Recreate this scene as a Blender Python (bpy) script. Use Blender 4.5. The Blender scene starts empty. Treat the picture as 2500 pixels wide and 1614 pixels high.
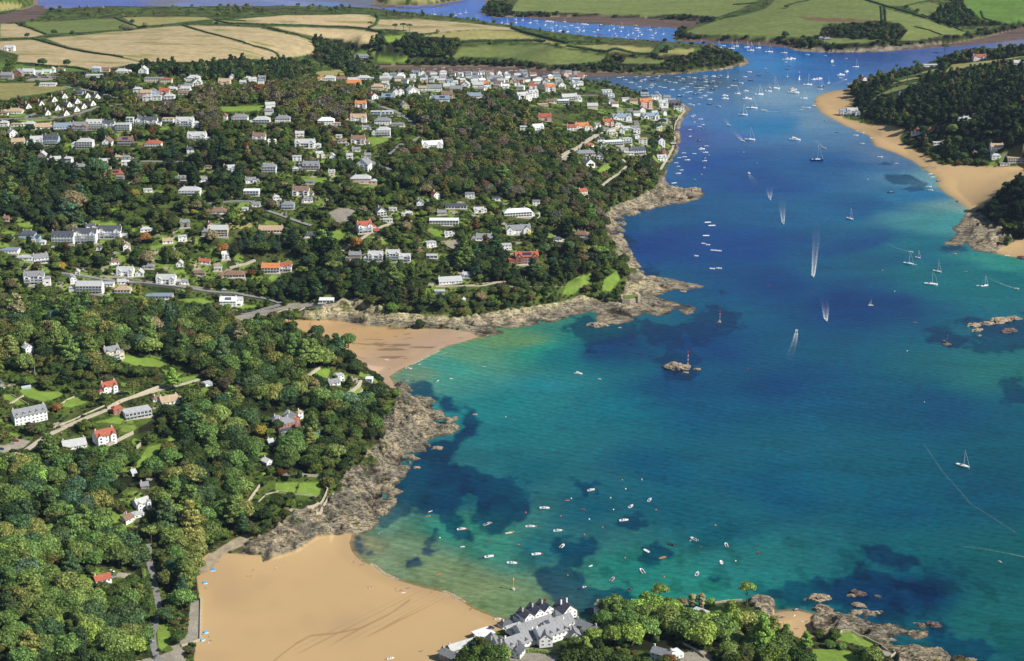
import bpy, bmesh, math, random
import numpy as np
from mathutils import Vector, Matrix, noise
R = math.radians
random.seed(7)
rng = np.random.default_rng(11)
SC = bpy.context.scene
COL = SC.collection

# ------------------------------------------------------------------ survey: the photograph's lens, used to place things on the ground
H = 600.0
F = 4245.0
PITCH = R(19.3)
CP, SP = math.cos(PITCH), math.sin(PITCH)

def sight(x, y):
    dx = (np.asarray(x, float) - 1250) / F
    dy = -(np.asarray(y, float) - 807) / F
    return dx, CP + dy * SP, -SP + dy * CP          # X, Y, Z components of the line of sight

def at_z(x, y, z=0.0):
    a, b, c = sight(x, y)
    t = (z - H) / c
    return a * t, b * t

def to_px(X, Y, Z):
    dz = Z - H
    depth = Y * CP - dz * SP
    up = Y * SP + dz * CP
    return 1250 + F * X / depth, 807 - F * up / depth

# ------------------------------------------------------------------ value noise in numpy
_perm = rng.permutation(4096)
_val = rng.random(4096).astype(np.float32)
def _h(ix, iy):
    return _val[_perm[(ix + _perm[iy & 4095]) & 4095]]
def vnoise(x, y):
    ix = np.floor(x).astype(np.int64); iy = np.floor(y).astype(np.int64)
    fx = x - ix; fy = y - iy
    fx = fx * fx * (3 - 2 * fx); fy = fy * fy * (3 - 2 * fy)
    a = _h(ix, iy); b = _h(ix + 1, iy); c = _h(ix, iy + 1); d = _h(ix + 1, iy + 1)
    return (a + (b - a) * fx) * (1 - fy) + (c + (d - c) * fx) * fy
def fbm(x, y, n=4):
    s = 0; a = 0.5
    for i in range(n):
        s = s + a * vnoise(x, y); x = x * 2.03 + 17.3; y = y * 2.03 + 5.1; a *= 0.5
    return s / (1 - 0.5 ** n)
def ridged(x, y, n=4):
    s = 0; a = 0.5
    for i in range(n):
        s = s + a * (1 - np.abs(2 * vnoise(x, y) - 1)); x = x * 2.1 + 7.3; y = y * 2.1 + 3.1; a *= 0.5
    return s / (1 - 0.5 ** n)

def sm(a, b, x):
    t = np.clip((x - a) / (b - a), 0, 1)
    return t * t * (3 - 2 * t)

def inside(px, py, poly):
    c = np.zeros(px.shape, bool)
    n = len(poly)
    for i in range(n):
        x1, y1 = poly[i]; x2, y2 = poly[(i + 1) % n]
        if y1 == y2: continue
        hit = (y1 > py) != (y2 > py)
        xi = (x2 - x1) * (py - y1) / (y2 - y1) + x1
        c ^= hit & (px < xi)
    return c
def seg_dist(px, py, pts, closed=True):
    d = np.full(px.shape, 1e9)
    n = len(pts)
    for i in range(n if closed else n - 1):
        x1, y1 = pts[i]; x2, y2 = pts[(i + 1) % n]
        ex, ey = x2 - x1, y2 - y1
        L = ex * ex + ey * ey + 1e-9
        t = np.clip(((px - x1) * ex + (py - y1) * ey) / L, 0, 1)
        q = (px - x1 - t * ex) ** 2 + (py - y1 - t * ey) ** 2
        np.minimum(d, q, out=d)
    return np.sqrt(d)
def sdf(px, py, poly, m=12):
    """signed distance (positive inside) to a polygon, only near its box"""
    xs = [p[0] for p in poly]; ys = [p[1] for p in poly]
    out = np.full(px.shape, -1e3)
    k = (px > min(xs) - m) & (px < max(xs) + m) & (py > min(ys) - m) & (py < max(ys) + m)
    if k.any():
        d = seg_dist(px[k], py[k], poly)
        out[k] = np.where(inside(px[k], py[k], poly), d, -d)
    return out

# ------------------------------------------------------------------ shorelines (photo pixels on the water plane)
MAIN = [(3300,2600),(2900,2000),(2480,1690),(2345,1632),(2317,1614),(2312,1599),(2277,1581),(2237,1574),(2174,1576),(2144,1566),(2180,1563),(2224,1565),(2250,1552),(2260,1545),
 (2252,1526),(2239,1520),(2205,1522),(2174,1516),(2150,1512),(2136,1508),(2138,1500),(2114,1496),(2080,1503),(2063,1500),(2026,1494),(2008,1499),(1983,1500),(1950,1491),(1920,1492),(1890,1497),
 (1884,1480),(1887,1467),(1880,1461),(1861,1458),(1840,1461),(1823,1466),(1777,1468),(1743,1474),(1722,1480),(1660,1486),(1576,1488),(1500,1496),(1455,1508),(1423,1516),(1340,1530),(1290,1528),
 (1253,1521),(1201,1505),(1151,1484),(1113,1459),(1083,1446),(1055,1440),(1027,1433),(965,1415),(934,1401),(912,1382),(884,1371),(866,1355),(858,1343),(853,1325),(860,1305),(877,1303),(904,1290),(934,1262),
 (937,1256),(957,1231),(957,1210),(973,1200),(950,1192),(975,1170),(985,1155),(1000,1134),(1023,1122),(1008,1112),(1026,1104),(1044,1089),(1036,1075),(1054,1063),(1090,1062),(1120,1050),(1113,1035),(1115,1018),(1084,1022),(1077,990),(1049,972),(1008,969),
 (998,951),(975,938),(966,934),(964,945),(958,930),(950,919),(973,904),(1008,887),(1049,866),(1087,846),(1133,834),(1171,822),(1180,825),(1205,818),(1235,814),(1206,802),(1264,800),(1300,793),(1362,785),
 (1397,770),(1440,762),(1462,766),(1452,778),(1458,787),(1480,792),(1510,791),(1541,785),(1560,770),(1572,764),(1607,772),(1637,768),(1640,757),(1650,752),(1672,770),(1692,764),(1700,752),(1681,744),(1660,742),(1637,733),(1610,727),
 (1625,715),(1646,707),(1675,708),(1703,705),(1720,700),(1703,694),(1675,690),(1655,685),(1630,678),(1611,670),(1590,675),(1577,670),(1558,647),(1536,610),(1517,575),(1530,556),(1522,534),(1545,524),(1590,508),(1621,504),(1640,500),
 (1672,496),(1703,488),(1722,474),(1713,463),(1684,458),(1668,459),(1634,456),(1618,442),(1621,429),(1624,416),(1633,399),(1651,374),(1661,355),(1657,326),(1660,301),(1672,284),(1689,267),(1672,254),(1647,244),(1620,238),(1598,234),
 (1559,225),(1486,204),(1433,200),(1386,197),(1330,193),(1250,189),(1180,187),(1100,184),(1020,180),(960,176),(930,170),(925,163),(960,162),(1020,163),(1100,163),(1180,164),(1250,166),(1342,174),(1420,178),(1500,180),(1590,184),(1695,179),(1760,171),
 (1787,166),(1826,157),(1831,154),(1828,148),(1815,140),(1790,132),(1735,124),(1622,122),(1530,118),(1460,114),(1380,106),(1276,88),(1149,66),(1018,52),(913,42),(625,48),(450,54),(260,54),(160,62),(0,70),(-300,85),(-1400,120),(-3000,2600)]
FARR = [(1172,34),(1210,44),(1240,42),(1300,44),(1375,42),(1420,44),(1550,46),(1640,50),(1700,56),(1690,66),(1655,70),(1645,85),(1642,96),(1656,101),(1700,102),(1748,103),(1810,107),(1873,110),(1928,115),(1930,121),(1960,125),
 (2022,129),(2058,128),(2137,126),(2200,122),(2268,118),(2320,110),(2373,100),(2430,88),(2500,72),(2900,30),(4200,-60),(4200,-300),(900,-300),(1190,-20),(1184,10)]
RIGHT = [(4500,90),(2900,105),(2500,118),(2400,128),(2330,134),(2294,146),(2210,170),(2168,185),(2124,192),(2079,200),(2071,219),(2045,221),(2014,228),(1993,238),(1990,254),(2006,275),(2043,296),(2068,309),(2124,332),(2139,357),(2185,373),(2230,393),(2256,413),
 (2291,434),(2291,454),(2310,472),(2332,485),(2350,500),(2367,512),(2362,520),(2347,535),(2342,548),(2330,552),(2322,556),(2328,562),(2336,566),(2330,578),(2318,586),(2303,591),(2306,597),(2335,600),(2352,598),(2358,590),(2366,600),(2380,612),(2408,618),(2430,618),(2459,625),(2480,628),(2500,634),(2600,660),(3000,900),(4500,1500)]
TOPL = [(-900,-120),(100,-30),(93,0),(92,12),(70,20),(40,30),(0,39),(-500,60),(-900,60)]
SPIT = [(915,9),(940,13),(1000,15),(1060,12),(1110,4),(1160,-4),(1200,-60),(850,-60)]
LANDS = [[at_z(x, y) for x, y in P] for P in (MAIN, FARR, RIGHT, TOPL, SPIT)]
LANDS = [[(float(a), float(b)) for a, b in P] for P in LANDS]
MUDS = [  # drying mud, pixels
 [(925,163),(1020,161),(1250,164),(1342,172),(1500,178),(1600,182),(1640,180),(1590,187),(1486,187),(1400,187),(1340,188),(1250,190),(1100,186),(960,178)],
 [(1250,41),(1400,40),(1550,43),(1710,52),(1700,66),(1643,70),(1560,66),(1486,62),(1381,56),(1315,48)],
 [(1640,96),(1660,98),(1760,99),(1873,104),(1935,112),(1925,119),(1860,112),(1748,105),(1656,103)],
 [(2180,122),(2320,107),(2420,88),(2520,60),(2540,92),(2440,104),(2373,110),(2320,115),(2250,120)],
 [(-20,57),(0,41),(60,24),(93,12),(110,18),(105,30),(60,42),(0,50)],
 [(-20,40),(70,24),(110,12),(112,30),(90,44),(60,52),(0,57),(-20,60)],
 [(895,12),(921,10),(1000,18),(1060,15),(1130,3),(1130,6),(1060,20),(1000,22),(930,20)],
]
def land_sdf(X, Y):
    """metres to the shore, positive on land"""
    d = np.full(X.shape, 1e9); land = np.zeros(X.shape, bool)
    for P in LANDS:
        land |= inside(X, Y, P)
        # shoreline distance, ignoring far off-frame edges is harmless
        np.minimum(d, seg_dist(X, Y, P), out=d)
    return np.where(land, d, -d)

# ------------------------------------------------------------------ heights: surveyed spot heights, (pixel x, pixel y, metres)
SPOT = [(480,1380,4),(480,1460,3),(500,1540,2.5),(560,1400,2),(600,1500,1.6),(700,1400,1.2),(760,1345,1.5),(830,1330,1),(900,1430,1),(900,1550,1.6),(1000,1500,1.2),(1100,1500,1),(1000,1600,2.4),(1120,1560,2),(1200,1530,2),(700,1600,2),(560,1610,2.4),
 (430,1480,6),(380,1500,6),(375,1590,6),(420,1600,5),(300,1600,8),(340,1400,10),(100,1614,14),(0,1614,22),(0,1450,34),(120,1450,26),(200,1500,16),(250,1410,18),(100,1300,34),(0,1250,46),(300,1300,20),(340,1240,26),(420,1330,10),(450,1250,18),(550,1250,14),(560,1290,9),
 (520,1340,7),(480,1350,8),(640,1240,12),(690,1262,10),(750,1200,12),(800,1220,8),(690,1150,18),(600,1120,24),(640,1080,28),(690,1030,30),(760,1030,27),(830,1120,15),(870,1060,17),(900,1000,18),(930,960,16),(860,940,26),(830,930,30),(760,960,33),
 (470,1110,34),(380,1050,42),(350,1150,34),(250,1060,45),(180,1100,42),(60,1100,46),(60,1020,54),(130,1000,55),(300,990,52),(400,960,48),(270,930,52),(90,950,58),(0,920,62),(200,880,58),(300,870,54),(370,890,47),(450,920,44),(560,920,42),(650,900,41),(750,900,38),
 (0,800,66),(150,790,62),(300,790,56),(420,795,51),(520,810,47),(620,830,43),(720,845,40),(800,870,36),(860,890,32),(930,925,22),(950,950,12),
 (700,752,12),(730,764,6),(790,748,15),(800,776,3.5),(840,733,19),(850,774,3.5),(870,724,21),(880,780,3.5),(905,733,20),(915,782,3.5),(945,738,19),(950,786,3.5),(985,735,19),(990,788,3.5),(1030,735,19),(1040,790,3.5),(1080,740,19),(1090,786,3.5),(1130,742,18),(1140,784,3.5),(1240,728,18),(1245,770,4),(1300,712,20),(1310,762,4),(1350,700,18),(1370,748,4),(1420,680,22),(1440,730,5),(1475,660,20),(880,880,2),(950,900,1.2),(1000,860,1.5),(900,830,1.6),(850,800,1.8),(800,785,2.5),(900,790,2.6),(1000,800,2.6),(1060,820,1.5),(1100,808,2.5),(1140,812,2),
 (620,765,7),(700,757,8),(760,745,10),(830,732,13),(870,725,16),(760,720,13),(600,740,10),(540,725,14),(400,722,18),(300,725,20),(150,720,26),(0,720,32),
 (920,738,17),(960,725,20),(1000,720,22),(1080,730,18),(1110,725,20),(1170,725,19),(1230,715,20),(1300,700,17),(1350,690,15),(1180,765,6),(1250,765,5),(1300,755,5),(1380,735,5),
 (560,690,24),(440,690,26),(300,690,28),(200,690,34),(80,680,42),(670,640,32),(500,670,28),(800,690,26),(900,660,32),(1000,660,32),(1100,690,26),(1200,660,30),(1290,625,36),(1380,650,26),(1440,640,22),(1480,640,12),(1430,690,10),(1500,700,8),(1520,720,5),
 (330,650,38),(400,670,32),(120,610,54),(0,640,56),(200,600,52),(250,570,60),(400,600,52),(550,560,62),(660,560,56),(800,600,46),(950,620,42),(890,540,62),(1050,600,42),(1100,545,52),(1270,560,46),(1270,510,54),(1400,580,34),(1440,560,32),(1475,560,22),(1495,600,9),(1500,560,6),(1490,520,8),
 (0,560,72),(0,470,84),(180,480,84),(300,510,76),(480,470,80),(620,470,78),(760,480,74),(940,520,62),(850,440,82),(1030,470,70),(1120,500,64),(1250,450,66),(1350,450,54),(1430,470,44),(1460,500,30),(1470,470,34),(1520,460,22),(1560,440,16),(1580,420,14),(1610,420,5),
 (0,380,96),(150,410,94),(280,440,90),(400,390,96),(650,400,92),(760,410,90),(900,400,86),(1000,380,84),(1120,380,76),(1250,350,68),(1350,370,56),(1450,400,42),(1500,400,30),(1560,380,22),(1600,370,12),(1620,350,10),(1560,320,20),(1630,310,5),(1500,350,30),(1450,320,40),(1620,270,7),(1560,270,16),(1590,250,7),
 (0,300,108),(150,340,104),(300,300,108),(450,310,106),(600,300,104),(740,350,98),(850,300,98),(950,290,92),(1050,280,84),(1150,270,76),(1280,260,58),(1400,280,44),(1500,250,24),(1480,225,18),(1400,240,36),
 (0,250,112),(150,250,110),(300,240,110),(500,240,110),(700,240,108),(850,240,98),(950,235,84),(1050,225,70),(1150,225,62),(1250,225,48),(1340,225,36),(1430,215,18),(1550,235,5),
 (0,200,112),(150,200,110),(300,200,106),(400,215,106),(500,210,104),(650,210,92),(760,205,76),(900,200,56),(1000,200,46),(1100,200,34),(1200,198,28),(1300,202,18),(1000,186,12),(1100,190,12),(1200,192,10),(1300,196,7),(900,185,22),(800,190,40),
 (0,165,98),(120,170,96),(220,165,92),(330,170,86),(450,175,84),(550,170,76),(650,180,56),(720,165,32),(800,160,22),(870,165,8),(880,150,6),
 (0,130,82),(150,130,80),(300,130,78),(450,140,76),(600,130,66),(700,140,42),(600,100,66),(400,90,66),(200,90,62),(0,95,64),(700,80,56),(600,50,50),(760,40,46),(850,60,42),(900,50,40),(400,45,50),(100,60,50),(250,50,48),
 (760,110,50),(880,90,44),(950,55,36),(1100,72,40),(1000,65,36),(1170,90,34),(1080,110,26),(950,110,32),(860,130,16),(1000,145,8),(1000,155,3),(1150,155,3),(1200,125,16),(1250,100,28),(1250,150,5),(1350,115,28),(1300,140,13),(1400,145,12),(1400,165,4),
 (1500,118,28),(1480,140,14),(1600,118,26),(1560,140,14),(1600,165,6),(1700,120,22),(1680,150,10),(1740,160,5),(1780,140,10),(1800,150,5),
 (1300,30,5),(1250,20,8),(1400,0,9),(1600,20,8),(1700,20,12),(1200,10,6),(1750,70,12),(1850,50,24),(1900,10,34),(1750,30,12),(1700,85,8),(1650,90,4),(1900,95,12),(2000,100,12),(2000,60,26),(2100,20,38),(2150,60,28),(2150,100,14),(2060,115,5),(2200,110,6),(2250,60,26),
 (2300,20,32),(2300,75,14),(2400,40,22),(2480,20,28),(2480,58,12),(2400,70,8),(2000,-30,48),(2400,-30,40),(1300,-40,12),
 (2090,225,6),(2110,260,6),(2150,200,14),(2250,185,18),(2200,240,24),(2170,290,10),(2280,160,10),(2350,160,24),(2300,220,40),(2400,140,22),(2490,125,16),(2480,160,40),(2450,220,62),(2350,280,46),(2450,300,48),(2500,350,36),(2250,300,26),(2200,325,8),(2260,340,8),(2300,380,8),
 (2400,350,18),(2350,390,6),(2430,385,14),(2460,405,8),(2400,412,4),(2500,400,10),(2300,420,1.5),(2350,460,1.8),(2420,430,2.6),(2380,500,1.6),(2500,412,5),(2420,480,10),(2450,470,24),(2480,450,34),(2520,440,44),(2460,520,18),(2440,540,6),(2480,560,10),(2400,550,4),(2400,590,2),(2460,590,3),(2500,600,1.5),(2500,620,1.5),(2380,560,3),
 (1300,1560,5),(1400,1560,7),(1200,1600,5),(1450,1540,8),(1500,1600,12),(1550,1540,10),(1600,1510,7),(1700,1500,6),(1650,1550,12),(1750,1560,12),(1800,1500,6),(1830,1480,5),(1850,1560,8),(1900,1590,7),(1870,1530,4),(1900,1540,2),(1940,1520,1.4),(1980,1550,2),(2030,1520,3.5),(2040,1560,6),(2150,1590,6),(2060,1600,7),(2160,1545,4),(2230,1540,3),(2230,1600,4),(2000,1614,8),
 (-600,1600,50),(-600,1000,90),(-600,600,110),(-500,300,120),(-500,120,70),(3000,300,70),(3000,160,30),(3000,600,20),(1800,2000,30),(300,2100,30),(900,1900,4),(2600,2300,25)]
_sp = np.array(SPOT, float)
_sx, _sy = at_z(_sp[:, 0], _sp[:, 1], _sp[:, 2])
_D = np.sqrt((_sx[:, None] - _sx) ** 2 + (_sy[:, None] - _sy) ** 2)
_A = -_D - np.eye(len(_sx)) * 1.5
_n = len(_sx)
_M = np.zeros((_n + 1, _n + 1)); _M[:_n, :_n] = _A; _M[:_n, _n] = 1; _M[_n, :_n] = 1
_w = np.linalg.solve(_M, np.append(_sp[:, 2], 0))
def spot_height(X, Y):
    s = np.full(X.shape, _w[_n], np.float32)
    for i in range(_n):
        s -= np.float32(_w[i]) * np.sqrt((X - np.float32(_sx[i])) ** 2 + (Y - np.float32(_sy[i])) ** 2)
    return s

# rocky shore areas (pixels)
ROCK = [
 [(967,936),(965,982),(952,1012),(924,1017),(937,1068),(906,1094),(876,1134),(846,1155),(825,1180),(815,1205),(800,1231),(760,1240),(700,1262),(678,1284),(634,1312),(600,1325),(575,1350),(600,1356),(640,1352),(640,1372),(722,1348),(775,1312),(853,1304),(880,1312),(920,1300),(970,1240),(1000,1190),(1010,1150),(1060,1110),(1080,1075),(1140,1060),(1140,1000),(1080,960),(1020,940)],
 [(720,768),(780,752),(870,728),(915,742),(960,768),(1010,766),(1060,772),(1110,777),(1170,768),(1235,758),(1290,752),(1335,745),(1380,736),(1415,722),(1450,728),(1468,738),(1500,742),(1518,720),(1524,690),(1532,668),(1522,645),(1506,622),(1492,600),(1480,560),(1474,530),(1490,506),(1550,486),(1600,458),(1606,430),(1640,430),(1760,470),(1700,510),(1560,540),(1560,600),(1600,660),(1760,690),(1760,780),(1500,810),(1350,800),(1250,825),(1171,825),(1150,812),(1100,802),(1000,800),(900,798),(830,783),(770,780)],
 [(2300,548),(2345,525),(2370,512),(2395,520),(2420,545),(2450,560),(2470,575),(2475,590),(2455,600),(2440,612),(2430,625),(2380,625),(2290,605)],
 [(2130,412),(2200,405),(2290,408),(2290,414),(2200,414)],
 [(1826,1470),(1840,1455),(1890,1455),(1895,1480),(1888,1500),(1885,1525),(1870,1525),(1850,1500),(1835,1480)],
 [(1974,1530),(1985,1500),(2005,1492),(2140,1490),(2150,1505),(2270,1520),(2270,1560),(2180,1575),(2330,1590),(2350,1640),(2190,1640),(2190,1600),(2180,1590),(2130,1565),(2090,1541),(2050,1545),(2020,1560),(1990,1560)],
 [(1600,188),(1640,178),(1740,170),(1790,160),(1815,152),(1840,150),(1840,160),(1790,172),(1700,184)],
 [(1925,116),(1990,119),(2060,122),(2200,113),(2300,104),(2300,114),(2150,128),(2050,131),(1940,126)],
 [(1633,399),(1618,430),(1626,432),(1640,400),(1664,360),(1664,300),(1700,268),(1688,262),(1656,285),(1648,300),(1645,330),(1650,350)],
]
SAND = [
 [(600,1356),(575,1352),(510,1352),(478,1378),(482,1420),(487,1460),(485,1520),(478,1580),(470,1640),(1060,1640),(1130,1575),(1190,1545),(1260,1530),(1300,1520),(1180,1480),(1050,1420),(930,1380),(870,1300),(853,1302),(775,1312),(722,1346),(640,1372),(636,1356)],
 [(690,778),(760,782),(830,783),(900,798),(1000,802),(1100,804),(1150,812),(1175,826),(1100,850),(1000,900),(965,950),(940,935),(880,880),(800,830),(720,800)],
 [(1885,1496),(1900,1490),(1960,1485),(1990,1500),(1976,1520),(1984,1550),(1995,1566),(1960,1560),(1900,1535),(1888,1520)],
 [(2080,212),(2040,215),(1985,235),(1980,256),(2000,280),(2060,310),(2110,330),(2130,360),(2190,380),(2260,420),(2280,460),(2330,490),(2370,520),(2400,505),(2415,490),(2440,465),(2470,440),(2500,428),(2600,420),(2600,408),(2500,405),(2430,408),(2350,405),(2290,402),(2270,385),(2230,365),(2200,350),(2195,335),(2210,318),(2180,308),(2120,306),(2090,296),(2060,290),(2055,282),(2080,262),(2085,240),(2070,228)],
 [(2430,620),(2440,608),(2460,600),(2480,588),(2510,580),(2620,580),(2620,680),(2500,640)],
]
def masks_px(px, py, polys, m=14):
    d = np.full(px.shape, -1e3)
    for P in polys: np.maximum(d, sdf(px, py, P, m), out=d)
    return d

def ground(X, Y, rough=True):
    X = np.asarray(X, float); Y = np.asarray(Y, float)
    h0 = np.maximum(spot_height(X.astype(np.float32), Y.astype(np.float32)), 0.6)
    d = land_sdf(X, Y)
    far = sm(3200, 5000, np.hypot(X, Y))
    shelf = np.where(d < 14, 0.10 * d, 1.4 + (d - 14) * 0.95)
    z = np.where(d > 0, np.minimum(h0, shelf + 0.05), np.maximum(-0.25 * (-d), -4.0) - 0.15)
    px, py = to_px(X, Y, np.maximum(z, 0))
    mud = masks_px(px, py, MUDS)
    z = np.where(mud > 0, np.maximum(z, 0.25), z)
    rk = sm(-2, 6, masks_px(px, py, ROCK)) * (d > -6)
    if rough:
        z = z + np.where(d > 20, (fbm(X / 60, Y / 60, 3) - .5) * 3.0 * sm(20, 80, d) * (h0 > 6), 0)
        q = X * 0.55 + Y * 0.83; p = X * 0.83 - Y * 0.55
        r1 = ridged(p / 26, q / 11, 5); r2 = fbm(p / 7 + 9, q / 3.5, 3)
        z = z + rk * sm(-8, 3, d) * ((r1 - 0.52) * (11 + 5 * sm(3, 9, z)) + (r2 - .5) * 4.0) * np.where(h0 > 6, 1.1, 1.0) * sm(0, 5, h0 + d * .1 + .5)
    return z, d, h0, rk, mud, px, py
# ------------------------------------------------------------------ ground grid: fine where the photo looks, coarse out to the horizon
def lin(r, g, b, k=1.0):
    f = lambda c: (c / 12.92 if c <= 0.04045 else ((c + 0.055) / 1.055) ** 2.4) * k
    return np.array([f(r / 255), f(g / 255), f(b / 255)])
ang = np.concatenate([np.linspace(-46, -17.6, 36)[:-1], np.linspace(-17.6, 17.6, 900), np.linspace(17.6, 46, 36)[1:]])
dep = np.concatenate([np.linspace(52, 31.4, 26)[:-1], np.linspace(31.4, 8.35, 800), [7.6, 6.6, 5.4, 4.2, 3.1, 2.2, 1.5, 1.1]])
TA = np.tan(np.radians(ang)); DD = H / np.tan(np.radians(dep))
NC, NR = len(TA), len(DD)
GX = DD[:, None] * TA[None, :]; GY = np.repeat(DD[:, None], NC, 1)
GZ, GD, GH, GRK, GMUD, GPX, GPY = (a.reshape(NR, NC) for a in ground(GX.ravel(), GY.ravel()))
# the view from above never sees far side of the earth: drop the far rows slowly to stay under the horizon
def height_at(X, Y):
    X = np.asarray(X, float); Y = np.asarray(Y, float)
    c = np.interp(X / Y, TA, np.arange(NC)); r = np.interp(Y, DD, np.arange(NR))
    c0 = np.clip(c.astype(int), 0, NC - 2); r0 = np.clip(r.astype(int), 0, NR - 2)
    fc, fr = c - c0, r - r0
    g = lambda A: (A[r0, c0] * (1 - fc) + A[r0, c0 + 1] * fc) * (1 - fr) + (A[r0 + 1, c0] * (1 - fc) + A[r0 + 1, c0 + 1] * fc) * fr
    return g(GZ)
def sample(A, X, Y):
    X = np.asarray(X, float); Y = np.asarray(Y, float)
    c = np.clip(np.rint(np.interp(X / Y, TA, np.arange(NC))).astype(int), 0, NC - 1)
    r = np.clip(np.rint(np.interp(Y, DD, np.arange(NR))).astype(int), 0, NR - 1)
    return A[r, c]
def on_ground(x, y, water=False):
    """photo pixel -> the point of the ground (or water) seen there"""
    a, b, c = (float(v) for v in sight(x, y))
    s = a / b
    D = np.linspace(700, 6500, 6000)
    ray = H + D * (c / b)
    if water: h = np.zeros_like(D)
    else: h = np.maximum(height_at(D * s, D), 0)
    k = np.argmax(ray <= h)
    if k == 0: k = 1
    f = (ray[k - 1] - h[k - 1]) / max((ray[k - 1] - h[k - 1]) - (ray[k] - h[k]), 1e-6)
    d = D[k - 1] + f * (D[k] - D[k - 1])
    return Vector((d * s, d, float(H + d * c / b)))
def mpp(p):
    """metres per photo pixel at p"""
    return (p.y * CP - (p.z - H) * SP) / F

# ------------------------------------------------------------------ land cover
STUB, GRN, STRAW, VIV, PALE = lin(198, 178, 136, .66), lin(118, 130, 72, .7), lin(164, 158, 98, .68), lin(108, 142, 62, .7), lin(206, 184, 140, .68)
FIELDS = [
 (STUB, [(0,59),(39,58),(115,86),(79,93),(0,96)]), (GRN, [(55,55),(278,46),(338,69),(285,75),(183,81),(120,85)]), (STRAW, [(299,43),(498,41),(524,48),(419,60),(367,64),(338,65)]),
 (STUB, [(-40,101),(79,97),(168,120),(296,141),(354,153),(288,164),(228,172),(183,162),(40,155),(45,134),(-40,110)]),
 (STUB, [(110,94),(285,77),(419,63),(445,63),(498,79),(545,90),(625,115),(672,128),(680,148),(576,143),(498,151),(393,154),(354,152),(296,139),(168,115)]),
 (STUB, [(458,62),(511,63),(600,66),(635,67),(651,71),(730,89),(761,100),(768,118),(764,131),(730,139),(688,143),(677,128),(625,113),(545,88),(500,76)]),
 (PALE, [(659,65),(782,67),(887,73),(925,80),(913,97),(895,107),(874,105),(835,97),(787,93),(766,90),(700,75)]),
 (PALE, [(516,51),(625,43),(698,37),(861,35),(903,37),(921,47),(916,60),(897,69),(835,64),(756,62),(625,59),(524,55)]),
 (STUB, [(926,47),(1018,46),(1149,56),(1250,68),(1290,78),(1175,72),(1123,75),(1070,80),(1018,83),(1005,79),(955,71),(903,71)]),
 (STRAW, [(1033,88),(1070,81),(1123,76),(1175,72),(1250,77),(1310,94),(1368,106),(1330,104),(1250,98),(1190,99),(1140,101),(1110,93),(1060,92)]),
 (GRN, [(1130,113),(1250,112),(1329,109),(1368,117),(1433,128),(1480,136),(1475,147),(1433,155),(1355,158),(1329,155),(1250,143),(1104,139)]),
 (STRAW, [(1355,106),(1386,109),(1486,109),(1601,118),(1588,132),(1512,128),(1420,119),(1386,115)]), (STRAW, [(1609,134),(1622,122),(1695,119),(1693,128),(1669,136),(1643,131)]),
 (GRN, [(1515,157),(1528,143),(1577,141),(1627,149),(1611,155),(1564,157)]),
 (GRN*1.1, [(1252,18),(1300,-40),(1880,-40),(1853,0),(1800,25),(1750,42),(1670,35),(1550,38),(1440,33),(1300,28),(1250,28)]),
 (GRN, [(1672,78),(1750,50),(1875,18),(1920,-30),(2110,-30),(2150,12),(2155,50),(2100,55),(2010,60),(2000,85),(1960,92),(1875,93),(1800,85),(1700,84)]),
 (GRN*1.1, [(2160,21),(2268,50),(2354,78),(2360,83),(2300,86),(2250,97),(2197,101),(2214,75),(2200,60),(2160,50)]), (GRN, [(2111,0),(2260,-30),(2268,0),(2230,18),(2165,14)]),
 (GRN*.95, [(2218,18),(2268,5),(2310,14),(2265,39),(2247,34)]), (VIV*.85, [(2360,-30),(2600,-10),(2600,45),(2464,56),(2399,48),(2367,29),(2354,5)]), (GRN, [(1998,100),(2030,92),(2158,97),(2110,105),(2045,106)]),
 (STRAW, [(2153,204),(2231,183),(2294,165),(2300,172),(2240,192),(2180,205)]), (STRAW, [(2304,178),(2325,157),(2412,149),(2500,136),(2540,142),(2400,160),(2346,170),(2315,184)]), (GRN*1.2, [(2119,244),(2189,210),(2255,194),(2231,210),(2163,230),(2126,246)]),
 (STRAW*.85, [(-30,201),(92,202),(80,210),(118,208),(189,218),(157,223),(79,236),(26,244),(-30,244)]), (VIV*.8, [(40,158),(125,166),(160,163),(215,174),(180,175),(80,173),(28,171)]), (VIV*.8, [(-20,152),(18,152),(5,173),(-20,174)]),
 (STRAW, [(769,175),(835,170),(842,183),(782,190)]), (STRAW, [(633,165),(698,168),(640,174)]), (STRAW, [(-30,8),(30,8),(58,12),(50,20),(20,27),(-30,30)]), (STRAW, [(975,-5),(1085,-5),(1060,6),(1000,9),(940,7)]),
 (lin(128,96,78,.6), [(1947,42),(2050,45),(2110,49),(2140,49),(2100,54),(2030,54),(1975,50)]),
]
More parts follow.
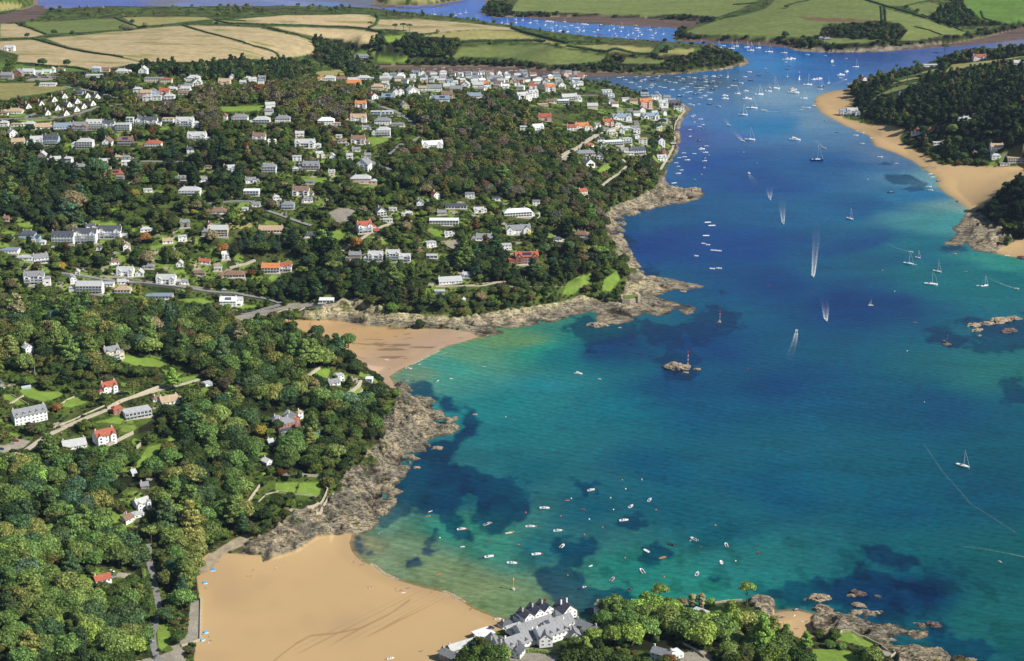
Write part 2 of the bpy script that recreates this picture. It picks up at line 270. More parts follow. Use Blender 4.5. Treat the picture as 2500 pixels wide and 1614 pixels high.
LAWN = [[(538,261),(642,258),(640,271),(542,273)],[(853,128),(903,124),(871,139)],[(934,89),(986,85),(978,94),(950,105),(939,99)],[(913,145),(994,141),(992,149),(926,151)],
 [(293,866),(335,868),(398,878),(409,889),(388,897),(325,891),(293,878)],[(394,901),(411,905),(446,912),(436,922),(405,915)],[(436,924),(490,918),(488,933),(440,935)],[(293,933),(325,939),(314,945),(297,943)],
 [(52,949),(80,947),(115,958),(151,956),(155,964),(126,977),(105,981),(67,972),(48,958)],[(8,966),(29,966),(67,987),(42,991),(12,979)],[(151,987),(182,970),(232,970),(201,987),(174,995),(151,993)],
 [(314,1086),(327,1071),(346,1076),(321,1090)],[(335,1128),(360,1092),(398,1084),(388,1101),(367,1115),(346,1138),(333,1143)],[(408,1074),(440,1053),(450,1060),(415,1080)],[(218,1034),(283,1017),(308,1021),(293,1034),(251,1030)],
 [(672,1180),(728,1178),(718,1208),(672,1203)],[(731,1180),(781,1178),(783,1195),(779,1212),(724,1206)],[(745,915),(783,903),(808,901),(800,925),(779,918)],[(846,962),(883,945),(886,956),(860,974),(848,970)],[(495,949),(519,947),(513,966),(495,964)],
 [(810,567),(827,561),(844,571),(835,586),(810,584)],[(932,588),(971,586),(961,595),(932,599)],[(647,685),(663,672),(684,674),(668,687)],[(580,653),(617,643),(598,655)],[(573,745),(592,741),(630,747),(620,752),(575,751)],[(495,731),(521,739),(498,742)],
 [(735,435),(793,433),(808,441),(772,445),(737,441)],[(894,334),(955,334),(951,342),(913,357),(894,342)],[(871,307),(892,309),(888,324),(877,322)],[(881,456),(925,447),(909,460)],[(753,372),(764,372),(760,380)],[(672,313),(695,313),(689,320)],[(640,306),(651,305),(650,318)],
 [(19,280),(57,275),(71,282),(25,286)],[(31,292),(138,290),(126,296),(63,298)],[(277,324),(298,324),(293,336)],[(381,317),(411,307),(415,317)],[(130,559),(180,551),(184,555),(134,561)],[(220,546),(272,542),(293,551),(262,555)],[(40,544),(84,542),(80,555),(48,553)],
 [(398,657),(450,660),(455,668),(419,670)],[(235,741),(262,727),(283,729),(272,737),(247,743)],[(430,731),(500,729),(500,743),(461,739)],[(1042,561),(1052,556),(1084,567),(1098,576),(1073,580),(1052,572)],[(1262,647),(1293,643),(1304,645),(1272,650)],
 [(1375,716),(1385,690),(1410,676),(1445,667),(1436,694),(1397,720)],[(1470,710),(1475,680),(1505,660),(1515,680),(1490,712)],[(1457,420),(1473,401),(1490,403),(1492,412),(1469,426)],[(1538,428),(1563,422),(1572,433),(1551,439)],[(1647,280),(1656,280),(1651,288)],
 [(2036,1556),(2056,1544),(2076,1544),(2136,1574),(2121,1581),(2041,1561)],[(1983,1585),(2056,1585),(2111,1604),(2090,1660),(2005,1660),(1983,1597)],[(1731,1484),(1743,1480),(1779,1484),(1802,1476),(1785,1490),(1764,1494),(1733,1492)],[(382,1527),(407,1524),(422,1564),(392,1590),(385,1572)],
 [(765,392),(800,392),(790,400)],[(365,600),(395,596),(400,604),(370,608)],[(1252,178),(1262,174),(1268,180)],[(158,352),(185,347),(180,358),(160,362)],[(310,560),(330,556),(330,566)],[(260,512),(285,510),(280,520)],[(1415,215),(1430,212),(1428,222)]]
PAVE = [[(465,1471),(490,1464),(488,1562),(443,1577),(438,1562),(458,1549)],[(417,1577),(438,1574),(455,1597),(435,1602)],[(289,1398),(322,1401),(314,1413),(282,1408)],
 [(560,775),(640,757),(700,746),(705,740),(770,738),(800,740),(874,726),(860,734),(790,750),(700,753),(640,770),(590,784)],[(1073,588),(1134,586),(1120,600),(1108,610),(1085,600)],[(2121,1584),(2144,1578),(2184,1598),(2171,1604)],
 [(20,1085),(45,1070),(75,1078),(60,1092),(0,1110),(-20,1112),(-20,1100)],[(800,520),(830,505),(868,512),(850,540),(825,545)],[(1365,384),(1392,376),(1400,388),(1370,395)],[(390,1600),(430,1585),(455,1610),(440,1640),(330,1640),(330,1612)],
 [(1440,700),(1210,700),(1210,703)],[(1240,1590),(1280,1580),(1370,1590),(1340,1640),(1250,1640)],[(80,188),(130,183),(150,190),(110,196),(60,196)],[(1660,1600),(1700,1580),(1740,1600),(1720,1630),(1660,1630)]]
STONE = [[(475,1386),(510,1355),(571,1315),(610,1300),(640,1290),(600,1328),(541,1358),(515,1391),(488,1403)]]
WOODS = [  # (density, palette, polygon) palette: b brown-olive, g green, d dark conifer-like, m mixed, r right bank
 (1,'b',[(430,290),(470,235),(520,215),(640,205),(740,195),(840,205),(900,230),(905,290),(880,330),(820,330),(740,330),(700,300),(660,252),(530,252),(520,285),(545,350),(480,380),(470,330)]),
 (1,'b',[(250,290),(330,250),(430,240),(480,255),(440,295),(370,285),(340,295),(190,295)]),
 (1,'m',[(1000,250),(1100,235),(1180,220),(1250,240),(1290,270),(1300,310),(1360,350),(1400,400),(1440,440),(1470,470),(1490,500),(1480,560),(1440,580),(1350,540),(1300,500),(1150,480),(1000,470),(940,440),(930,400),(1010,370),(1090,360),(1080,330),(1010,300)]),
 (1,'d',[(-40,370),(130,370),(200,400),(270,380),(310,470),(220,560),(130,560),(60,540),(-40,560)]),(1,'d',[(380,420),(420,370),(520,370),(600,420),(590,470),(520,500),(440,470)]),
 (1,'g',[(-400,760),(0,770),(200,775),(480,778),(640,815),(800,860),(930,910),(960,945),(900,1010),(860,1070),(800,1150),(740,1165),(660,1225),(560,1300),(480,1370),(485,1450),(460,1500),(435,1540),(370,1500),(360,1640),(-500,1700)]),
 (1,'d',[(540,600),(700,570),(820,620),(900,680),(1010,700),(1000,745),(930,735),(880,725),(760,735),(680,740),(620,700),(600,650)]),(.8,'d',[(1080,620),(1250,600),(1420,560),(1470,640),(1440,690),(1330,690),(1200,690),(1100,660)]),
 (1,'n',[(1460,1510),(1580,1500),(1700,1495),(1740,1500),(1860,1530),(1990,1590),(2000,1700),(1100,1760),(1120,1625),(1200,1615),(1400,1600),(1480,1570)]),
 (1,'d',[(290,165),(400,155),(600,145),(690,140),(700,175),(560,205),(440,185),(300,178)]),(1,'m',[(170,200),(300,200),(330,230),(230,235)]),(.9,'d',[(625,178),(720,176),(740,205),(640,212)]),
 (1,'d',[(760,130),(765,98),(840,95),(880,110),(900,105),(930,85),(945,105),(930,130),(880,150),(870,185),(800,160),(760,145)]),(1,'d',[(940,105),(980,95),(1060,88),(1110,82),(1128,105),(1105,140),(1000,142),(950,130)]),
 (1,'s',[(900,150),(1010,152),(1110,145),(1250,150),(1330,160),(1350,160),(1480,155),(1530,158),(1620,158),(1700,150),(1700,140),(1740,118),(1790,132),(1820,148),(1780,160),(1600,172),(1500,174),(1340,170),(1200,162),(950,162)]),
 (1,'s',[(1470,150),(1500,135),(1590,138),(1640,135),(1700,128),(1740,122),(1780,140),(1700,160),(1640,152),(1520,160)]),
 (1,'s',[(1250,28),(1300,28),(1440,33),(1550,38),(1670,35),(1750,42),(1745,52),(1700,56),(1640,49),(1550,44),(1400,41),(1250,42)]),(1,'s',[(1172,34),(1190,10),(1230,5),(1252,18),(1250,30),(1240,42),(1210,44)]),
 (1,'s',[(1645,94),(1650,76),(1672,70),(1690,86),(1875,94),(1960,93),(2000,78),(2010,70),(2060,58),(2160,52),(2215,65),(2210,95),(2300,90),(2380,80),(2470,60),(2500,50),(2540,60),(2400,88),(2300,103),(2150,115),(2030,124),(1935,116),(1870,104),(1700,98)]),
 (1,'d',[(2270,40),(2310,15),(2350,0),(2355,20),(2400,50),(2460,58),(2500,50),(2500,62),(2450,62),(2330,66),(2290,62)]),
 (1,'r',[(2075,225),(2080,205),(2170,195),(2290,158),(2400,138),(2500,124),(2700,124),(2700,420),(2520,395),(2430,390),(2330,395),(2280,380),(2215,345),(2220,320),(2150,300),(2100,280),(2085,240)]),
 (1,'r',[(2370,512),(2405,510),(2450,475),(2500,436),(2620,400),(2620,590),(2480,588),(2470,565),(2450,550),(2400,530)]),
 (.8,'m',[(1500,500),(1480,470),(1500,450),(1560,455),(1600,430),(1600,410),(1640,340),(1620,320),(1590,340),(1590,400),(1540,400),(1500,430),(1440,450),(1430,470)]),
]
OPENP = [[(-40,905),(100,905),(180,900),(225,930),(290,905),(295,862),(380,860),(420,880),(495,915),(500,945),(440,985),(400,1010),(340,1045),(330,1085),(250,1120),(150,1112),(60,1125),(-40,1140)],
 [(600,1150),(800,1150),(815,1210),(770,1250),(700,1262),(660,1262),(600,1240)],[(330,1060),(440,1040),(455,1060),(350,1160),(325,1150)],[(740,905),(800,890),(890,925),(890,965),(850,985),(800,960),(740,950)],[(340,1300),(400,1300),(400,1450),(440,1470),(440,1600),(330,1620),(350,1500)],[(240,1385),(330,1385),(330,1425),(240,1425)],[(300,1190),(380,1190),(380,1275),(300,1275)],[(620,1010),(800,1000),(800,1080),(620,1090)],
 [(1440,1590),(1760,1580),(1760,1640),(1440,1640)],[(1690,1470),(1830,1470),(1800,1500),(1690,1510)],[(580,630),(740,610),(740,700),(580,700)],[(1000,540),(1300,480),(1300,600),(1000,620)],[(1230,600),(1330,600),(1340,650),(1240,660)]]
print('terrain grid', NR, NC)
px, py = GPX.ravel(), GPY.ravel(); X = GX.ravel(); Y = GY.ravel(); D0 = GD.ravel()
n1 = fbm(X / 11, Y / 11, 4); n2 = fbm(X / 3.2, Y / 3.2, 3); n3 = fbm(X / 70, Y / 70, 3)
col = np.empty((X.size, 3))
g1, g2, g3 = lin(52, 66, 28, .6), lin(98, 118, 50, .6), lin(92, 86, 56, .6)
t = sm(.35, .65, n1)[:, None]; u = sm(.5, .7, n3)[:, None]
col[:] = (g1 * (1 - t) + g2 * t) * (1 - u * .5) + g3 * u * .5
wood = masks_px(px, py, [w[2] for w in WOODS], 4)
openm = np.zeros(X.size, bool)
for P in OPENP: openm |= sdf(px, py, P, 1) > 0
k = ((wood > 0) & ~openm)[:, None]
col = np.where(k, lin(52, 56, 30, .5) * (0.7 + .6 * t), col)
cover = np.zeros(X.size, np.int8)        # 1 field/lawn 2 sand 3 rock 4 pave 5 mud
fmask = np.zeros(X.size)
for c, P in FIELDS:
    s = sdf(px, py, P, 4); w = sm(-.3, .6, s)[:, None]
    strip = vnoise(X / 60 + 40 * P[0][0], Y / 9)[:, None] * .7 + n1[:, None] * .6
    cc = c * (0.78 + .34 * strip)
    if c is STUB or c is PALE:
        gmix = sm(.58, .76, fbm(X / 90 + P[0][0], Y / 35, 3))[:, None]
        cc = cc * (1 - gmix) + STRAW * .85 * gmix
        edge = (1 - sm(0, 2.5, s))[:, None]; cc = cc * (1 - edge * .6) + GRN * edge * .6
    col = col * (1 - w) + cc * w; cover[s > 0] = 1
for P in LAWN:
    s = sdf(px, py, P, 5); w = sm(-1, 1, s)[:, None]
    col = col * (1 - w) + lin(130, 158, 66, .7) * (.75 + .4 * n1[:, None] + .1 * n2[:, None]) * w; cover[s > -1.5] = 1
for P in [[(1042,592),(1073,605),(1069,611),(1046,611)],[(540,500),(560,505),(555,560),(620,560),(600,520)]]:
    s = sdf(px, py, P, 5); w = sm(-1, 1, s)[:, None]; col = col * (1 - w) + STRAW * w
st = sm(-1.5, 1.5, masks_px(px, py, STONE))[:, None]
sand = masks_px(px, py, SAND)
ss = sm(-3, 1.0, sand)[:, None]
ss = np.maximum(ss, ((D0 < 5) & (D0 > -30) & (sand > -10))[:, None] * 1.0)
wet = (1 - sm(0.5, 16, D0))[:, None]
dry = lin(206, 174, 126, .66) * (0.97 + .06 * n3[:, None] + .03 * n1[:, None])
damp = lin(184, 154, 116, .64)
blot = sm(.5, .75, fbm(X / 55 + 3, Y / 60, 3))[:, None] * .5
weed = sm(.6, .7, fbm(X / 30, Y / 7, 5))[:, None] * ((px > 800) & (px < 1200) & (py > 760) & (py < 880))[:, None] * .5
nb_ = (sdf(px, py, SAND[1], 3) > -2)[:, None]; dry = np.where(nb_, dry * np.array([.9, .84, .8]), dry); wetn = sm(800, 870, py + .35 * (px - 950))[:, None] * nb_
sc = dry * (1 - wet * .55) + damp * wet * .55
sc = sc * (1 - wetn * .6) + lin(184, 162, 146, .62) * wetn * .6
sc = sc * (1 - blot) + damp * 1.05 * blot
sc = sc * (1 - weed) + lin(70, 48, 36, .6) * weed
# rivulets running over the lower beach to the sea
ch = np.abs(vnoise(px / 60 + py / 25, (py * .8 + px * .42) / 7.5) - .5)
rv = (1 - sm(0.015, .06, ch)) * sm(0, 14, sdf(px, py, [(700,1600),(740,1545),(840,1520),(940,1470),(1000,1440),(1040,1436),(1110,1460),(1060,1510),(980,1545),(860,1570),(740,1600)], 30)) * .38
main = np.minimum(seg_dist(px, py, [(655,1625),(690,1596),(725,1570),(760,1552),(820,1546),(880,1534),(950,1500),(1000,1465)], False), 50)
rv = np.maximum(rv, (1 - sm(1.0, 4.5, main + 2 * n1)) * .5)[:, None] * (sand > 0)[:, None]
sc = sc * (1 - rv) + lin(140, 100, 66, .6) * rv
col = col * (1 - ss) + sc * ss; cover[(ss[:, 0] > .5)] = 2
rk = GRK.ravel()[:, None]
rn = fbm((X * .83 - Y * .55) / 18, (X * .55 + Y * .83) / 5, 4)[:, None]
rc = lin(196, 180, 150, .78) * (1 - sm(.4, .62, rn)) + lin(158, 150, 132, .72) * sm(.4, .62, rn)
hi = (sm(4, 8, GZ.ravel()) * ((py > 690) & (py < 800)))[:, None]; rc = rc * (1 - hi) + lin(212, 200, 158, .85) * hi
cr_ = (1 - sm(.40, .52, ridged((X * .83 - Y * .55) / 26, (X * .55 + Y * .83) / 11, 5) + .1 * (n2 - .5)))[:, None]  # crevice shade and dark weed, both put into the rock colour
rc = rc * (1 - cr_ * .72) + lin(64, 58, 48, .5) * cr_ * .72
low = (1 - sm(.2, 1.6, GZ.ravel() + n2 * .8))[:, None]
rc = rc * (1 - low * .75) + lin(72, 52, 40, .5) * low * .75
red = sm(-3, 3, sdf(px, py, [(1468,735),(1472,715),(1500,695),(1530,690),(1520,715),(1500,735)], 10))[:, None]
rc = rc * (1 - red * .8) + lin(150, 92, 82, .6) * red * .8
green = sm(.6, .68, n1)[:, None] * sm(7, 13, GZ.ravel())[:, None]
rc = rc * (1 - green) + g2 * green
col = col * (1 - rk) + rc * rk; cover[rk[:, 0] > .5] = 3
pv = sm(-.8, .8, masks_px(px, py, PAVE, 4))[:, None]
col = col * (1 - pv) + lin(176, 168, 152, .6) * (.9 + .2 * n2[:, None]) * pv; cover[pv[:, 0] > .4] = 4
col = col * (1 - st) + lin(176, 162, 136, .62) * (.6 + .8 * n2[:, None]) * st; cover[st[:, 0] > .4] = 4
md = sm(-1, 1, GMUD.ravel())[:, None]
col = col * (1 - md) + lin(120, 100, 92, .55) * (.75 + .5 * vnoise(X / 60, Y / 12)[:, None]) * md; cover[md[:, 0] > .5] = 5
# narrow drying strip above the far shores
strip = ((D0 < 10) & (py < 300) & (cover == 0))[:, None]
col = np.where(strip, lin(150, 132, 104, .6), col)
far = sm(4600, 5200, np.hypot(X, Y))[:, None]
COVER = cover.reshape(NR, NC); WOODM = wood.reshape(NR, NC)

MESH_USED = {}
def grid_mesh(name, keep, Z, cols, extra=None):
    """the grid's kept vertices as one sheet"""
    idx = -np.ones(NR * NC, np.int64); f = keep[:-1, :-1] | keep[1:, :-1] | keep[:-1, 1:] | keep[1:, 1:]
    r, c = np.nonzero(f)
    a = r * NC + c
    quads = np.stack([a, a + 1, a + NC + 1, a + NC], 1)
    used = np.unique(quads); idx[used] = np.arange(len(used))
    q = idx[quads]
    me = bpy.data.meshes.new(name)
    me.vertices.add(len(used))
    co = np.stack([GX.ravel()[used], GY.ravel()[used], Z.ravel()[used]], 1).astype(np.float32)
    me.vertices.foreach_set('co', co.ravel())
    me.loops.add(q.size); me.polygons.add(len(q))
    me.loops.foreach_set('vertex_index', q.ravel().astype(np.int32))
    me.polygons.foreach_set('loop_start', np.arange(0, q.size, 4, dtype=np.int32))
    me.polygons.foreach_set('use_smooth', np.ones(len(q), bool))
    me.update(); MESH_USED[name] = used
    at = me.color_attributes.new('tint', 'FLOAT_COLOR', 'POINT')
    cc = np.ones((len(used), 4), np.float32); cc[:, :3] = cols[used]
    at.data.foreach_set('color', cc.ravel())
    for k, v in (extra or {}).items():
        b = me.attributes.new(k, 'FLOAT', 'POINT'); b.data.foreach_set('value', v.ravel()[used].astype(np.float32))
    return me

def new_mat(name):
    m = bpy.data.materials.new(name); m.use_nodes = True
    nt = m.node_tree; b = nt.nodes['Principled BSDF']
    return m, nt, b
def N(nt, t, **kw):
    n = nt.nodes.new(t)
    for k, v in kw.items():
        if k in n.inputs: n.inputs[k].default_value = v
        else: setattr(n, k, v)
    return n
def structure(o):
    o['kind'] = 'structure'; return o
def link(name, me, mat=None, parent=None):
    o = bpy.data.objects.new(name, me); COL.objects.link(o)
    if mat is not None and not me.materials: me.materials.append(mat)
    if parent is not None: o.parent = parent
    return o

# ground material
m, nt, b = new_mat('ground_cover'); M_GROUND = m
at = N(nt, 'ShaderNodeAttribute', attribute_name='tint')
rkn = N(nt, 'ShaderNodeAttribute', attribute_name='rocky'); sdn = N(nt, 'ShaderNodeAttribute', attribute_name='sandy')
geo = N(nt, 'ShaderNodeNewGeometry')
na = N(nt, 'ShaderNodeTexNoise', Scale=1.1, Detail=6.0, Roughness=.7); nb = N(nt, 'ShaderNodeTexNoise', Scale=.09, Detail=5.0, Roughness=.6)
mp = N(nt, 'ShaderNodeMapping'); mp.inputs['Rotation'].default_value = (0, 0, R(-33)); mp.inputs['Scale'].default_value = (.35, 1.3, 1.6)
nr_ = N(nt, 'ShaderNodeTexNoise', Scale=.3, Detail=8.0, Roughness=.72, Distortion=1.1)
nt.links.new(geo.outputs['Position'], na.inputs['Vector']); nt.links.new(geo.outputs['Position'], nb.inputs['Vector'])
nt.links.new(geo.outputs['Position'], mp.inputs['Vector']); nt.links.new(mp.outputs[0], nr_.inputs['Vector'])
amp = N(nt, 'ShaderNodeMapRange'); amp.inputs['From Min'].default_value = .3; amp.inputs['From Max'].default_value = .7; amp.inputs['To Min'].default_value = .55; amp.inputs['To Max'].default_value = 1.4
nt.links.new(na.outputs['Fac'], amp.inputs[0])
amp2 = N(nt, 'ShaderNodeMapRange'); amp2.inputs['From Min'].default_value = .3; amp2.inputs['From Max'].default_value = .7; amp2.inputs['To Min'].default_value = .8; amp2.inputs['To Max'].default_value = 1.18
nt.links.new(nb.outputs['Fac'], amp2.inputs[0])
crk = N(nt, 'ShaderNodeMapRange'); crk.inputs['From Min'].default_value = .42; crk.inputs['From Max'].default_value = .56; crk.inputs['To Min'].default_value = .22; crk.inputs['To Max'].default_value = 1.15
nt.links.new(nr_.outputs['Fac'], crk.inputs[0])
# sand is smooth: weaken the speckle there
mx = N(nt, 'ShaderNodeMix', data_type='FLOAT'); nt.links.new(sdn.outputs['Fac'], mx.inputs[0]); nt.links.new(amp.outputs[0], mx.inputs[2]); mx.inputs[3].default_value = 1.0
mr = N(nt, 'ShaderNodeMix', data_type='FLOAT'); nt.links.new(rkn.outputs['Fac'], mr.inputs[0]); mr.inputs[2].default_value = 1.0; nt.links.new(crk.outputs[0], mr.inputs[3])
m1 = N(nt, 'ShaderNodeMath', operation='MULTIPLY'); nt.links.new(mx.outputs[0], m1.inputs[0]); nt.links.new(mr.outputs[0], m1.inputs[1])
ms_ = N(nt, 'ShaderNodeMix', data_type='FLOAT'); nt.links.new(sdn.outputs['Fac'], ms_.inputs[0]); nt.links.new(amp2.outputs[0], ms_.inputs[2]); ms_.inputs[3].default_value = 1.0
m2 = N(nt, 'ShaderNodeMath', operation='MULTIPLY'); nt.links.new(m1.outputs[0], m2.inputs[0]); nt.links.new(ms_.outputs[0], m2.inputs[1])
vm = N(nt, 'ShaderNodeVectorMath', operation='SCALE'); nt.links.new(at.outputs['Color'], vm.inputs[0]); nt.links.new(m2.outputs[0], vm.inputs['Scale'])
nt.links.new(vm.outputs[0], b.inputs['Base Color']); b.inputs['Roughness'].default_value = .95; b.inputs['Specular IOR Level'].default_value = .15
bm1 = N(nt, 'ShaderNodeBump', Distance=3.2); nt.links.new(nr_.outputs['Fac'], bm1.inputs['Height']); nt.links.new(rkn.outputs['Fac'], bm1.inputs['Strength'])
bm2 = N(nt, 'ShaderNodeBump', Distance=.5); bm2.inputs['Strength'].default_value = .35; nt.links.new(na.outputs['Fac'], bm2.inputs['Height']); nt.links.new(bm1.outputs[0], bm2.inputs['Normal'])
inv = N(nt, 'ShaderNodeMath', operation='SUBTRACT'); inv.inputs[0].default_value = .45; nt.links.new(sdn.outputs['Fac'], inv.inputs[1])
nt.links.new(inv.outputs[0], bm2.inputs['Strength']); nt.links.new(bm2.outputs[0], b.inputs['Normal'])
curv = (GX ** 2 + GY ** 2) / (2 * 6371000.0) * (np.hypot(GX, GY) > 6000)
ter = link('ground', grid_mesh('ground', (GD > -40) | (GMUD > -5), GZ - curv, col, {'rocky': GRK, 'sandy': (ss[:, 0] * (1 - rk[:, 0])).reshape(NR, NC)}), M_GROUND)
structure(ter)

# ------------------------------------------------------------------ water: colour of the sea bed seen through it
WS = [(1000,1330,112,150,118),(1060,1400,120,150,112),(1150,1440,120,148,108),(1230,1480,110,145,105),(900,1330,140,150,115),(950,1300,90,140,120),(1100,1300,48,138,120),(1180,1330,60,140,122),(1150,1180,36,112,116),(1100,1230,30,100,108),(1300,1330,34,110,112),(1500,1400,40,128,118),(1560,1470,46,140,124),(1700,1430,44,138,124),(1850,1440,34,122,116),(1400,1250,26,96,108),(1700,1300,26,100,110),(1900,1200,24,92,112),
 (1600,1150,24,92,112),(1600,1250,26,98,110),(1750,1400,38,124,118),(2200,1250,22,92,108),(2200,1350,26,100,104),(2450,1350,26,98,98),(2450,1500,30,104,100),(2200,1450,18,72,98),(2300,1000,20,84,108),(2450,900,40,110,106),(2480,1100,26,92,104),(2400,1200,22,88,104),(2100,750,20,74,110),(1900,950,20,80,112),(1700,1000,22,90,114),(1500,1000,30,110,120),(1300,950,38,124,128),(1200,1000,36,126,124),
 (1100,900,64,146,134),(1000,915,104,140,118),(1150,870,96,152,124),(1250,830,100,140,104),(1300,850,44,138,124),(1400,820,38,118,112),(1400,870,32,112,116),(1300,1050,34,116,118),(1250,1150,30,104,112),(1500,850,20,72,104),(1700,850,20,78,114),(1650,950,22,84,112),(1850,700,22,78,116),(1800,600,26,80,124),(1600,600,22,76,120),(1550,530,28,90,120),(1700,400,26,82,136),(1850,450,26,86,130),(2100,500,24,90,126),(2100,600,22,82,118),
 (2250,600,30,104,116),(2300,540,64,136,140),(2250,480,40,108,140),(2300,450,110,150,160),(2350,520,120,150,145),(2200,640,26,92,114),(2400,680,32,106,110),(2450,650,60,135,128),(2050,400,30,92,134),(2150,380,90,120,150),(1900,300,30,94,146),(1980,240,110,140,168),(2010,290,100,130,160),(1700,290,60,96,150),(1670,330,70,96,146),(1650,400,60,104,140),(1650,230,48,92,142),(1550,215,60,92,134),(1450,190,86,100,124),(1700,205,60,86,116),(1850,160,42,100,158),(2000,170,34,84,146),(1950,130,34,84,146),(2100,140,46,74,128),
 (2300,140,66,90,146),(2400,125,84,104,150),(2480,108,120,124,158),(1500,80,52,98,164),(1400,60,60,106,170),(1700,85,48,92,152),(1200,40,70,104,172),(1100,30,72,104,176),(950,28,84,116,186),(820,20,96,126,186),(860,8,110,112,130),(700,10,124,136,182),(560,10,116,126,172),(420,8,120,116,134),(300,15,70,94,170),(250,28,76,98,172),(200,12,80,98,168),(160,25,112,122,166),(100,45,132,134,164),(640,25,96,118,180),(580,33,84,110,182),(40,52,112,110,130),(780,-4,116,120,150),(480,20,120,140,190),(1300,-60,70,100,170),(-400,20,90,110,160),(3000,1000,22,84,110),(2600,1700,24,90,100)]
ws = np.array(WS, float); wx, wy = at_z(ws[:, 0], ws[:, 1])
def _fix(y, r, g, b):
    k = max(0., min(1., (112 - r) / 60)) if g < 128 else .35
    return lin(r + (10 if y > 300 else 24) * k, g + (2 if y > 300 else 26) * k, b + (10 if y > 300 else 22) * k)
wcol = np.stack([_fix(*r[1:]) for r in WS])
wat = np.zeros((X.size, 3)); wsum = np.zeros(X.size)
lx, ly = X / np.maximum(Y, 1) * 1600, 1500 * np.log(np.maximum(Y, 1))
mxx, mxy = wx / wy * 1600, 1500 * np.log(wy)
jx = (fbm(X / 90, Y / 90, 3) - .5) * 90; jy = (fbm(X / 80 + 50, Y / 80, 3) - .5) * 60
for i in range(len(ws)):
    q = 1.0 / (((lx + jx - mxx[i]) ** 2 + (ly + jy - mxy[i]) ** 2) ** 1.5 + 3000)
    wat += q[:, None] * wcol[i]; wsum += q
wat /= wsum[:, None]
WEED = [[(858,1345),(880,1335),(898,1342),(880,1350),(862,1352)],[(990,1388),(1000,1370),(1020,1362),(1045,1375),(1050,1388),(1020,1392)],
 [(1000,960),(1040,955),(1100,985),(1160,995),(1175,1030),(1150,1060),(1130,1100),(1060,1130),(1010,1180),(990,1240),(940,1270),(960,1200),(1010,1110),(1090,1064),(1120,1045),(1110,1015),(1080,1010),(1060,975)],
 [(1000,1180),(1060,1140),(1180,1160),(1290,1165),(1270,1200),(1200,1230),(1130,1250),(1120,1290),(1150,1320),(1100,1310),(1060,1270),(1030,1250),(1010,1230)],[(1060,1270),(1080,1290),(1060,1330),(1050,1360),(1030,1350),(1040,1310)],
 [(1130,1200),(1200,1170),(1300,1170),(1330,1200),(1290,1260),(1260,1300),(1220,1330),(1180,1310),(1190,1270),(1140,1250)],[(1340,1330),(1400,1310),(1440,1290),(1500,1300),(1520,1330),(1460,1350),(1420,1380),(1380,1370)],[(1280,1400),(1320,1380),(1400,1400),(1440,1410),(1420,1450),(1380,1460),(1330,1430)],
 [(1380,1450),(1440,1410),(1500,1430),(1540,1440),(1540,1470),(1480,1490),(1420,1480)],[(1560,1330),(1640,1320),(1690,1350),(1640,1380),(1580,1390),(1560,1360)],[(1480,1270),(1560,1250),(1600,1280),(1550,1300),(1490,1290)],[(1670,1400),(1720,1390),(1760,1400),(1800,1430),(1740,1440),(1690,1425)],
 [(1640,1440),(1660,1432),(1670,1440),(1660,1450)],[(1682,1435),(1700,1428),(1700,1442),(1686,1445)],[(1712,1438),(1740,1432),(1758,1448),(1740,1456),(1718,1450)],[(1740,1460),(1752,1458),(1748,1464)],
 [(1860,1440),(1900,1430),(2000,1410),(2080,1400),(2160,1410),(2200,1430),(2130,1440),(2200,1460),(2240,1500),(2260,1520),(2200,1515),(2140,1490),(2080,1490),(2020,1490),(1980,1480),(1930,1470),(1900,1475)],
 [(2130,1350),(2180,1345),(2250,1360),(2270,1380),(2220,1385),(2160,1375)],[(2280,1500),(2350,1510),(2360,1540),(2320,1560),(2280,1580),(2260,1560),(2250,1530)],[(2200,1420),(2280,1430),(2330,1460),(2280,1490),(2230,1480)],[(2300,1560),(2400,1550),(2450,1590),(2400,1630),(2330,1620)],
 [(1360,800),(1440,775),(1560,790),(1640,775),(1700,760),(1760,720),(1800,790),(1700,830),(1560,840),(1440,840),(1425,810)],[(1570,880),(1620,890),(1640,915),(1700,925),(1720,905),(1700,895),(1650,880)],[(2280,830),(2340,800),(2400,780),(2480,760),(2520,750),(2520,820),(2440,850),(2350,860),(2300,850)],
 [(2240,590),(2280,580),(2340,600),(2330,620),(2270,615)],[(2200,420),(2240,430),(2260,450),(2230,460),(2190,445),(2160,430)],[(1160,420),(1200,420)],[(2140,390),(2190,400),(2250,440),(2230,455),(2180,430)],[(1440,550),(1480,560),(1500,600),(1540,650),(1580,670),(1540,600),(1530,560)],
 [(1520,1420),(1545,1415),(1560,1430),(1535,1440)],[(1400,1180),(1450,1170),(1480,1190),(1430,1205)],[(2450,930),(2490,940),(2510,980),(2470,985)]]
WEED = [p for p in WEED if len(p) > 2]
wob = (fbm(X / 34, Y / 50, 5) - .5) * 120 + (fbm(X / 6, Y / 10, 3) - .5) * 26
wd = np.full(X.size, -1e3)
for P in WEED:
    s = sdf(px, py, P, 50); np.maximum(wd, s, out=wd)
wm = sm(-9, 9, wd + wob - 3)[:, None] * (GD.ravel() < 2)[:, None]
speck = sm(.48, .68, fbm(X / 12 + 7, Y / 22, 5))[:, None] * sm(950, 1350, py)[:, None] * .42 * (1 - sm(60, 190, -D0))[:, None]
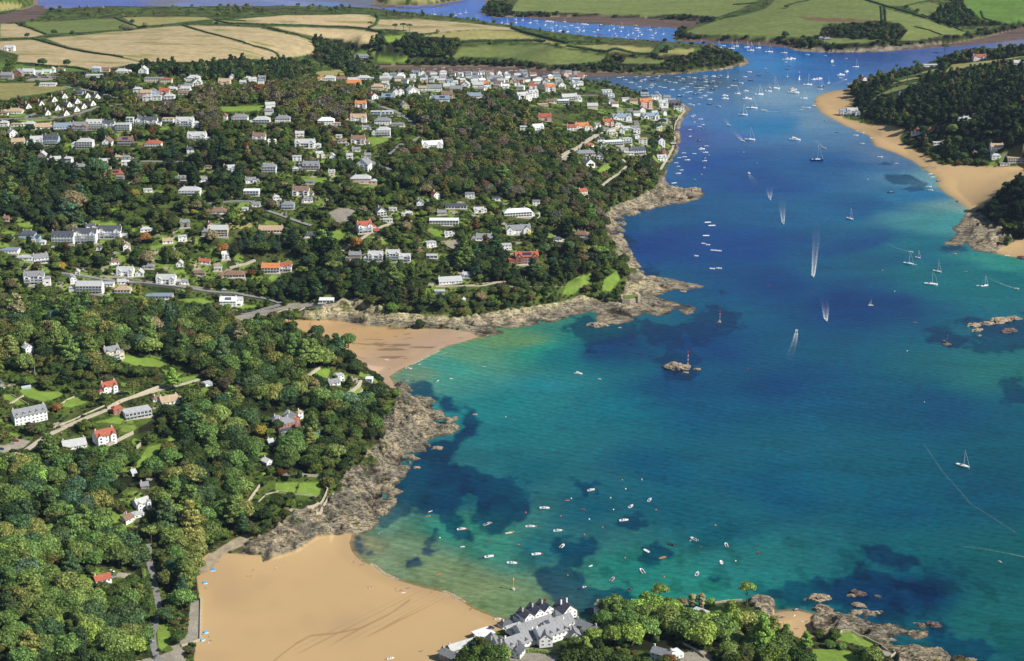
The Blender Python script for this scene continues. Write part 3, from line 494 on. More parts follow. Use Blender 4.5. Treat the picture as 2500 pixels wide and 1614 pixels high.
# paler brighter water over sand near gently shelving beaches
darkw = lin(24, 66, 100)
wm = wm * (.45 + .5 * fbm(X / 50, Y / 70, 3))[:, None] * 1.15
wat = wat * (1 - wm * .9) + np.minimum(darkw, wat) * wm * .9
wat = wat * (1 - speck) + wat * .5 * speck
foamline = (np.abs(-D0 - 1.0 - 1.2 * n1) < .8) & (((px > 905) & (px < 975) & (py > 1375) & (py < 1422)) | ((px > 1080) & (px < 1135) & (py > 1440) & (py < 1470)) | ((px > 985) & (px < 1100) & (py > 855) & (py < 890)))
wat = np.where(foamline[:, None], lin(225, 215, 195), wat)
cloudy = (.93 + .14 * fbm(X / 160, Y / 60, 3))[:, None]
shore = (1 - sm(0, 5, -D0))[:, None] * sm(-14, 0, sand)[:, None] * .7
wat = wat * (1 - shore) + lin(160, 140, 100) * shore
m, nt, b = new_mat('sea_water'); M_SEA = m
at = N(nt, 'ShaderNodeAttribute', attribute_name='tint')
geo = N(nt, 'ShaderNodeNewGeometry'); mp = N(nt, 'ShaderNodeMapping'); mp.inputs['Scale'].default_value = (.45, 1.0, 1); mp.inputs['Rotation'].default_value = (0, 0, R(12))
nt.links.new(geo.outputs['Position'], mp.inputs['Vector'])
w1 = N(nt, 'ShaderNodeTexNoise', Scale=.34, Detail=6.0, Roughness=.62, Distortion=.3); nt.links.new(mp.outputs[0], w1.inputs['Vector'])
w2 = N(nt, 'ShaderNodeTexNoise', Scale=.035, Detail=3.0, Roughness=.5, Distortion=1.0); nt.links.new(mp.outputs[0], w2.inputs['Vector'])
rp = N(nt, 'ShaderNodeMapRange'); rp.inputs['From Min'].default_value = .3; rp.inputs['From Max'].default_value = .7; rp.inputs['To Min'].default_value = .7; rp.inputs['To Max'].default_value = 1.32
nt.links.new(w1.outputs['Fac'], rp.inputs[0])
rp2 = N(nt, 'ShaderNodeMapRange'); rp2.inputs['From Min'].default_value = .3; rp2.inputs['From Max'].default_value = .7; rp2.inputs['To Min'].default_value = .88; rp2.inputs['To Max'].default_value = 1.12
nt.links.new(w2.outputs['Fac'], rp2.inputs[0])
mw_ = N(nt, 'ShaderNodeMapping'); mw_.inputs['Rotation'].default_value = (0, 0, R(-62)); nt.links.new(geo.outputs['Position'], mw_.inputs['Vector'])
w3 = N(nt, 'ShaderNodeTexWave', Scale=.035, Distortion=7.0, Detail=3.0); w3.inputs['Detail Scale'].default_value = .35; nt.links.new(mw_.outputs[0], w3.inputs['Vector'])
rp3 = N(nt, 'ShaderNodeMapRange'); rp3.inputs['To Min'].default_value = .93; rp3.inputs['To Max'].default_value = 1.06; nt.links.new(w3.outputs['Fac'], rp3.inputs[0])
m0 = N(nt, 'ShaderNodeMath', operation='MULTIPLY'); nt.links.new(rp.outputs[0], m0.inputs[0]); nt.links.new(rp3.outputs[0], m0.inputs[1])
mm = N(nt, 'ShaderNodeMath', operation='MULTIPLY'); nt.links.new(m0.outputs[0], mm.inputs[0]); nt.links.new(rp2.outputs[0], mm.inputs[1])
vm = N(nt, 'ShaderNodeVectorMath', operation='SCALE'); nt.links.new(at.outputs['Color'], vm.inputs[0]); nt.links.new(mm.outputs[0], vm.inputs['Scale'])
nt.links.new(vm.outputs[0], b.inputs['Base Color']); b.inputs['Roughness'].default_value = .22; b.inputs['IOR'].default_value = 1.33; b.inputs['Specular IOR Level'].default_value = .13
bp = N(nt, 'ShaderNodeBump', Distance=.35); bp.inputs['Strength'].default_value = .55; nt.links.new(w1.outputs['Fac'], bp.inputs['Height'])
bp2 = N(nt, 'ShaderNodeBump', Distance=1.2); bp2.inputs['Strength'].default_value = .3; nt.links.new(w2.outputs['Fac'], bp2.inputs['Height']); nt.links.new(bp.outputs[0], bp2.inputs['Normal'])
nt.links.new(bp2.outputs[0], b.inputs['Normal'])
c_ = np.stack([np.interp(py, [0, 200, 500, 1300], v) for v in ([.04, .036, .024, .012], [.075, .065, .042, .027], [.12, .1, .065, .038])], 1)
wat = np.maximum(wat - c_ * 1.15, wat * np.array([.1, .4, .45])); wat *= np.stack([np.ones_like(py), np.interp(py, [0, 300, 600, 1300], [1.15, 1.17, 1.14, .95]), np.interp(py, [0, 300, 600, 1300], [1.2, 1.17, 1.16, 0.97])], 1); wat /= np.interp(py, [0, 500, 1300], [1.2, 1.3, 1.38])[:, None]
WATER_K = 1.0
sea = link('sea', grid_mesh('sea', (GD < 8) & ~((GMUD > 3)), np.zeros_like(GZ) - curv, wat * WATER_K), M_SEA)
structure(sea)

# ------------------------------------------------------------------ camera, sun and sky
cam = bpy.data.objects.new('camera', bpy.data.cameras.new('camera')); COL.objects.link(cam); SC.camera = cam
cam.data.sensor_width = 36; cam.data.lens = F / 2500 * 36; cam.data.clip_end = 90000; cam.data.clip_start = 1
cam.location = (0, 0, H); cam.rotation_euler = (R(90) - PITCH, 0, 0)
HAZE_D = 1.4e-5
SUN_EL, SUN_AZ = 42.0, 110.0        # azimuth clockwise from the viewing direction
sd = Vector((math.sin(R(SUN_AZ)) * math.cos(R(SUN_EL)), math.cos(R(SUN_AZ)) * math.cos(R(SUN_EL)), math.sin(R(SUN_EL))))
sun = bpy.data.objects.new('sun', bpy.data.lights.new('sun', 'SUN')); COL.objects.link(sun)
sun.data.energy = 5.0; sun.data.angle = R(.5); sun.data.color = (1, .95, .86)
sun.rotation_euler = sd.to_track_quat('Z', 'Y').to_euler(); sun.location = (900, 1800, 700)
w = bpy.data.worlds.new('World'); SC.world = w; w.use_nodes = True
nt = w.node_tree; bg = nt.nodes['Background']; sky = nt.nodes.new('ShaderNodeTexSky'); sky.sky_type = 'NISHITA'; sky.sun_disc = False
sky.sun_elevation = R(SUN_EL); sky.sun_rotation = R(SUN_AZ); sky.air_density = 1.2; sky.dust_density = .4; sky.ozone_density = 1.5
nt.links.new(sky.outputs[0], bg.inputs[0]); bg.inputs[1].default_value = .062
SC.view_settings.view_transform = 'Standard'; SC.view_settings.look = 'None'; SC.view_settings.exposure = 0.4
SC.cycles.max_bounces = 5; SC.cycles.diffuse_bounces = 2; SC.cycles.use_denoising = True

# ------------------------------------------------------------------ the summer air between the camera and the far shore
hz = bpy.data.meshes.new('haze'); x0, x1, y0, y1, z0, z1 = -9000., 9000., -300., 30000., -80., 640.
hz.from_pydata([(x0,y0,z0),(x1,y0,z0),(x1,y1,z0),(x0,y1,z0),(x0,y0,z1),(x1,y0,z1),(x1,y1,z1),(x0,y1,z1)], [], [(0,3,2,1),(4,5,6,7),(0,1,5,4),(1,2,6,5),(2,3,7,6),(3,0,4,7)])
m = bpy.data.materials.new('summer_air'); m.use_nodes = True; nt = m.node_tree; nt.nodes.remove(nt.nodes['Principled BSDF'])
pv_ = nt.nodes.new('ShaderNodeVolumePrincipled'); pv_.inputs['Color'].default_value = (.5, .68, 1.0, 1); pv_.inputs['Density'].default_value = HAZE_D; pv_.inputs['Anisotropy'].default_value = .0
nt.links.new(pv_.outputs[0], nt.nodes['Material Output'].inputs['Volume']); hz.materials.append(m)
ho = bpy.data.objects.new('haze', hz); COL.objects.link(ho); ho['kind'] = 'stuff'; ho['label'] = 'thin bluish summer haze over the far shore'; ho['category'] = 'haze'
SC.cycles.volume_bounces = 0
# ------------------------------------------------------------------ mesh helper
class MB:
    def __init__(s): s.v = []; s.f = []; s.m = []
    def quad(s, a, b, c, d, m=0):
        n = len(s.v); s.v += [a, b, c, d]; s.f.append((n, n + 1, n + 2, n + 3)); s.m.append(m)
    def poly(s, pts, m=0):
        n = len(s.v); s.v += list(pts); s.f.append(tuple(range(n, n + len(pts)))); s.m.append(m)
    def box(s, x0, x1, y0, y1, z0, z1, m=0):
        n = len(s.v)
        s.v += [(x0,y0,z0),(x1,y0,z0),(x1,y1,z0),(x0,y1,z0),(x0,y0,z1),(x1,y0,z1),(x1,y1,z1),(x0,y1,z1)]
        for q in ((0,3,2,1),(4,5,6,7),(0,1,5,4),(1,2,6,5),(2,3,7,6),(3,0,4,7)):
            s.f.append(tuple(n + i for i in q)); s.m.append(m)
    def prism(s, pts, h0, h1, m=0):
        """pts counter-clockwise in plan"""
        n = len(s.v); k = len(pts)
        s.v += [(x, y, h0) for x, y in pts] + [(x, y, h1) for x, y in pts]
        s.f.append(tuple(n + i for i in range(k - 1, -1, -1))); s.f.append(tuple(n + k + i for i in range(k))); s.m += [m, m]
        for i in range(k):
            j = (i + 1) % k; s.f.append((n + i, n + j, n + k + j, n + k + i)); s.m.append(m)
    def tube(s, pts, r, seg=6, m=0, cap=True):
        pts = [Vector(p) for p in pts]; rs = r if isinstance(r, (list, tuple)) else [r] * len(pts)
        n = len(s.v)
        for i, p in enumerate(pts):
            t = (pts[min(i + 1, len(pts) - 1)] - pts[max(i - 1, 0)]).normalized()
            a = t.cross(Vector((0, 0, 1)) if abs(t.z) < .9 else Vector((1, 0, 0))).normalized(); b = t.cross(a)
            for k in range(seg):
                q = p + (a * math.cos(k * math.tau / seg) + b * math.sin(k * math.tau / seg)) * rs[i]; s.v.append(tuple(q))
        for i in range(len(pts) - 1):
            for k in range(seg):
                k2 = (k + 1) % seg
                s.f.append((n + i * seg + k, n + (i + 1) * seg + k, n + (i + 1) * seg + k2, n + i * seg + k2)); s.m.append(m)
        if cap:
            s.f.append(tuple(n + k for k in range(seg))); s.m.append(m)
            s.f.append(tuple(n + (len(pts) - 1) * seg + k for k in range(seg - 1, -1, -1))); s.m.append(m)
    def loft(s, rings, m=0, cap=True):
        n = len(s.v); k = len(rings[0])
        for r in rings: s.v += [tuple(p) for p in r]
        for i in range(len(rings) - 1):
            for j in range(k):
                j2 = (j + 1) % k; s.f.append((n + i * k + j, n + i * k + j2, n + (i + 1) * k + j2, n + (i + 1) * k + j)); s.m.append(m)
        if cap:
            s.f.append(tuple(n + j for j in range(k - 1, -1, -1))); s.m.append(m)
            s.f.append(tuple(n + (len(rings) - 1) * k + j for j in range(k))); s.m.append(m)
    def mesh(s, name, mats, smooth=False):
        me = bpy.data.meshes.new(name); me.from_pydata([tuple(v) for v in s.v], [], s.f)
        for mt in (mats if isinstance(mats, (list, tuple)) else [mats]): me.materials.append(mt)
        if any(s.m): me.polygons.foreach_set('material_index', s.m)
        if smooth: me.polygons.foreach_set('use_smooth', [True] * len(s.f))
        me.update(); return me
def thing(name, loc, rz, label, cat, group=None):
    o = bpy.data.objects.new(name, None); COL.objects.link(o); o.empty_display_size = .5
    o.location = loc; o.rotation_euler = (0, 0, rz); tag(o, label, cat, group); return o
USED = {}
def tag(o, label, cat, group=None, kind=None):
    if label:
        if label in USED and not group: print('DUP', label)
        USED[label] = USED.get(label, 0) + 1
        o['label'] = label
    if cat: o['category'] = cat
    if group: o['group'] = group
    if kind: o['kind'] = kind
    return o
def plain(name, c, rough=.7, spec=.3, noise_s=None, amt=.25, metal=0):
    m, nt, b = new_mat(name)
    b.inputs['Roughness'].default_value = rough; b.inputs['Specular IOR Level'].default_value = spec; b.inputs['Metallic'].default_value = metal
    if noise_s:
        tc = N(nt, 'ShaderNodeNewGeometry'); no = N(nt, 'ShaderNodeTexNoise', Scale=noise_s, Detail=4.0)
        nt.links.new(tc.outputs['Position'], no.inputs['Vector'])
        r = N(nt, 'ShaderNodeMapRange'); r.inputs['From Min'].default_value = .3; r.inputs['From Max'].default_value = .7; r.inputs['To Min'].default_value = 1 - amt; r.inputs['To Max'].default_value = 1 + amt
        nt.links.new(no.outputs['Fac'], r.inputs[0]); v = N(nt, 'ShaderNodeVectorMath', operation='SCALE'); v.inputs[0].default_value = tuple(c)
        nt.links.new(r.outputs[0], v.inputs['Scale']); nt.links.new(v.outputs[0], b.inputs['Base Color'])
    else: b.inputs['Base Color'].default_value = (*c, 1)
    return m
WALL = {'w': ('white', plain('white_render', (.83, .83, .81), .8, .2, .5, .08)), 'c': ('cream', plain('cream_render', (.66, .58, .42), .8, .2, .5, .12)), 's': ('grey stone', plain('grey_stone', (.3, .27, .22), .9, .2, 1.5, .3)),
        'p': ('pink', plain('pink_render', (.7, .45, .38), .8, .2, .5, .1)), 'b': ('pale blue', plain('blue_render', (.35, .48, .58), .8, .2, .5, .1)), 'k': ('dark timber', plain('dark_timber', (.05, .045, .04), .8, .2, 1.5, .3)),
        'r': ('red brick', plain('red_brick', (.32, .12, .08), .9, .2, 1.5, .25)), 'y': ('sandstone', plain('sandstone', (.5, .4, .26), .9, .2, 1.2, .25)), 't': ('teal', plain('teal_boards', (.1, .3, .33), .7, .2, 1, .1)), 'o': ('brown timber', plain('brown_timber', (.2, .11, .06), .8, .2, 1.5, .2))}
ROOF = {'g': ('grey slate', plain('grey_slate', (.21, .215, .23), .6, .35, .9, .25)), 'd': ('dark slate', plain('dark_slate', (.075, .08, .1), .55, .35, .9, .3)), 'r': ('red tiled', plain('red_tile', (.34, .1, .06), .8, .2, .9, .3)),
        'o': ('orange tiled', plain('orange_tile', (.5, .19, .07), .8, .2, .9, .25)), 'n': ('brown tiled', plain('brown_tile', (.2, .125, .09), .8, .2, .9, .3)), 'l': ('pale grey', plain('pale_roofing', (.42, .43, .43), .7, .3, .6, .15)),
        'w': ('white', plain('white_roofing', (.68, .7, .7), .6, .3, .6, .1)), 't': ('tan tiled', plain('tan_tile', (.4, .29, .19), .8, .2, .9, .25)), 'm': ('maroon', plain('maroon_tile', (.16, .04, .05), .7, .2, .9, .2)), 'u': ('slate-blue', plain('blue_roofing', (.2, .26, .33), .5, .35, .6, .15))}
M_GLASS = plain('window_glass', (.02, .03, .045), .12, .6); M_FRAME = plain('white_paint', (.75, .75, .74), .5, .4)
M_DOOR = plain('door_paint', (.08, .12, .16), .5, .3); M_CHIM = plain('chimney_render', (.55, .5, .44), .85, .2, 1, .15); M_PATIO = plain('patio_stone', (.5, .46, .4), .9, .2, .6, .18)
M_RAIL = plain('rail_glass', (.35, .42, .46), .15, .5); M_SOLAR = plain('solar_panel', (.015, .025, .07), .15, .6); M_POT = plain('clay_pot', (.4, .16, .08), .8, .2)
_wm = {}
def window_mesh(w, h):
    k = (round(w, 1), round(h, 1))
    if k not in _wm:
        b = MB(); t = .09
        b.box(-k[0]/2, k[0]/2, -.03, .1, 0, k[1], 1)
        for x0, x1, z0, z1 in ((-k[0]/2-.06, -k[0]/2+t, -.06, k[1]+.06), (k[0]/2-t, k[0]/2+.06, -.06, k[1]+.06), (-k[0]/2+t, k[0]/2-t, k[1]-t, k[1]+.06), (-k[0]/2+t, k[0]/2-t, -.06, t), (-.04, .04, t, k[1]-t)):
            b.box(x0, x1, -.09, .06, z0, z1, 0)
        _wm[k] = b.mesh('window', [M_FRAME, M_GLASS])
    return _wm[k]
def put(name, me, parent, loc=(0, 0, 0), rz=0, mat=None):
    o = link(name, me, mat, parent); o.location = loc; o.rotation_euler = (0, 0, rz); return o

def roof_geo(b, x0, x1, y0, y1, z, pitch, kind, ov=.45, th=.18):
    """adds a roof with thickness over the rectangle; returns ridge height"""
    X0, X1, Y0, Y1 = x0 - ov, x1 + ov, y0 - ov, y1 + ov
    if kind == 'G':      # ridge along y
        b2 = MB(); r = roof_geo(b2, y0, y1, -x1, -x0, z, pitch, 'g', ov, th)
        n = len(b.v); b.v += [(-q[1], q[0], q[2]) for q in b2.v]; b.f += [tuple(i + n for i in f) for f in b2.f]; b.m += b2.m
        return r
    d = (Y1 - Y0) / 2; rise = d * pitch; zr = z + rise - ov * pitch; ze = z - ov * pitch; ym = (Y0 + Y1) / 2
    if kind == 'h':
        e = min(d * .95, (X1 - X0) / 2 * .92)
        A, B, C, D_ = (X0, Y0), (X1, Y0), (X1, Y1), (X0, Y1); E, G_ = (X0 + e, ym), (X1 - e, ym)
        top = lambda p, zz: (p[0], p[1], zz + th)
        b.poly([top(A, ze), top(B, ze), top(G_, zr), top(E, zr)]); b.poly([top(C, ze), top(D_, ze), top(E, zr), top(G_, zr)])
        b.poly([top(B, ze), top(C, ze), top(G_, zr)]); b.poly([top(D_, ze), top(A, ze), top(E, zr)])
        for P, Q in ((A, B), (B, C), (C, D_), (D_, A)): b.quad((P[0], P[1], ze), (Q[0], Q[1], ze), top(Q, ze), top(P, ze))
        b.quad((X0, Y1, ze), (X1, Y1, ze), (X1, Y0, ze), (X0, Y0, ze))
    else:
        for s0, s1 in (((Y0, ze), (ym, zr)), ((Y1, ze), (ym, zr))):
            pts = [(X0, s0[0], s0[1]), (X1, s0[0], s0[1]), (X1, s1[0], s1[1]), (X0, s1[0], s1[1])]
            if s0[0] == Y1: pts = [pts[1], pts[0], pts[3], pts[2]]
            up = [(p[0], p[1], p[2] + th) for p in pts]
            b.poly(up); b.poly(pts[::-1])
            for i in range(4):
                j = (i + 1) % 4
                if i != 2: b.quad(pts[i], pts[j], up[j], up[i])
    return zr + th
def gable_wall(b, x0, x1, y0, y1, z0, h, pitch, kind):
    if kind in 'hf': b.box(x0, x1, y0, y1, z0, h); return
    b2 = MB() if kind == 'G' else b
    if kind == 'G': X0, X1, Y0, Y1 = y0, y1, -x1, -x0
    else: X0, X1, Y0, Y1 = x0, x1, y0, y1
    ym = (Y0 + Y1) / 2; zr = h + (Y1 - Y0) / 2 * pitch
    prof = [(Y0, z0), (Y1, z0), (Y1, h), (ym, zr - .02), (Y0, h)]
    n = len(b2.v); b2.v += [(X0, y, z) for y, z in prof] + [(X1, y, z) for y, z in prof]
    b2.f += [(n, n + 4, n + 3, n + 2, n + 1), (n + 5, n + 6, n + 7, n + 8, n + 9)]; b2.m += [0, 0]
    for i in range(5):
        j = (i + 1) % 5; b2.f.append((n + i, n + j, n + 5 + j, n + 5 + i)); b2.m.append(0)
    if kind == 'G':
        m_ = len(b.v); b.v += [(-q[1], q[0], q[2]) for q in b2.v]; b.f += [tuple(i + m_ for i in f) for f in b2.f]; b.m += b2.m

HOUSES = []   # world x, y, radius, and pixel box for keeping trees off the view of the front
def house(pos, w, d, fl, yaw, kind, wc, rc, label, opts='', detail=2, name='house', cat='house', group=None, pitch=None):
    """kind g/G/h/f gable, gable to the front, hip, flat; t twin front gables; d dormers; a steep A-frame. The front faces -y."""
    wm, rm = WALL[wc][1], ROOF[rc][1]
    h = 2.75 * fl; base = -5.0
    root = thing(name, pos, yaw, label, cat, group)
    pitch = pitch or {'a': 1.35, 'G': .85, 'g': .7, 'h': .6, 't': .75, 'd': .8, 'f': 0}[kind]
    x0, x1, y0, y1 = -w / 2, w / 2, 0, d
    core = {'t': 'g', 'd': 'g', 'a': 'G'}.get(kind, kind)
    if kind == 'a': h = 2.2
    b = MB(); gable_wall(b, x0, x1, y0, y1, base, h, pitch, core)
    wings = []
    if kind == 't':
        gw = w * .3
        for cx in (-w / 2 + gw / 2 + .2, w / 2 - gw / 2 - .2):
            gable_wall(b, cx - gw / 2, cx + gw / 2, y0 - 1.6, y0 + d * .4, base, h, pitch * 1.15, 'G'); wings.append((cx, gw))
    put('wall', b.mesh('wall', wm), root)
    rb = MB(); zr = h
    if core == 'f':
        rb.box(x0 - .25, x1 + .25, y0 - .35, y1 + .25, h, h + .35); zr = h + .35
        if detail > 1 and w > 8: rb.box(x0 + w * .2, x0 + w * .2 + 1.6, d * .4, d * .4 + 1.2, h + .35, h + .75)
    else: zr = roof_geo(rb, x0, x1, y0, y1, h, pitch, core)
    for cx, gw in wings: roof_geo(rb, cx - gw / 2, cx + gw / 2, y0 - 1.6, y0 + d * .5, h, pitch * 1.15, 'G', .3)
    dorm = []
    if kind == 'd':
        nd = max(2, int(w / 5))
        for i in range(nd):
            cx = x0 + w * (i + .5) / nd; dorm.append(cx)
            roof_geo(rb, cx - .95, cx + .95, .2, d * .42, h + 1.55, .9, 'G', .25)
    ro = put('roof', rb.mesh('roof', rm), root)
    for cx in dorm:
        db = MB(); gable_wall(db, cx - .9, cx + .9, .45, d * .4, h, h + 1.5, .9, 'G'); dm = put('dormer', db.mesh('dormer', wm), ro)
        put('window', window_mesh(1.1, 1.0), dm, (cx, .40, h + .65))
    if detail and kind in 'ghdt' and 'x' not in opts and w > 7 and (int(pos[0] * 7 + pos[1] * 3) % 10) < 6:
        sgn = 1 if int(pos[0] * 3) % 2 else -1; ew, ed, eh = w * .3, d * .66, 2.75 * max(1, fl - 1); ex0 = x1 if sgn > 0 else x0 - ew; ey = y0 + (.9 if int(pos[1]) % 2 else -1.3)
        b = MB(); kk = 'fhg'[int(pos[1]) % 3]; b.box(ex0 + (.01 if sgn > 0 else 0), ex0 + ew - (0 if sgn > 0 else .01), ey, ey + ed, base, eh); wg = put('wing', b.mesh('wing', wm), root); b = MB()
        if kk == 'f': b.box(ex0 + (.02 if sgn > 0 else -.25), ex0 + ew + (.25 if sgn > 0 else -.02), ey - .3, ey + ed + .2, eh, eh + .3)
        else: roof_geo(b, ex0, ex0 + ew, ey, ey + ed, eh, .55, 'h', .3)
        put('roof', b.mesh('roof', rm), wg); put('window', window_mesh(min(ew * .6, 2.6), 1.6), wg, (ex0 + ew / 2, ey - .02, .5))
    # windows
    if detail:
        ww = 1.5 if detail > 1 else 2.0; hh = 1.25 if detail > 1 else 1.5
        nfl = 1 if kind == 'a' else fl
        for f in range(nfl):
            z = 2.75 * f + .85; big = 'B' in opts or (f == 0 and 'b' in opts)
            n = max(1, int(w / (3.2 if detail > 1 else 4.4)))
            for i in range(n):
                cx = x0 + w * (i + .5) / n
                yy = y0 - .02
                for wx_, gw in wings:
                    if abs(cx - wx_) < gw / 2 + .7: yy = y0 - 1.62; cx = wx_
                if big: put('window', window_mesh(min(w / n * .84, 3.4), 2.1), root, (cx, yy, 2.75 * f + .25))
                else: put('window', window_mesh(ww, hh), root, (cx, yy, z))
            n = max(1, int(d / 4.4))
            for i in range(n):
                cy = y0 + d * (i + .5) / n
                put('window', window_mesh(ww, hh), root, (x1 + .02, cy, z), R(90))
                if detail > 1 and yaw < -.15: put('window', window_mesh(ww, hh), root, (x0 - .02, cy, z), R(-90))
        if core == 'G' and w > 5 and kind != 'a': put('window', window_mesh(1.2, 1.2), root, (0, y0 - .02, h + w * .1))
        if kind == 'a': put('window', window_mesh(1.4, 1.4), root, (0, y0 - .02, h + .9))
        for wx_, gw in wings: put('window', window_mesh(1.0, 1.0), root, (wx_, y0 - 1.62, h + .35))
        if detail > 1:
            db = MB(); db.box(-.55, .55, -.1, .05, 0, 2.1); put('door', db.mesh('door', M_DOOR), root, (w * .07 + .3 if w > 9 else w * .3, y0 - .02, 0))
    nch = 0 if core == 'f' and 'c' not in opts else (2 if w > 13 or 'c' in opts else (1 if detail or random.random() < .4 else 0))
    for i in range(nch):
        cx, cy = ((x0 + .9, (y0 + y1) / 2), (x1 - 1.1, (y0 + y1) / 2))[i] if core in 'gh' and kind != 'a' else (x0 + w * .3 + i * w * .4, y0 + d * .6)
        if core == 'h': cx *= .55
        cb = MB(); cb.box(cx - .5, cx + .5, cy - .4, cy + .4, h + .2, zr + 1.2, 0); cb.box(cx - .57, cx + .57, cy - .47, cy + .47, zr + 1.2, zr + 1.38, 0)
        for q in (-.25, .25): cb.tube([(cx + q, cy, zr + 1.38), (cx + q, cy, zr + 1.8)], .13, 6, 1)
        put('chimney', cb.mesh('chimney', [wm if 'w' in opts else M_CHIM, M_POT]), ro)
    if 'T' in opts or (detail > 1 and 'x' not in opts):
        tb = MB(); e = 3.2 if 'T' in opts else 1.8; tb.box(x0 - 1.2, x1 + 1.2, y0 - e - (1.6 if kind == 't' else 0), y0 - .02 - (1.6 if kind == 't' else 0), -5, .08); put('terrace', tb.mesh('terrace', M_PATIO), root)
    if 'b' in opts and fl > 1:
        for f in range(1, fl):
            bb = MB(); z = 2.75 * f - .02; yy = y0 - (1.6 if kind == 't' else 0); bb.box(x0 + .3, x1 - .3, yy - 1.9, yy - .01, z - .2, z, 0); bb.box(x0 + .3, x1 - .3, yy - 1.9, yy - 1.84, z + .08, z + 1.0, 1); bb.box(x0 + .3, x1 - .3, yy - 1.92, yy - 1.82, z + 1.0, z + 1.08, 0)
            for i in range(int(w / 3.5) + 2):
                cx = x0 + .4 + (w - .9) * i / (int(w / 3.5) + 1); bb.box(cx, cx + .14, yy - 1.9, yy - 1.76, z - 2.5, z, 0)
            put('balcony', bb.mesh('balcony', [M_FRAME, M_RAIL]), root)
    if 's' in opts and core != 'f':
        sb = MB(); dd = d / 2 + .45; n = max(3, int(w * .4 / 1.1))
        for i in range(n):
            for j in range(2):
                u0 = -w * .2 + i * w * .4 / n; t0 = .28 + j * .26
                P = lambda u, t: (u, y0 - .45 + dd * t, h - .45 * pitch + dd * pitch * t + .2 + .07)
                sb.quad(P(u0 + .05, t0), P(u0 + w * .4 / n - .05, t0), P(u0 + w * .4 / n - .05, t0 + .23), P(u0 + .05, t0 + .23))
        put('solar_panel', sb.mesh('solar_panel', M_SOLAR), ro)
    c, s_ = math.cos(yaw), math.sin(yaw)
    cen = Vector((pos[0] - s_ * d / 2, pos[1] + c * d / 2, pos[2]))
    pts = [to_px(pos[0] + c * x - s_ * y, pos[1] + s_ * x + c * y, pos[2] + z) for x in (x0, x1) for y in (y0, y1) for z in (0, zr)]
    HOUSES.append((cen.x, cen.y, math.hypot(w, d) / 2, min(p[0] for p in pts), max(p[0] for p in pts), min(p[1] for p in pts), max(p[1] for p in pts), root))
    return root

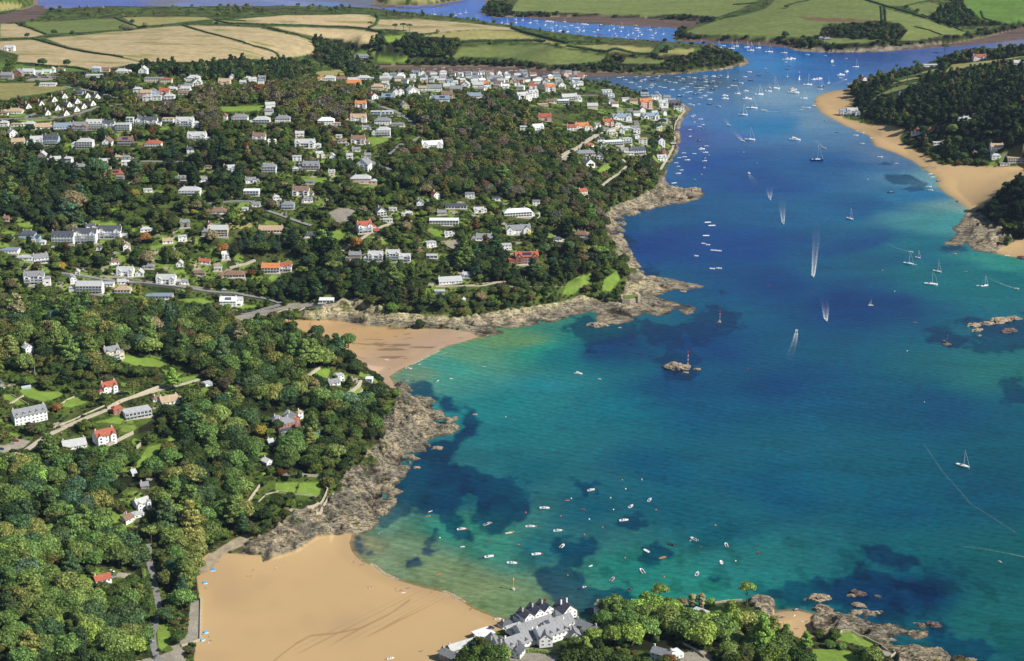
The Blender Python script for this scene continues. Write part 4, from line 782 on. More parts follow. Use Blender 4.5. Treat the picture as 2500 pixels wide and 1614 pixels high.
# ------------------------------------------------------------------ houses read off the photo in eight sheets: (x, front base y, width) in sheet pixels, storeys, yaw, kind, wall, roof, options
SHEETS = {
 'A': (0, 200, 4.772, [(730,572,200,2,8,'g','w','u','b'),(925,585,160,3,0,'t','o','g','b'),(1095,560,185,3,0,'d','c','l','b'),(1265,560,135,3,0,'t','w','d','b'),(1430,575,170,3,0,'f','w','l','bB'),(1515,520,85,4,0,'f','w','l','B'),(1620,520,130,3,0,'G','w','d','b'),(1755,522,150,3,0,'t','w','d','b'),
  (1955,480,130,2,0,'f','w','t','b'),(2150,530,205,3,0,'t','w','l','bB'),(165,645,140,2,30,'G','w','l',''),(210,722,150,1,10,'g','w','t',''),(435,748,150,3,10,'t','w','l','b'),(600,738,160,3,0,'d','b','d','b'),(985,775,190,3,0,'h','w','l','bB'),(1245,752,150,2,0,'G','w','n','b'),(1455,735,175,2,0,'g','k','n','bs'),(1780,772,190,2,0,'h','w','r','b'),
  (2290,680,215,2,0,'t','w','l','b'),(510,550,190,1,12,'g','w','t',''),(185,520,120,1,0,'f','w','t',''),(45,525,100,2,0,'h','w','l',''),(340,512,120,1,0,'h','w','l',''),(165,368,180,1,0,'h','w','t',''),(30,385,80,1,0,'h','w','n',''),(785,945,100,2,-10,'h','w','l',''),(925,1040,145,2,0,'h','s','g',''),(1335,1152,240,3,0,'h','y','r','bs'),(650,925,120,1,15,'g','c','l',''),
  (2205,1320,250,2,0,'h','w','l','b'),(1460,905,110,1,0,'h','w','g',''),(1365,900,80,1,0,'h','w','t',''),(905,150,110,1,0,'g','b','d',''),
  (1600,128,100,2,0,'h','w','l',''),(1700,172,130,2,0,'g','w','t',''),(1812,168,110,2,20,'G','b','l',''),(1912,152,120,2,0,'t','p','r',''),(2000,102,110,1,0,'h','w','l',''),(2100,82,90,1,0,'h','w','n',''),(2160,122,110,2,0,'g','w','l',''),(1715,222,110,2,0,'f','w','l',''),(1832,216,100,2,0,'f','w','l',''),(1970,213,125,2,0,'h','w','l',''),(2130,153,110,1,0,'g','w','n',''),(2195,62,90,1,0,'g','c','g',''),(2310,52,100,2,0,'G','w','l',''),(1640,192,80,1,0,'g','p','n','')]),
 'B': (0, 0, 3.818, [(60,737,110,2,0,'g','s','g',''),(165,718,105,2,0,'G','r','g',''),(262,702,105,2,0,'g','w','l',''),(355,692,80,1,0,'g','w','l',''),(430,686,80,1,0,'g','w','l',''),(490,682,55,2,0,'G','w','l',''),(565,660,45,1,0,'g','w','n',''),(88,476,90,2,0,'t','w','l',''),(440,803,150,1,0,'f','w','l','c'),(895,670,80,2,0,'h','b','l',''),(972,668,90,1,0,'g','p','n',''),
  (1130,682,110,1,0,'h','w','l',''),(870,722,150,1,0,'f','w','l',''),(1330,692,110,2,0,'G','w','l',''),(1430,768,170,2,0,'f','c','g',''),(1545,777,110,2,0,'f','c','r',''),(1800,762,120,2,0,'h','w','l',''),(1840,803,110,2,20,'G','w','g',''),(2090,798,110,2,0,'t','c','t',''),(2310,742,60,1,0,'h','w','l','')]),
 'C': (625, 0, 3.818, [(600,752,50,1,0,'g','w','o',''),(682,762,110,2,0,'h','w','l',''),(782,752,90,1,0,'g','w','n',''),(900,762,90,1,0,'g','w','l',''),(912,792,130,1,0,'g','c','o',''),(1000,742,120,1,0,'h','w','l',''),(1210,752,110,1,0,'g','w','l',''),(1130,842,115,2,0,'h','c','t',''),(1222,832,60,2,0,'G','w','l',''),(1110,932,90,2,30,'G','w','r',''),(1230,922,120,1,0,'g','w','u','s'),(1310,892,100,2,15,'G','w','g',''),
  (1352,882,85,2,15,'G','w','m',''),(1470,886,130,2,20,'G','w','w','b'),(1550,852,70,2,0,'g','w','t',''),(1660,852,140,2,0,'g','w','g',''),(1785,917,100,2,0,'g','c','n',''),(1735,957,130,2,0,'g','w','u','s'),(1400,1022,100,2,20,'G','y','l',''),(1640,920,60,1,0,'G','w','g',''),(550,990,1,1,0,'f','w','l',''),
  (2070,822,100,2,0,'g','w','l',''),(2130,812,80,2,0,'t','p','o',''),(1950,822,100,2,0,'G','w','l',''),(1865,843,110,1,0,'g','w','g',''),(2050,912,130,1,10,'h','w','g',''),(1800,822,110,1,0,'g','w','l','')]),
 'D': (500, 200, 4.772, [(405,462,185,2,0,'h','w','g','b'),(660,490,190,2,0,'h','w','l','bB'),(905,476,175,2,0,'h','w','g',''),(240,447,55,2,0,'G','w','p' if 0 else 'r',''),(1410,500,190,2,0,'h','w','w',''),(1540,508,80,1,0,'f','w','t',''),(1788,466,185,2,0,'t','w','t','c'),(1990,397,115,2,0,'f','b','l','bB'),(2125,397,135,2,0,'f','w','l','bB'),(2070,500,190,2,0,'h','w','g',''),(2078,636,165,3,0,'h','w','l','bT'),
  (2240,522,160,1,0,'f','c','g',''),(1815,302,130,2,0,'t','w','o',''),(630,686,150,2,0,'t','w','n','b'),(1165,765,230,2,0,'t','w','l','BT'),(1560,652,70,1,0,'f','w','l',''),(1597,737,100,2,0,'h','w','n','b'),(1785,722,165,2,0,'t','w','n','BT'),(745,1070,170,3,0,'h','w','g','Bb'),(1235,1030,190,2,0,'d','s','g','B'),(1135,1000,90,1,0,'g','w','g',''),(1055,1040,70,1,0,'h','c','l',''),(1830,1040,210,3,-12,'G','w','g','Bb'),
  (1815,1180,240,2,0,'h','p','l',''),(540,1326,180,2,0,'f','w','w','bB'),(1115,1322,190,2,0,'t','w','n','B'),(1220,1190,100,1,0,'f','s','g',''),(1000,1,1,1,0,'f','w','l','')]),
 'E': (500, 450, 4.772, [(600,262,80,1,0,'g','w','g',''),(965,290,150,2,0,'h','b','g','b'),(150,345,185,1,0,'h','w','n',''),(465,312,70,1,0,'f','w','l',''),(170,612,190,3,0,'g','y','l','B'),(20,605,110,2,0,'h','s','g',''),(765,562,280,1,0,'g','w','t','B'),(1220,620,110,1,0,'h','w','d',''),(2065,372,150,2,18,'G','w','g','B'),(2190,312,90,1,0,'f','w','l',''),(2130,442,110,1,0,'f','w','l',''),(1870,560,170,3,20,'t','w','r','b'),(2005,570,60,1,0,'g','r','r',''),
  (765,1030,210,2,0,'g','w','o','bBT'),(935,1010,150,2,0,'t','w','r','b'),(1750,880,140,2,0,'g','s','g',''),(1990,885,175,2,0,'t','w','l','bB'),(2190,892,160,3,0,'t','w','l','bB'),(2335,897,120,2,0,'t','w','l','bB'),(340,1085,250,1,0,'h','c','n','BT'),(30,932,60,1,0,'g','w','r',''),(270,1420,190,2,0,'g','w','w','s'),(400,1400,80,2,0,'g','w','l',''),(1415,1382,170,1,0,'f','w','w','B'),(150,1010,90,1,0,'f','c','l','')]),
 'F': (0, 450, 4.772, [(310,642,185,2,0,'h','b','d',''),(730,692,255,3,0,'d','w','d','b'),(1000,680,250,4,0,'t','w','d','b'),(1277,622,265,3,0,'t','w','d','b'),(490,702,70,1,0,'h','w','l',''),(100,802,210,1,0,'f','w','u',''),(285,885,180,1,0,'f','w','l',''),(485,915,180,2,25,'g','w','g','b'),(400,1160,230,3,10,'t','w','g','bBT'),(860,1155,100,2,25,'G','w','l',''),(1040,1272,300,3,0,'g','w','l','bB'),(1250,1192,140,1,0,'f','w','l',''),(1425,1288,185,2,0,'h','w','t','bB'),
  (1850,1335,310,1,0,'f','c','u','BT'),(1455,1072,190,2,0,'t','w','l',''),(1622,1070,130,1,0,'G','w','l',''),(1740,985,100,1,0,'h','s','g',''),(1930,1165,220,2,0,'t','w','l',''),(2310,1062,100,1,0,'g','s','n',''),(2355,925,80,1,0,'g','w','r',''),(70,425,60,1,0,'g','r','n','')]),
 'G': (1000, 450, 4.772, [(320,172,110,2,25,'G','w','r',''),(540,282,250,1,0,'f','w','d','B'),(400,478,340,2,0,'f','w','w','B'),(1265,380,330,2,12,'h','w','w','BT'),(1270,582,290,2,10,'t','w','g',''),(1370,925,270,3,8,'t','r','r','BsT'),(1990,612,170,1,-15,'h','w','n',''),(260,862,130,1,0,'f','w','l','B'),(480,1160,270,1,12,'g','w','l',''),(655,1082,80,1,0,'t','b','l',''),(870,655,190,1,0,'g','w','g',''),(350,1278,120,1,0,'f','s','l','')]),
 'H': (1000, 200, 4.772, [(270,782,240,2,10,'t','w','w','cw'),(1340,572,110,2,0,'f','w','l',''),(1490,580,155,2,15,'t','w','w','b'),(1575,455,150,2,0,'t','p','r','c'),(1330,220,150,3,25,'t','w','l',''),(1450,185,110,3,20,'d','w','l',''),(1640,120,120,3,10,'t','w','o','c'),(1530,75,100,1,0,'g','s','d',''),(1780,75,120,2,15,'G','w','l','b'),(1870,215,180,2,15,'g','w','l','B'),(1790,262,130,2,0,'f','b','w','B'),(1640,245,90,1,0,'g','w','n',''),(1560,285,120,1,15,'f','y','t',''),
  (1890,572,110,2,10,'d','w','r',''),(2015,560,150,2,10,'t','w','o','c'),(2320,510,130,2,25,'t','p','r','c'),(2110,755,100,1,30,'h','w','r',''),(2050,855,230,1,10,'h','w','g','B'),(2110,995,160,2,25,'G','w','g',''),(2215,915,110,2,0,'G','w','d','B'),(2030,1320,110,2,25,'g','c','r',''),(430,180,120,2,0,'g','c','n',''),(80,150,110,2,20,'G','w','w',''),(750,185,160,1,0,'g','w','u',''),(350,230,190,1,0,'h','w','u','s')]),
 'I': (1400, 200, 4.772, [(480,742,210,2,12,'f','w','w','bB'),(630,730,110,3,12,'f','w','l','b'),(570,455,220,2,10,'t','w','u',''),(910,440,190,2,15,'t','w','u','B'),(850,310,140,4,15,'t','p','o','c'),(1050,300,110,3,15,'t','w','l',''),(1180,305,130,3,10,'t','k','d',''),(1130,445,115,1,0,'f','k','d',''),(1050,480,90,2,0,'f','w','l',''),(810,730,100,3,0,'f','w','t',''),(760,845,170,2,15,'d','w','d','b'),(650,850,110,1,0,'f','w','l','T'),(1030,745,110,3,15,'G','w','d',''),
  (1165,742,60,1,0,'f','k','l','B'),(1060,845,90,2,15,'G','r','g',''),(1035,925,110,2,15,'d','w','l',''),(395,160,115,3,15,'f','w','l','b'),(440,205,80,3,15,'f','w','l','b'),(1215,330,90,2,0,'f','w','g',''),(1270,345,60,3,0,'G','w','l',''),(45,225,80,3,20,'f','w','l','b'),(950,210,80,2,20,'g','w','g',''),(830,180,90,2,0,'g','w','u',''),(1000,210,80,2,0,'G','w','l',''),(1090,215,80,2,0,'g','w','g',''),(1150,250,80,2,0,'g','w','u',''),(620,560,90,1,10,'g','w','l',''),(740,600,80,2,10,'f','w','l','')]),
 'J': (0, 700, 4.772, [(1320,850,190,3,30,'t','c','g','cb'),(350,780,140,2,40,'G','w','w',''),(1290,1230,190,2,35,'t','w','r','cT'),(30,1175,90,1,35,'G','s','g',''),(1990,1370,230,1,30,'g','w','t','x'),(1840,1340,120,1,30,'h','w','n','x'),(40,1210,1,1,0,'f','w','l','')]),
 'K': (0, 950, 4.772, [(370,400,420,3,33,'d','w','g','cx'),(880,700,290,1,25,'g','w','l','x'),(1250,650,250,3,35,'t','w','r','cx'),(1620,335,340,2,28,'f','w','l','bB'),(1380,300,120,2,28,'h','r','r','x'),(1570,1015,60,1,35,'g','w','l','x'),(1680,1400,190,2,40,'t','w','l','x'),(1690,1165,90,1,20,'g','s','g','x')]),
 'L': (500, 950, 4.772, [(1300,520,110,1,32,'f','t','l','x'),(690,880,110,1,-45,'g','w','w','x'),(780,655,70,1,30,'g','w','l','x'),(1500,170,1,1,0,'f','w','l','')]),
 'M': (500, 700, 4.772, [(1520,1150,150,1,32,'g','w','g','x'),(1590,1100,90,2,32,'f','w','l','x'),(1910,1110,80,1,-5,'f','w','w','x'),(50,1160,90,1,35,'f','w','l','x')]),
 'N': (0, 1250, 3.977, [(1010,690,170,1,32,'g','w','r','x'),(1195,105,120,1,-35,'G','w','n','x'),(1355,55,110,1,35,'f','w','l','x')]),
 'O': (1900, 200, 1.968, [(320,160,45,2,0,'t','w','u','b'),(357,155,50,2,0,'t','w','l','b'),(382,165,30,2,0,'G','w','w','B'),(683,252,50,2,0,'h','w','r',''),(738,238,36,1,0,'h','p','r',''),(905,185,48,1,0,'h','w','l',''),(770,302,46,1,0,'f','w','l',''),(1052,330,60,2,0,'g','w','t',''),(1046,372,40,2,0,'h','w','l',''),(1145,385,80,2,0,'f','w','t','bB'),(1090,402,46,1,0,'f','w','g',''),(590,66,22,1,0,'G','w','l',''),(950,350,30,1,0,'h','s','n','')]),
 'P': (1875, 0, 3.818, [(1975,560,120,2,0,'t','w','p' if 0 else 'r','c'),(1520,622,130,1,0,'f','w','l',''),(2340,600,90,1,0,'g','w','l',''),(497,366,46,1,0,'h','s','g',''),(553,376,70,1,0,'h','s','g',''),(905,765,70,2,20,'G','w','r','')]),
 'Q': (625, 0, 3.818, [(985,552,140,2,0,'h','w','g','b')]),
}
# steep A-frame bungalows on the estate
AF = [(340,312),(490,282),(640,232),(760,192),(565,388),(680,332),(815,292),(910,252),(900,347),(985,312),(1090,277),(780,392),(1030,187),(1140,197)]
PLACED = []
KW = {'g': 'gabled', 'G': 'front-gabled', 'h': 'hip-roofed', 'f': 'flat-roofed', 't': 'twin-gabled', 'd': 'dormered', 'a': 'steep A-frame'}
def zone_of(x, y):
    if x > 1850: return 'on the wooded east bank'
    if y > 880: return 'among the woods above the near beach'
    if y > 640: return 'in the valley behind the middle beach'
    if x > 1360 and y < 520: return 'on the town waterfront'
    if y > 500: return 'in the lower terraces above the middle beach'
    if y > 330: return 'on the wooded middle slope'
    if y > 255: return 'along the upper hillside'
    if x < 560: return 'on the upper estate'
    return 'in the town by the creek'
def from_sheet(k, e):
    ox, oy, s, _ = SHEETS[k]; x, y, wz, fl, yaw, kd, wc, rc, op = e
    if wz < 5: return
    PLACED.append((ox + x / s, oy + y / s, wz / s, fl, yaw, kd, wc, rc, op))
for k in SHEETS:
    for e in SHEETS[k][3]: from_sheet(k, e)
for x, y in AF: PLACED.append((x / 4.772, 200 + y / 4.772, 20, 1, 38 + random.uniform(-6, 6), 'a', 'w', 'n' if random.random() < .6 else 'g', ''))
# the packed streets behind the ridge, down to the creek
rr = random.Random(5); tries = 0; extra = []
while len(extra) < 92 and tries < 6000:
    tries += 1
    x = rr.uniform(935, 1420); y = rr.uniform(183.5, 222) - (x - 935) * .004
    if y > 206 and x < 1090: continue
    if any(abs(x - q[0]) < (q[2] + 15) * .52 and abs(y - q[1]) < 4.4 for q in PLACED + extra): continue
    extra.append((x, y, rr.uniform(12, 19), rr.choice([1, 2, 2, 2]), rr.uniform(-15, 25), rr.choice('ggGhttg'), rr.choice('wwwwwwwcpb'), rr.choice('lllgggggdunwr'), ''))
while len(extra) < 124 and tries < 9000:
    tries += 1
    x, y = rr.choice([(rr.uniform(1480, 1580), rr.uniform(236, 262)), (rr.uniform(1500, 1640), rr.uniform(262, 330)), (rr.uniform(560, 660), rr.uniform(196, 206)), (rr.uniform(1440, 1560), rr.uniform(300, 372))])
    if any(abs(x - q[0]) < (q[2] + 15) * .55 and abs(y - q[1]) < 6 for q in PLACED + extra): continue
    extra.append((x, y, rr.uniform(12, 20), rr.choice([1, 2, 2]), rr.uniform(0, 25), rr.choice('ggGhtf'), rr.choice('wwwwwcps'), rr.choice('lllggdun'), ''))
GAPS = [[(20,330),(560,340),(560,470),(300,480),(20,380)],[(560,390),(900,380),(940,480),(560,520)],[(0,560),(560,520),(560,700),(0,700)],[(940,480),(1300,480),(1380,600),(1000,640)],[(560,220),(940,300),(930,400),(560,400)],[(1390,250),(1640,260),(1600,390),(1400,380)]]
while len(extra) < 178 and tries < 40000:
    tries += 1; P = GAPS[tries % len(GAPS)]; x = rr.uniform(min(q[0] for q in P), max(q[0] for q in P)); y = rr.uniform(min(q[1] for q in P), max(q[1] for q in P))
    if not bool(inside(np.array([x]), np.array([y]), P)[0]): continue
    if any(abs(x - q[0]) < (q[2] + 22) * .6 and abs(y - q[1]) < 15 for q in PLACED + extra): continue
    if any(bool(inside(np.array([x]), np.array([y]), L_)[0]) for L_ in LAWN + PAVE + [W_[2] for W_ in WOODS if W_[1] == 'b']): continue
    extra.append((x, y, rr.uniform(15, 27), rr.choice([1, 1, 2, 2]), rr.uniform(0, 20), rr.choice('ggGhtfd'), rr.choice('wwwwwwcs'), rr.choice('lllgggdwnt'), ''))
print('houses', len(PLACED), len(extra))
PENDING = []      # labelled once everything is placed
for i, (x, y, wp, fl, yaw, kd, wc, rc, op) in enumerate(PLACED + extra):
    p = on_ground(x, y); s = mpp(p)
    w = wp * s; d = min(max(w * .62, 6.5), 11.5)
    if kd in 'G': w, d = w * .72, max(w * .8, 8)
    if kd == 'a': w, d = 8.2, 9.5
    if yaw > 22 and kd not in 'Ga': w *= .92
    det = 2 if (y > 440 or w > 17) else (1 if i < len(PLACED) or y > 300 else 0)
    o = house(p, w, d, fl, R(yaw), kd, wc, rc, None, op, det)
    o['category'] = 'house'; o['storeys'] = fl if kd != 'a' else 2; o['group'] = 'houses ' + zone_of(x, y).replace('on the wooded east', 'of the wooded east')
    PENDING.append([o, x, y, 'house', {1: 'low ' if kd not in 'a' else '', 2: '', 3: 'tall ', 4: 'very tall '}[fl] + WALL[wc][0], KW[kd] + ' house' , 'with ' + ROOF[rc][0] + ' roof'])
# ------------------------------------------------------------------ foliage
def leaf_material(name, soft=1.0):
    m, nt, b = new_mat(name)
    i = N(nt, 'ShaderNodeAttribute', attribute_name='tint', attribute_type='INSTANCER'); o = N(nt, 'ShaderNodeAttribute', attribute_name='tint', attribute_type='OBJECT')
    s = N(nt, 'ShaderNodeVectorMath', operation='ADD'); nt.links.new(i.outputs['Vector'], s.inputs[0]); nt.links.new(o.outputs['Vector'], s.inputs[1])
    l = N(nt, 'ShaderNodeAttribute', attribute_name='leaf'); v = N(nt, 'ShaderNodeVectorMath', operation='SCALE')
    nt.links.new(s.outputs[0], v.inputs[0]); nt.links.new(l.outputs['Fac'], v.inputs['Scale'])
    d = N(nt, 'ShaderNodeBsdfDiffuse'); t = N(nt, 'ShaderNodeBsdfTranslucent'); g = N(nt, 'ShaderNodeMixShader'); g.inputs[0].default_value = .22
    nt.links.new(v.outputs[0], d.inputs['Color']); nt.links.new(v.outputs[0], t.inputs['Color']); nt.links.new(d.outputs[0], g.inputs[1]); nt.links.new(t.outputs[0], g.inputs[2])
    nt.nodes.remove(b); nt.links.new(g.outputs[0], nt.nodes['Material Output'].inputs['Surface'])
    return m
M_LEAF = leaf_material('foliage'); M_BARK = plain('bark', (.11, .085, .06), .95, .1, 2, .3)
def lobes_of(kind, r_):
    L = []
    if kind == 'broad':
        n = r_.randint(12, 18)
        L.append((0, 0, .95, .8, .62))
        for i in range(n):
            a = i * 2.4 + r_.uniform(-.4, .4); q = r_.uniform(.3, .8); z = 1.4 - .95 * q ** 1.5 + r_.uniform(-.2, .2); s = r_.uniform(.2, .46)
            L.append((math.cos(a) * q, math.sin(a) * q, z, s, s * .85))
    elif kind == 'tall':
        for i in range(13):
            z = .35 + i * .17; q = .42 * math.sin(math.pi * min(1, (2.75 - z) / 2.6)) ; a = i * 2.4
            L.append((math.cos(a) * q * .7, math.sin(a) * q * .7, z, .30 + q * .35, .3))
    elif kind == 'cedar':
        for t in range(6):
            z = .75 + t * .26; q = .95 * (1 - t / 7.5) * r_.uniform(.75, 1.1)
            for k in range(4 if t < 4 else 2):
                a = t * 1.1 + k * math.tau / 4 + r_.uniform(-.3, .3); L.append((math.cos(a) * q * .6, math.sin(a) * q * .6, z + r_.uniform(-.05, .05), .42 * (1 - t / 12), .13))
        L.append((0, 0, 2.2, .3, .2))
    elif kind == 'pine':
        for k in range(10):
            a = k * 2.4; q = r_.uniform(.1, .75); L.append((math.cos(a) * q, math.sin(a) * q, 1.95 - q * .45 + r_.uniform(-.12, .1), r_.uniform(.3, .42), .17))
    elif kind == 'shrub':
        for k in range(5):
            a = k * 1.9; q = r_.uniform(.1, .6); L.append((math.cos(a) * q, math.sin(a) * q, .38 + r_.uniform(-.1, .15), r_.uniform(.4, .55), .42))
    return L
def crown_mesh(name, kind, seed, n, size, trunk=True):
    r_ = random.Random(seed); g = np.random.default_rng(seed); L = lobes_of(kind, r_)
    w = np.array([l[3] * (l[3] + l[4]) for l in L]); w /= w.sum()
    idx = g.choice(len(L), n, p=w); LA = np.array(L)[idx]
    d = g.normal(size=(n, 3)); d[:, 2] = np.abs(d[:, 2]) * 1.0 - .35 * g.random(n); d /= np.linalg.norm(d, axis=1)[:, None]
    rad = .82 + .26 * g.random(n)
    P = np.stack([LA[:, 0] + d[:, 0] * LA[:, 3] * rad, LA[:, 1] + d[:, 1] * LA[:, 3] * rad, LA[:, 2] + d[:, 2] * LA[:, 4] * rad], 1)
    # drop leaves buried inside other lobes
    ins = np.zeros(n, bool)
    for l in L:
        q = ((P[:, 0] - l[0]) / l[3]) ** 2 + ((P[:, 1] - l[1]) / l[3]) ** 2 + ((P[:, 2] - l[2]) / l[4]) ** 2
        ins |= q < .5
    P, d = P[~ins], d[~ins]; k = len(P)
    nn = d + g.normal(size=(k, 3)) * .42; nn /= np.linalg.norm(nn, axis=1)[:, None]
    t = np.cross(nn, g.normal(size=(k, 3))); t /= np.linalg.norm(t, axis=1)[:, None]; u = np.cross(nn, t)
    s = (size * (.6 + .8 * g.random(k)))[:, None]; asp = (.55 + .4 * g.random(k))[:, None]
    V = np.stack([P - t * s - u * s * asp * .4, P + u * s * -asp, P + t * s + u * s * asp * .3, P + u * s * asp + nn * s * .2], 1).reshape(-1, 3)
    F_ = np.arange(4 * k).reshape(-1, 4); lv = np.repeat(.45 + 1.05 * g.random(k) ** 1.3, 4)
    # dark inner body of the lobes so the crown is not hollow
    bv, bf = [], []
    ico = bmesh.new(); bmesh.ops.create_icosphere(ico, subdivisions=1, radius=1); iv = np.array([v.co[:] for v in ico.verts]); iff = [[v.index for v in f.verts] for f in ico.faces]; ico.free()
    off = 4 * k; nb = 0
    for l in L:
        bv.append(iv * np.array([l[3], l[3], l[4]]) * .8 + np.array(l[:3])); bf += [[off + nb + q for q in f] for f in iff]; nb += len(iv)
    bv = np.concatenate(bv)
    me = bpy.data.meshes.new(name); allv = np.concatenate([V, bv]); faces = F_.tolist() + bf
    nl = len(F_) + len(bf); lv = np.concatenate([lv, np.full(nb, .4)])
    me.from_pydata(allv.tolist(), [], faces); at = me.attributes.new('leaf', 'FLOAT', 'POINT'); at.data.foreach_set('value', lv.astype(np.float32))
    me.materials.append(M_LEAF); return me
def trunk_mesh(kind, seed):
    r_ = random.Random(seed + 99); b = MB(); top = {'broad': 1.0, 'tall': 2.2, 'cedar': 2.1, 'pine': 1.7, 'shrub': .3}[kind]; r0 = {'broad': .075, 'tall': .05, 'cedar': .07, 'pine': .06, 'shrub': .04}[kind]
    pts = [(0, 0, -.5), (0, 0, 0), (r_.uniform(-.04, .04), r_.uniform(-.04, .04), top * .5), (r_.uniform(-.08, .08), r_.uniform(-.08, .08), top)]
    b.tube(pts, [r0 * 1.5, r0 * 1.2, r0 * .8, r0 * .3], 6)
    for i in range(5 if kind != 'shrub' else 2):
        a = i * 2.4 + r_.random(); z = top * (.4 + .1 * i); b.tube([(0, 0, z), (math.cos(a) * .3, math.sin(a) * .3, z + .22), (math.cos(a) * .55, math.sin(a) * .55, z + .3)], [r0 * .5, r0 * .3, r0 * .12], 4)
    return b.mesh('trunk', M_BARK, True)
KINDS_ = ['broad'] * 5 + ['tall'] * 2 + ['cedar'] * 2 + ['pine'] * 2 + ['shrub'] * 3
NEAR = [(k, crown_mesh('crown', k, 10 + i, {'broad': 2600, 'tall': 1500, 'cedar': 1900, 'pine': 1300, 'shrub': 700}[k], {'broad': .07, 'tall': .085, 'cedar': .085, 'pine': .085, 'shrub': .11}[k]), trunk_mesh(k, i)) for i, k in enumerate(KINDS_)]
KID = {k: [i for i, q in enumerate(KINDS_) if q == k] for k in set(KINDS_)}
# kinds for the great masses: joined crown and trunk, in a collection that is only drawn through the two 'stuff' objects
def joined(k, seed, n, size, ti):
    a = crown_mesh('tree_form', k, seed, n, size); bm = bmesh.new(); bm.from_mesh(a); nv = len(bm.verts); bm.from_mesh(NEAR[ti][2]); bm.faces.ensure_lookup_table()
    for f in bm.faces:
        if f.verts[0].index >= nv or f.verts[0].index < 0: pass
    bm.verts.index_update()
    for f in bm.faces: f.material_index = 1 if f.verts[0].index >= nv else 0
    bm.to_mesh(a); bm.free(); a.materials.append(M_BARK); return a
FORMS = bpy.data.collections.new('tree_forms')
forms = []
for i, k in enumerate(KINDS_):
    forms.append(joined(k, 40 + i, {'broad': 1900, 'tall': 900, 'cedar': 1100, 'pine': 800, 'shrub': 450}[k], {'broad': .082, 'tall': .1, 'cedar': .1, 'pine': .105, 'shrub': .14}[k], i))
for i, k in enumerate(KINDS_):
    forms.append(joined(k, 70 + i, {'broad': 420, 'tall': 320, 'cedar': 380, 'pine': 300, 'shrub': 150}[k], {'broad': .17, 'tall': .17, 'cedar': .17, 'pine': .17, 'shrub': .24}[k], i))
for i, me in enumerate(forms):
    o = bpy.data.objects.new('form_%02d' % i, me); FORMS.objects.link(o)
PAL = {'green': (.082, .128, .036), 'mid': (.115, .165, .045), 'dark': (.046, .078, .032), 'olive': (.14, .155, .046), 'brown': (.16, .142, .075), 'bright': (.16, .24, .05), 'blue': (.055, .1, .055), 'rust': (.2, .1, .035), 'gold': (.36, .31, .06), 'straw': (.28, .25, .13), 'grey': (.16, .145, .11), 'black': (.024, .044, .024)}
PAL = {k: tuple(q * .98 for q in v) for k, v in PAL.items()}
MIX = {'b': [('brown', 4), ('olive', 5), ('grey', 1), ('mid', 1.4), ('green', 1.5), ('rust', .1)], 'g': [('green', 7), ('mid', 2.6), ('olive', 3), ('dark', 4.5), ('brown', .6), ('bright', .4), ('blue', 1)], 'd': [('dark', 6), ('green', 4), ('blue', 2), ('mid', 1), ('olive', .6), ('brown', .3)],
       'm': [('olive', 3.4), ('green', 5), ('dark', 2), ('brown', 1.8), ('mid', 2), ('grey', 1), ('rust', .12), ('dark', 1)], 's': [('dark', 3), ('green', 3), ('brown', 1), ('black', 1)], 'r': [('black', 4), ('dark', 4), ('green', 1.5), ('olive', .8), ('brown', .5)],
       'n': [('mid', 4), ('bright', 2.5), ('green', 3), ('olive', 1)], '.': [('green', 3), ('mid', 4), ('bright', 2), ('olive', 2), ('dark', 2), ('brown', .8), ('gold', .15), ('straw', .35), ('rust', .2)]}
SH = {'b': [('broad', 9), ('tall', .3)], 'g': [('broad', 9), ('cedar', .6), ('tall', .5)], 'd': [('broad', 6), ('cedar', 2), ('pine', 1), ('tall', 1)], 'm': [('broad', 9), ('cedar', .4)], 's': [('broad', 8), ('pine', .5)], 'r': [('broad', 5), ('cedar', 2), ('pine', 1), ('tall', 1)], 'n': [('broad', 9), ('cedar', .4)], '.': [('broad', 6), ('cedar', .4), ('pine', .4), ('tall', .4)]}
def pick(t, r_):
    s = sum(w for _, w in t); q = r_.random() * s
    for k, w in t:
        q -= w
        if q <= 0: return k
    return t[0][0]
# candidate positions on a jittered hex lattice, coarser with distance
def lattice(y0, y1, s, seed):
    g = np.random.default_rng(seed); ys = np.arange(y0, y1, s * .87); P = []
    for i, y in enumerate(ys):
        hw = y * .335 + 20; xs = np.arange(-hw, hw, s) + (i % 2) * s / 2
        P.append(np.stack([xs + g.uniform(-.38, .38, len(xs)) * s, np.full(len(xs), y) + g.uniform(-.38, .38, len(xs)) * s], 1))
    return np.concatenate(P)
HB0 = [(700,1030,120,60,16,14),(1300,1560,330,100,30,14),(1040,1600,60,30,12,8),(1700,1490,60,24,10,6),(1615,1600,90,34,14,8),(1132,735,26,18,5,4),(1540,735,60,36,12,8),(1078,197,30,30,10,16),(885,140,40,14,10,8),(330,1058,60,60,12,8)]
HBX = []
for x, y, wp, hp_, r0, hh in HB0:
    q_ = on_ground(x, y); HBX.append([q_.x, q_.y + 4, r0, x - wp / 2, x + wp / 2, y - hp_, y])
HB = np.array(HBX + [[h[0], h[1], h[2], h[3], h[4], h[5], h[6]] for h in HOUSES])
ROADPX = []
CLEAR = FIELDS_P = [P for _, P in FIELDS] + LAWN + PAVE + SAND[:4]
from_clear = [(min(p[0] for p in P), max(p[0] for p in P), min(p[1] for p in P), max(p[1] for p in P), P) for P in CLEAR]
def in_clear(x, y, m):
    c = np.zeros(x.shape, bool)
    for x0, x1, y0, y1, P in from_clear:
        k = (x > x0) & (x < x1) & (y > y0) & (y < y1)
        if k.any(): c[k] |= sdf(x[k], y[k], P, 1) > m
    return c
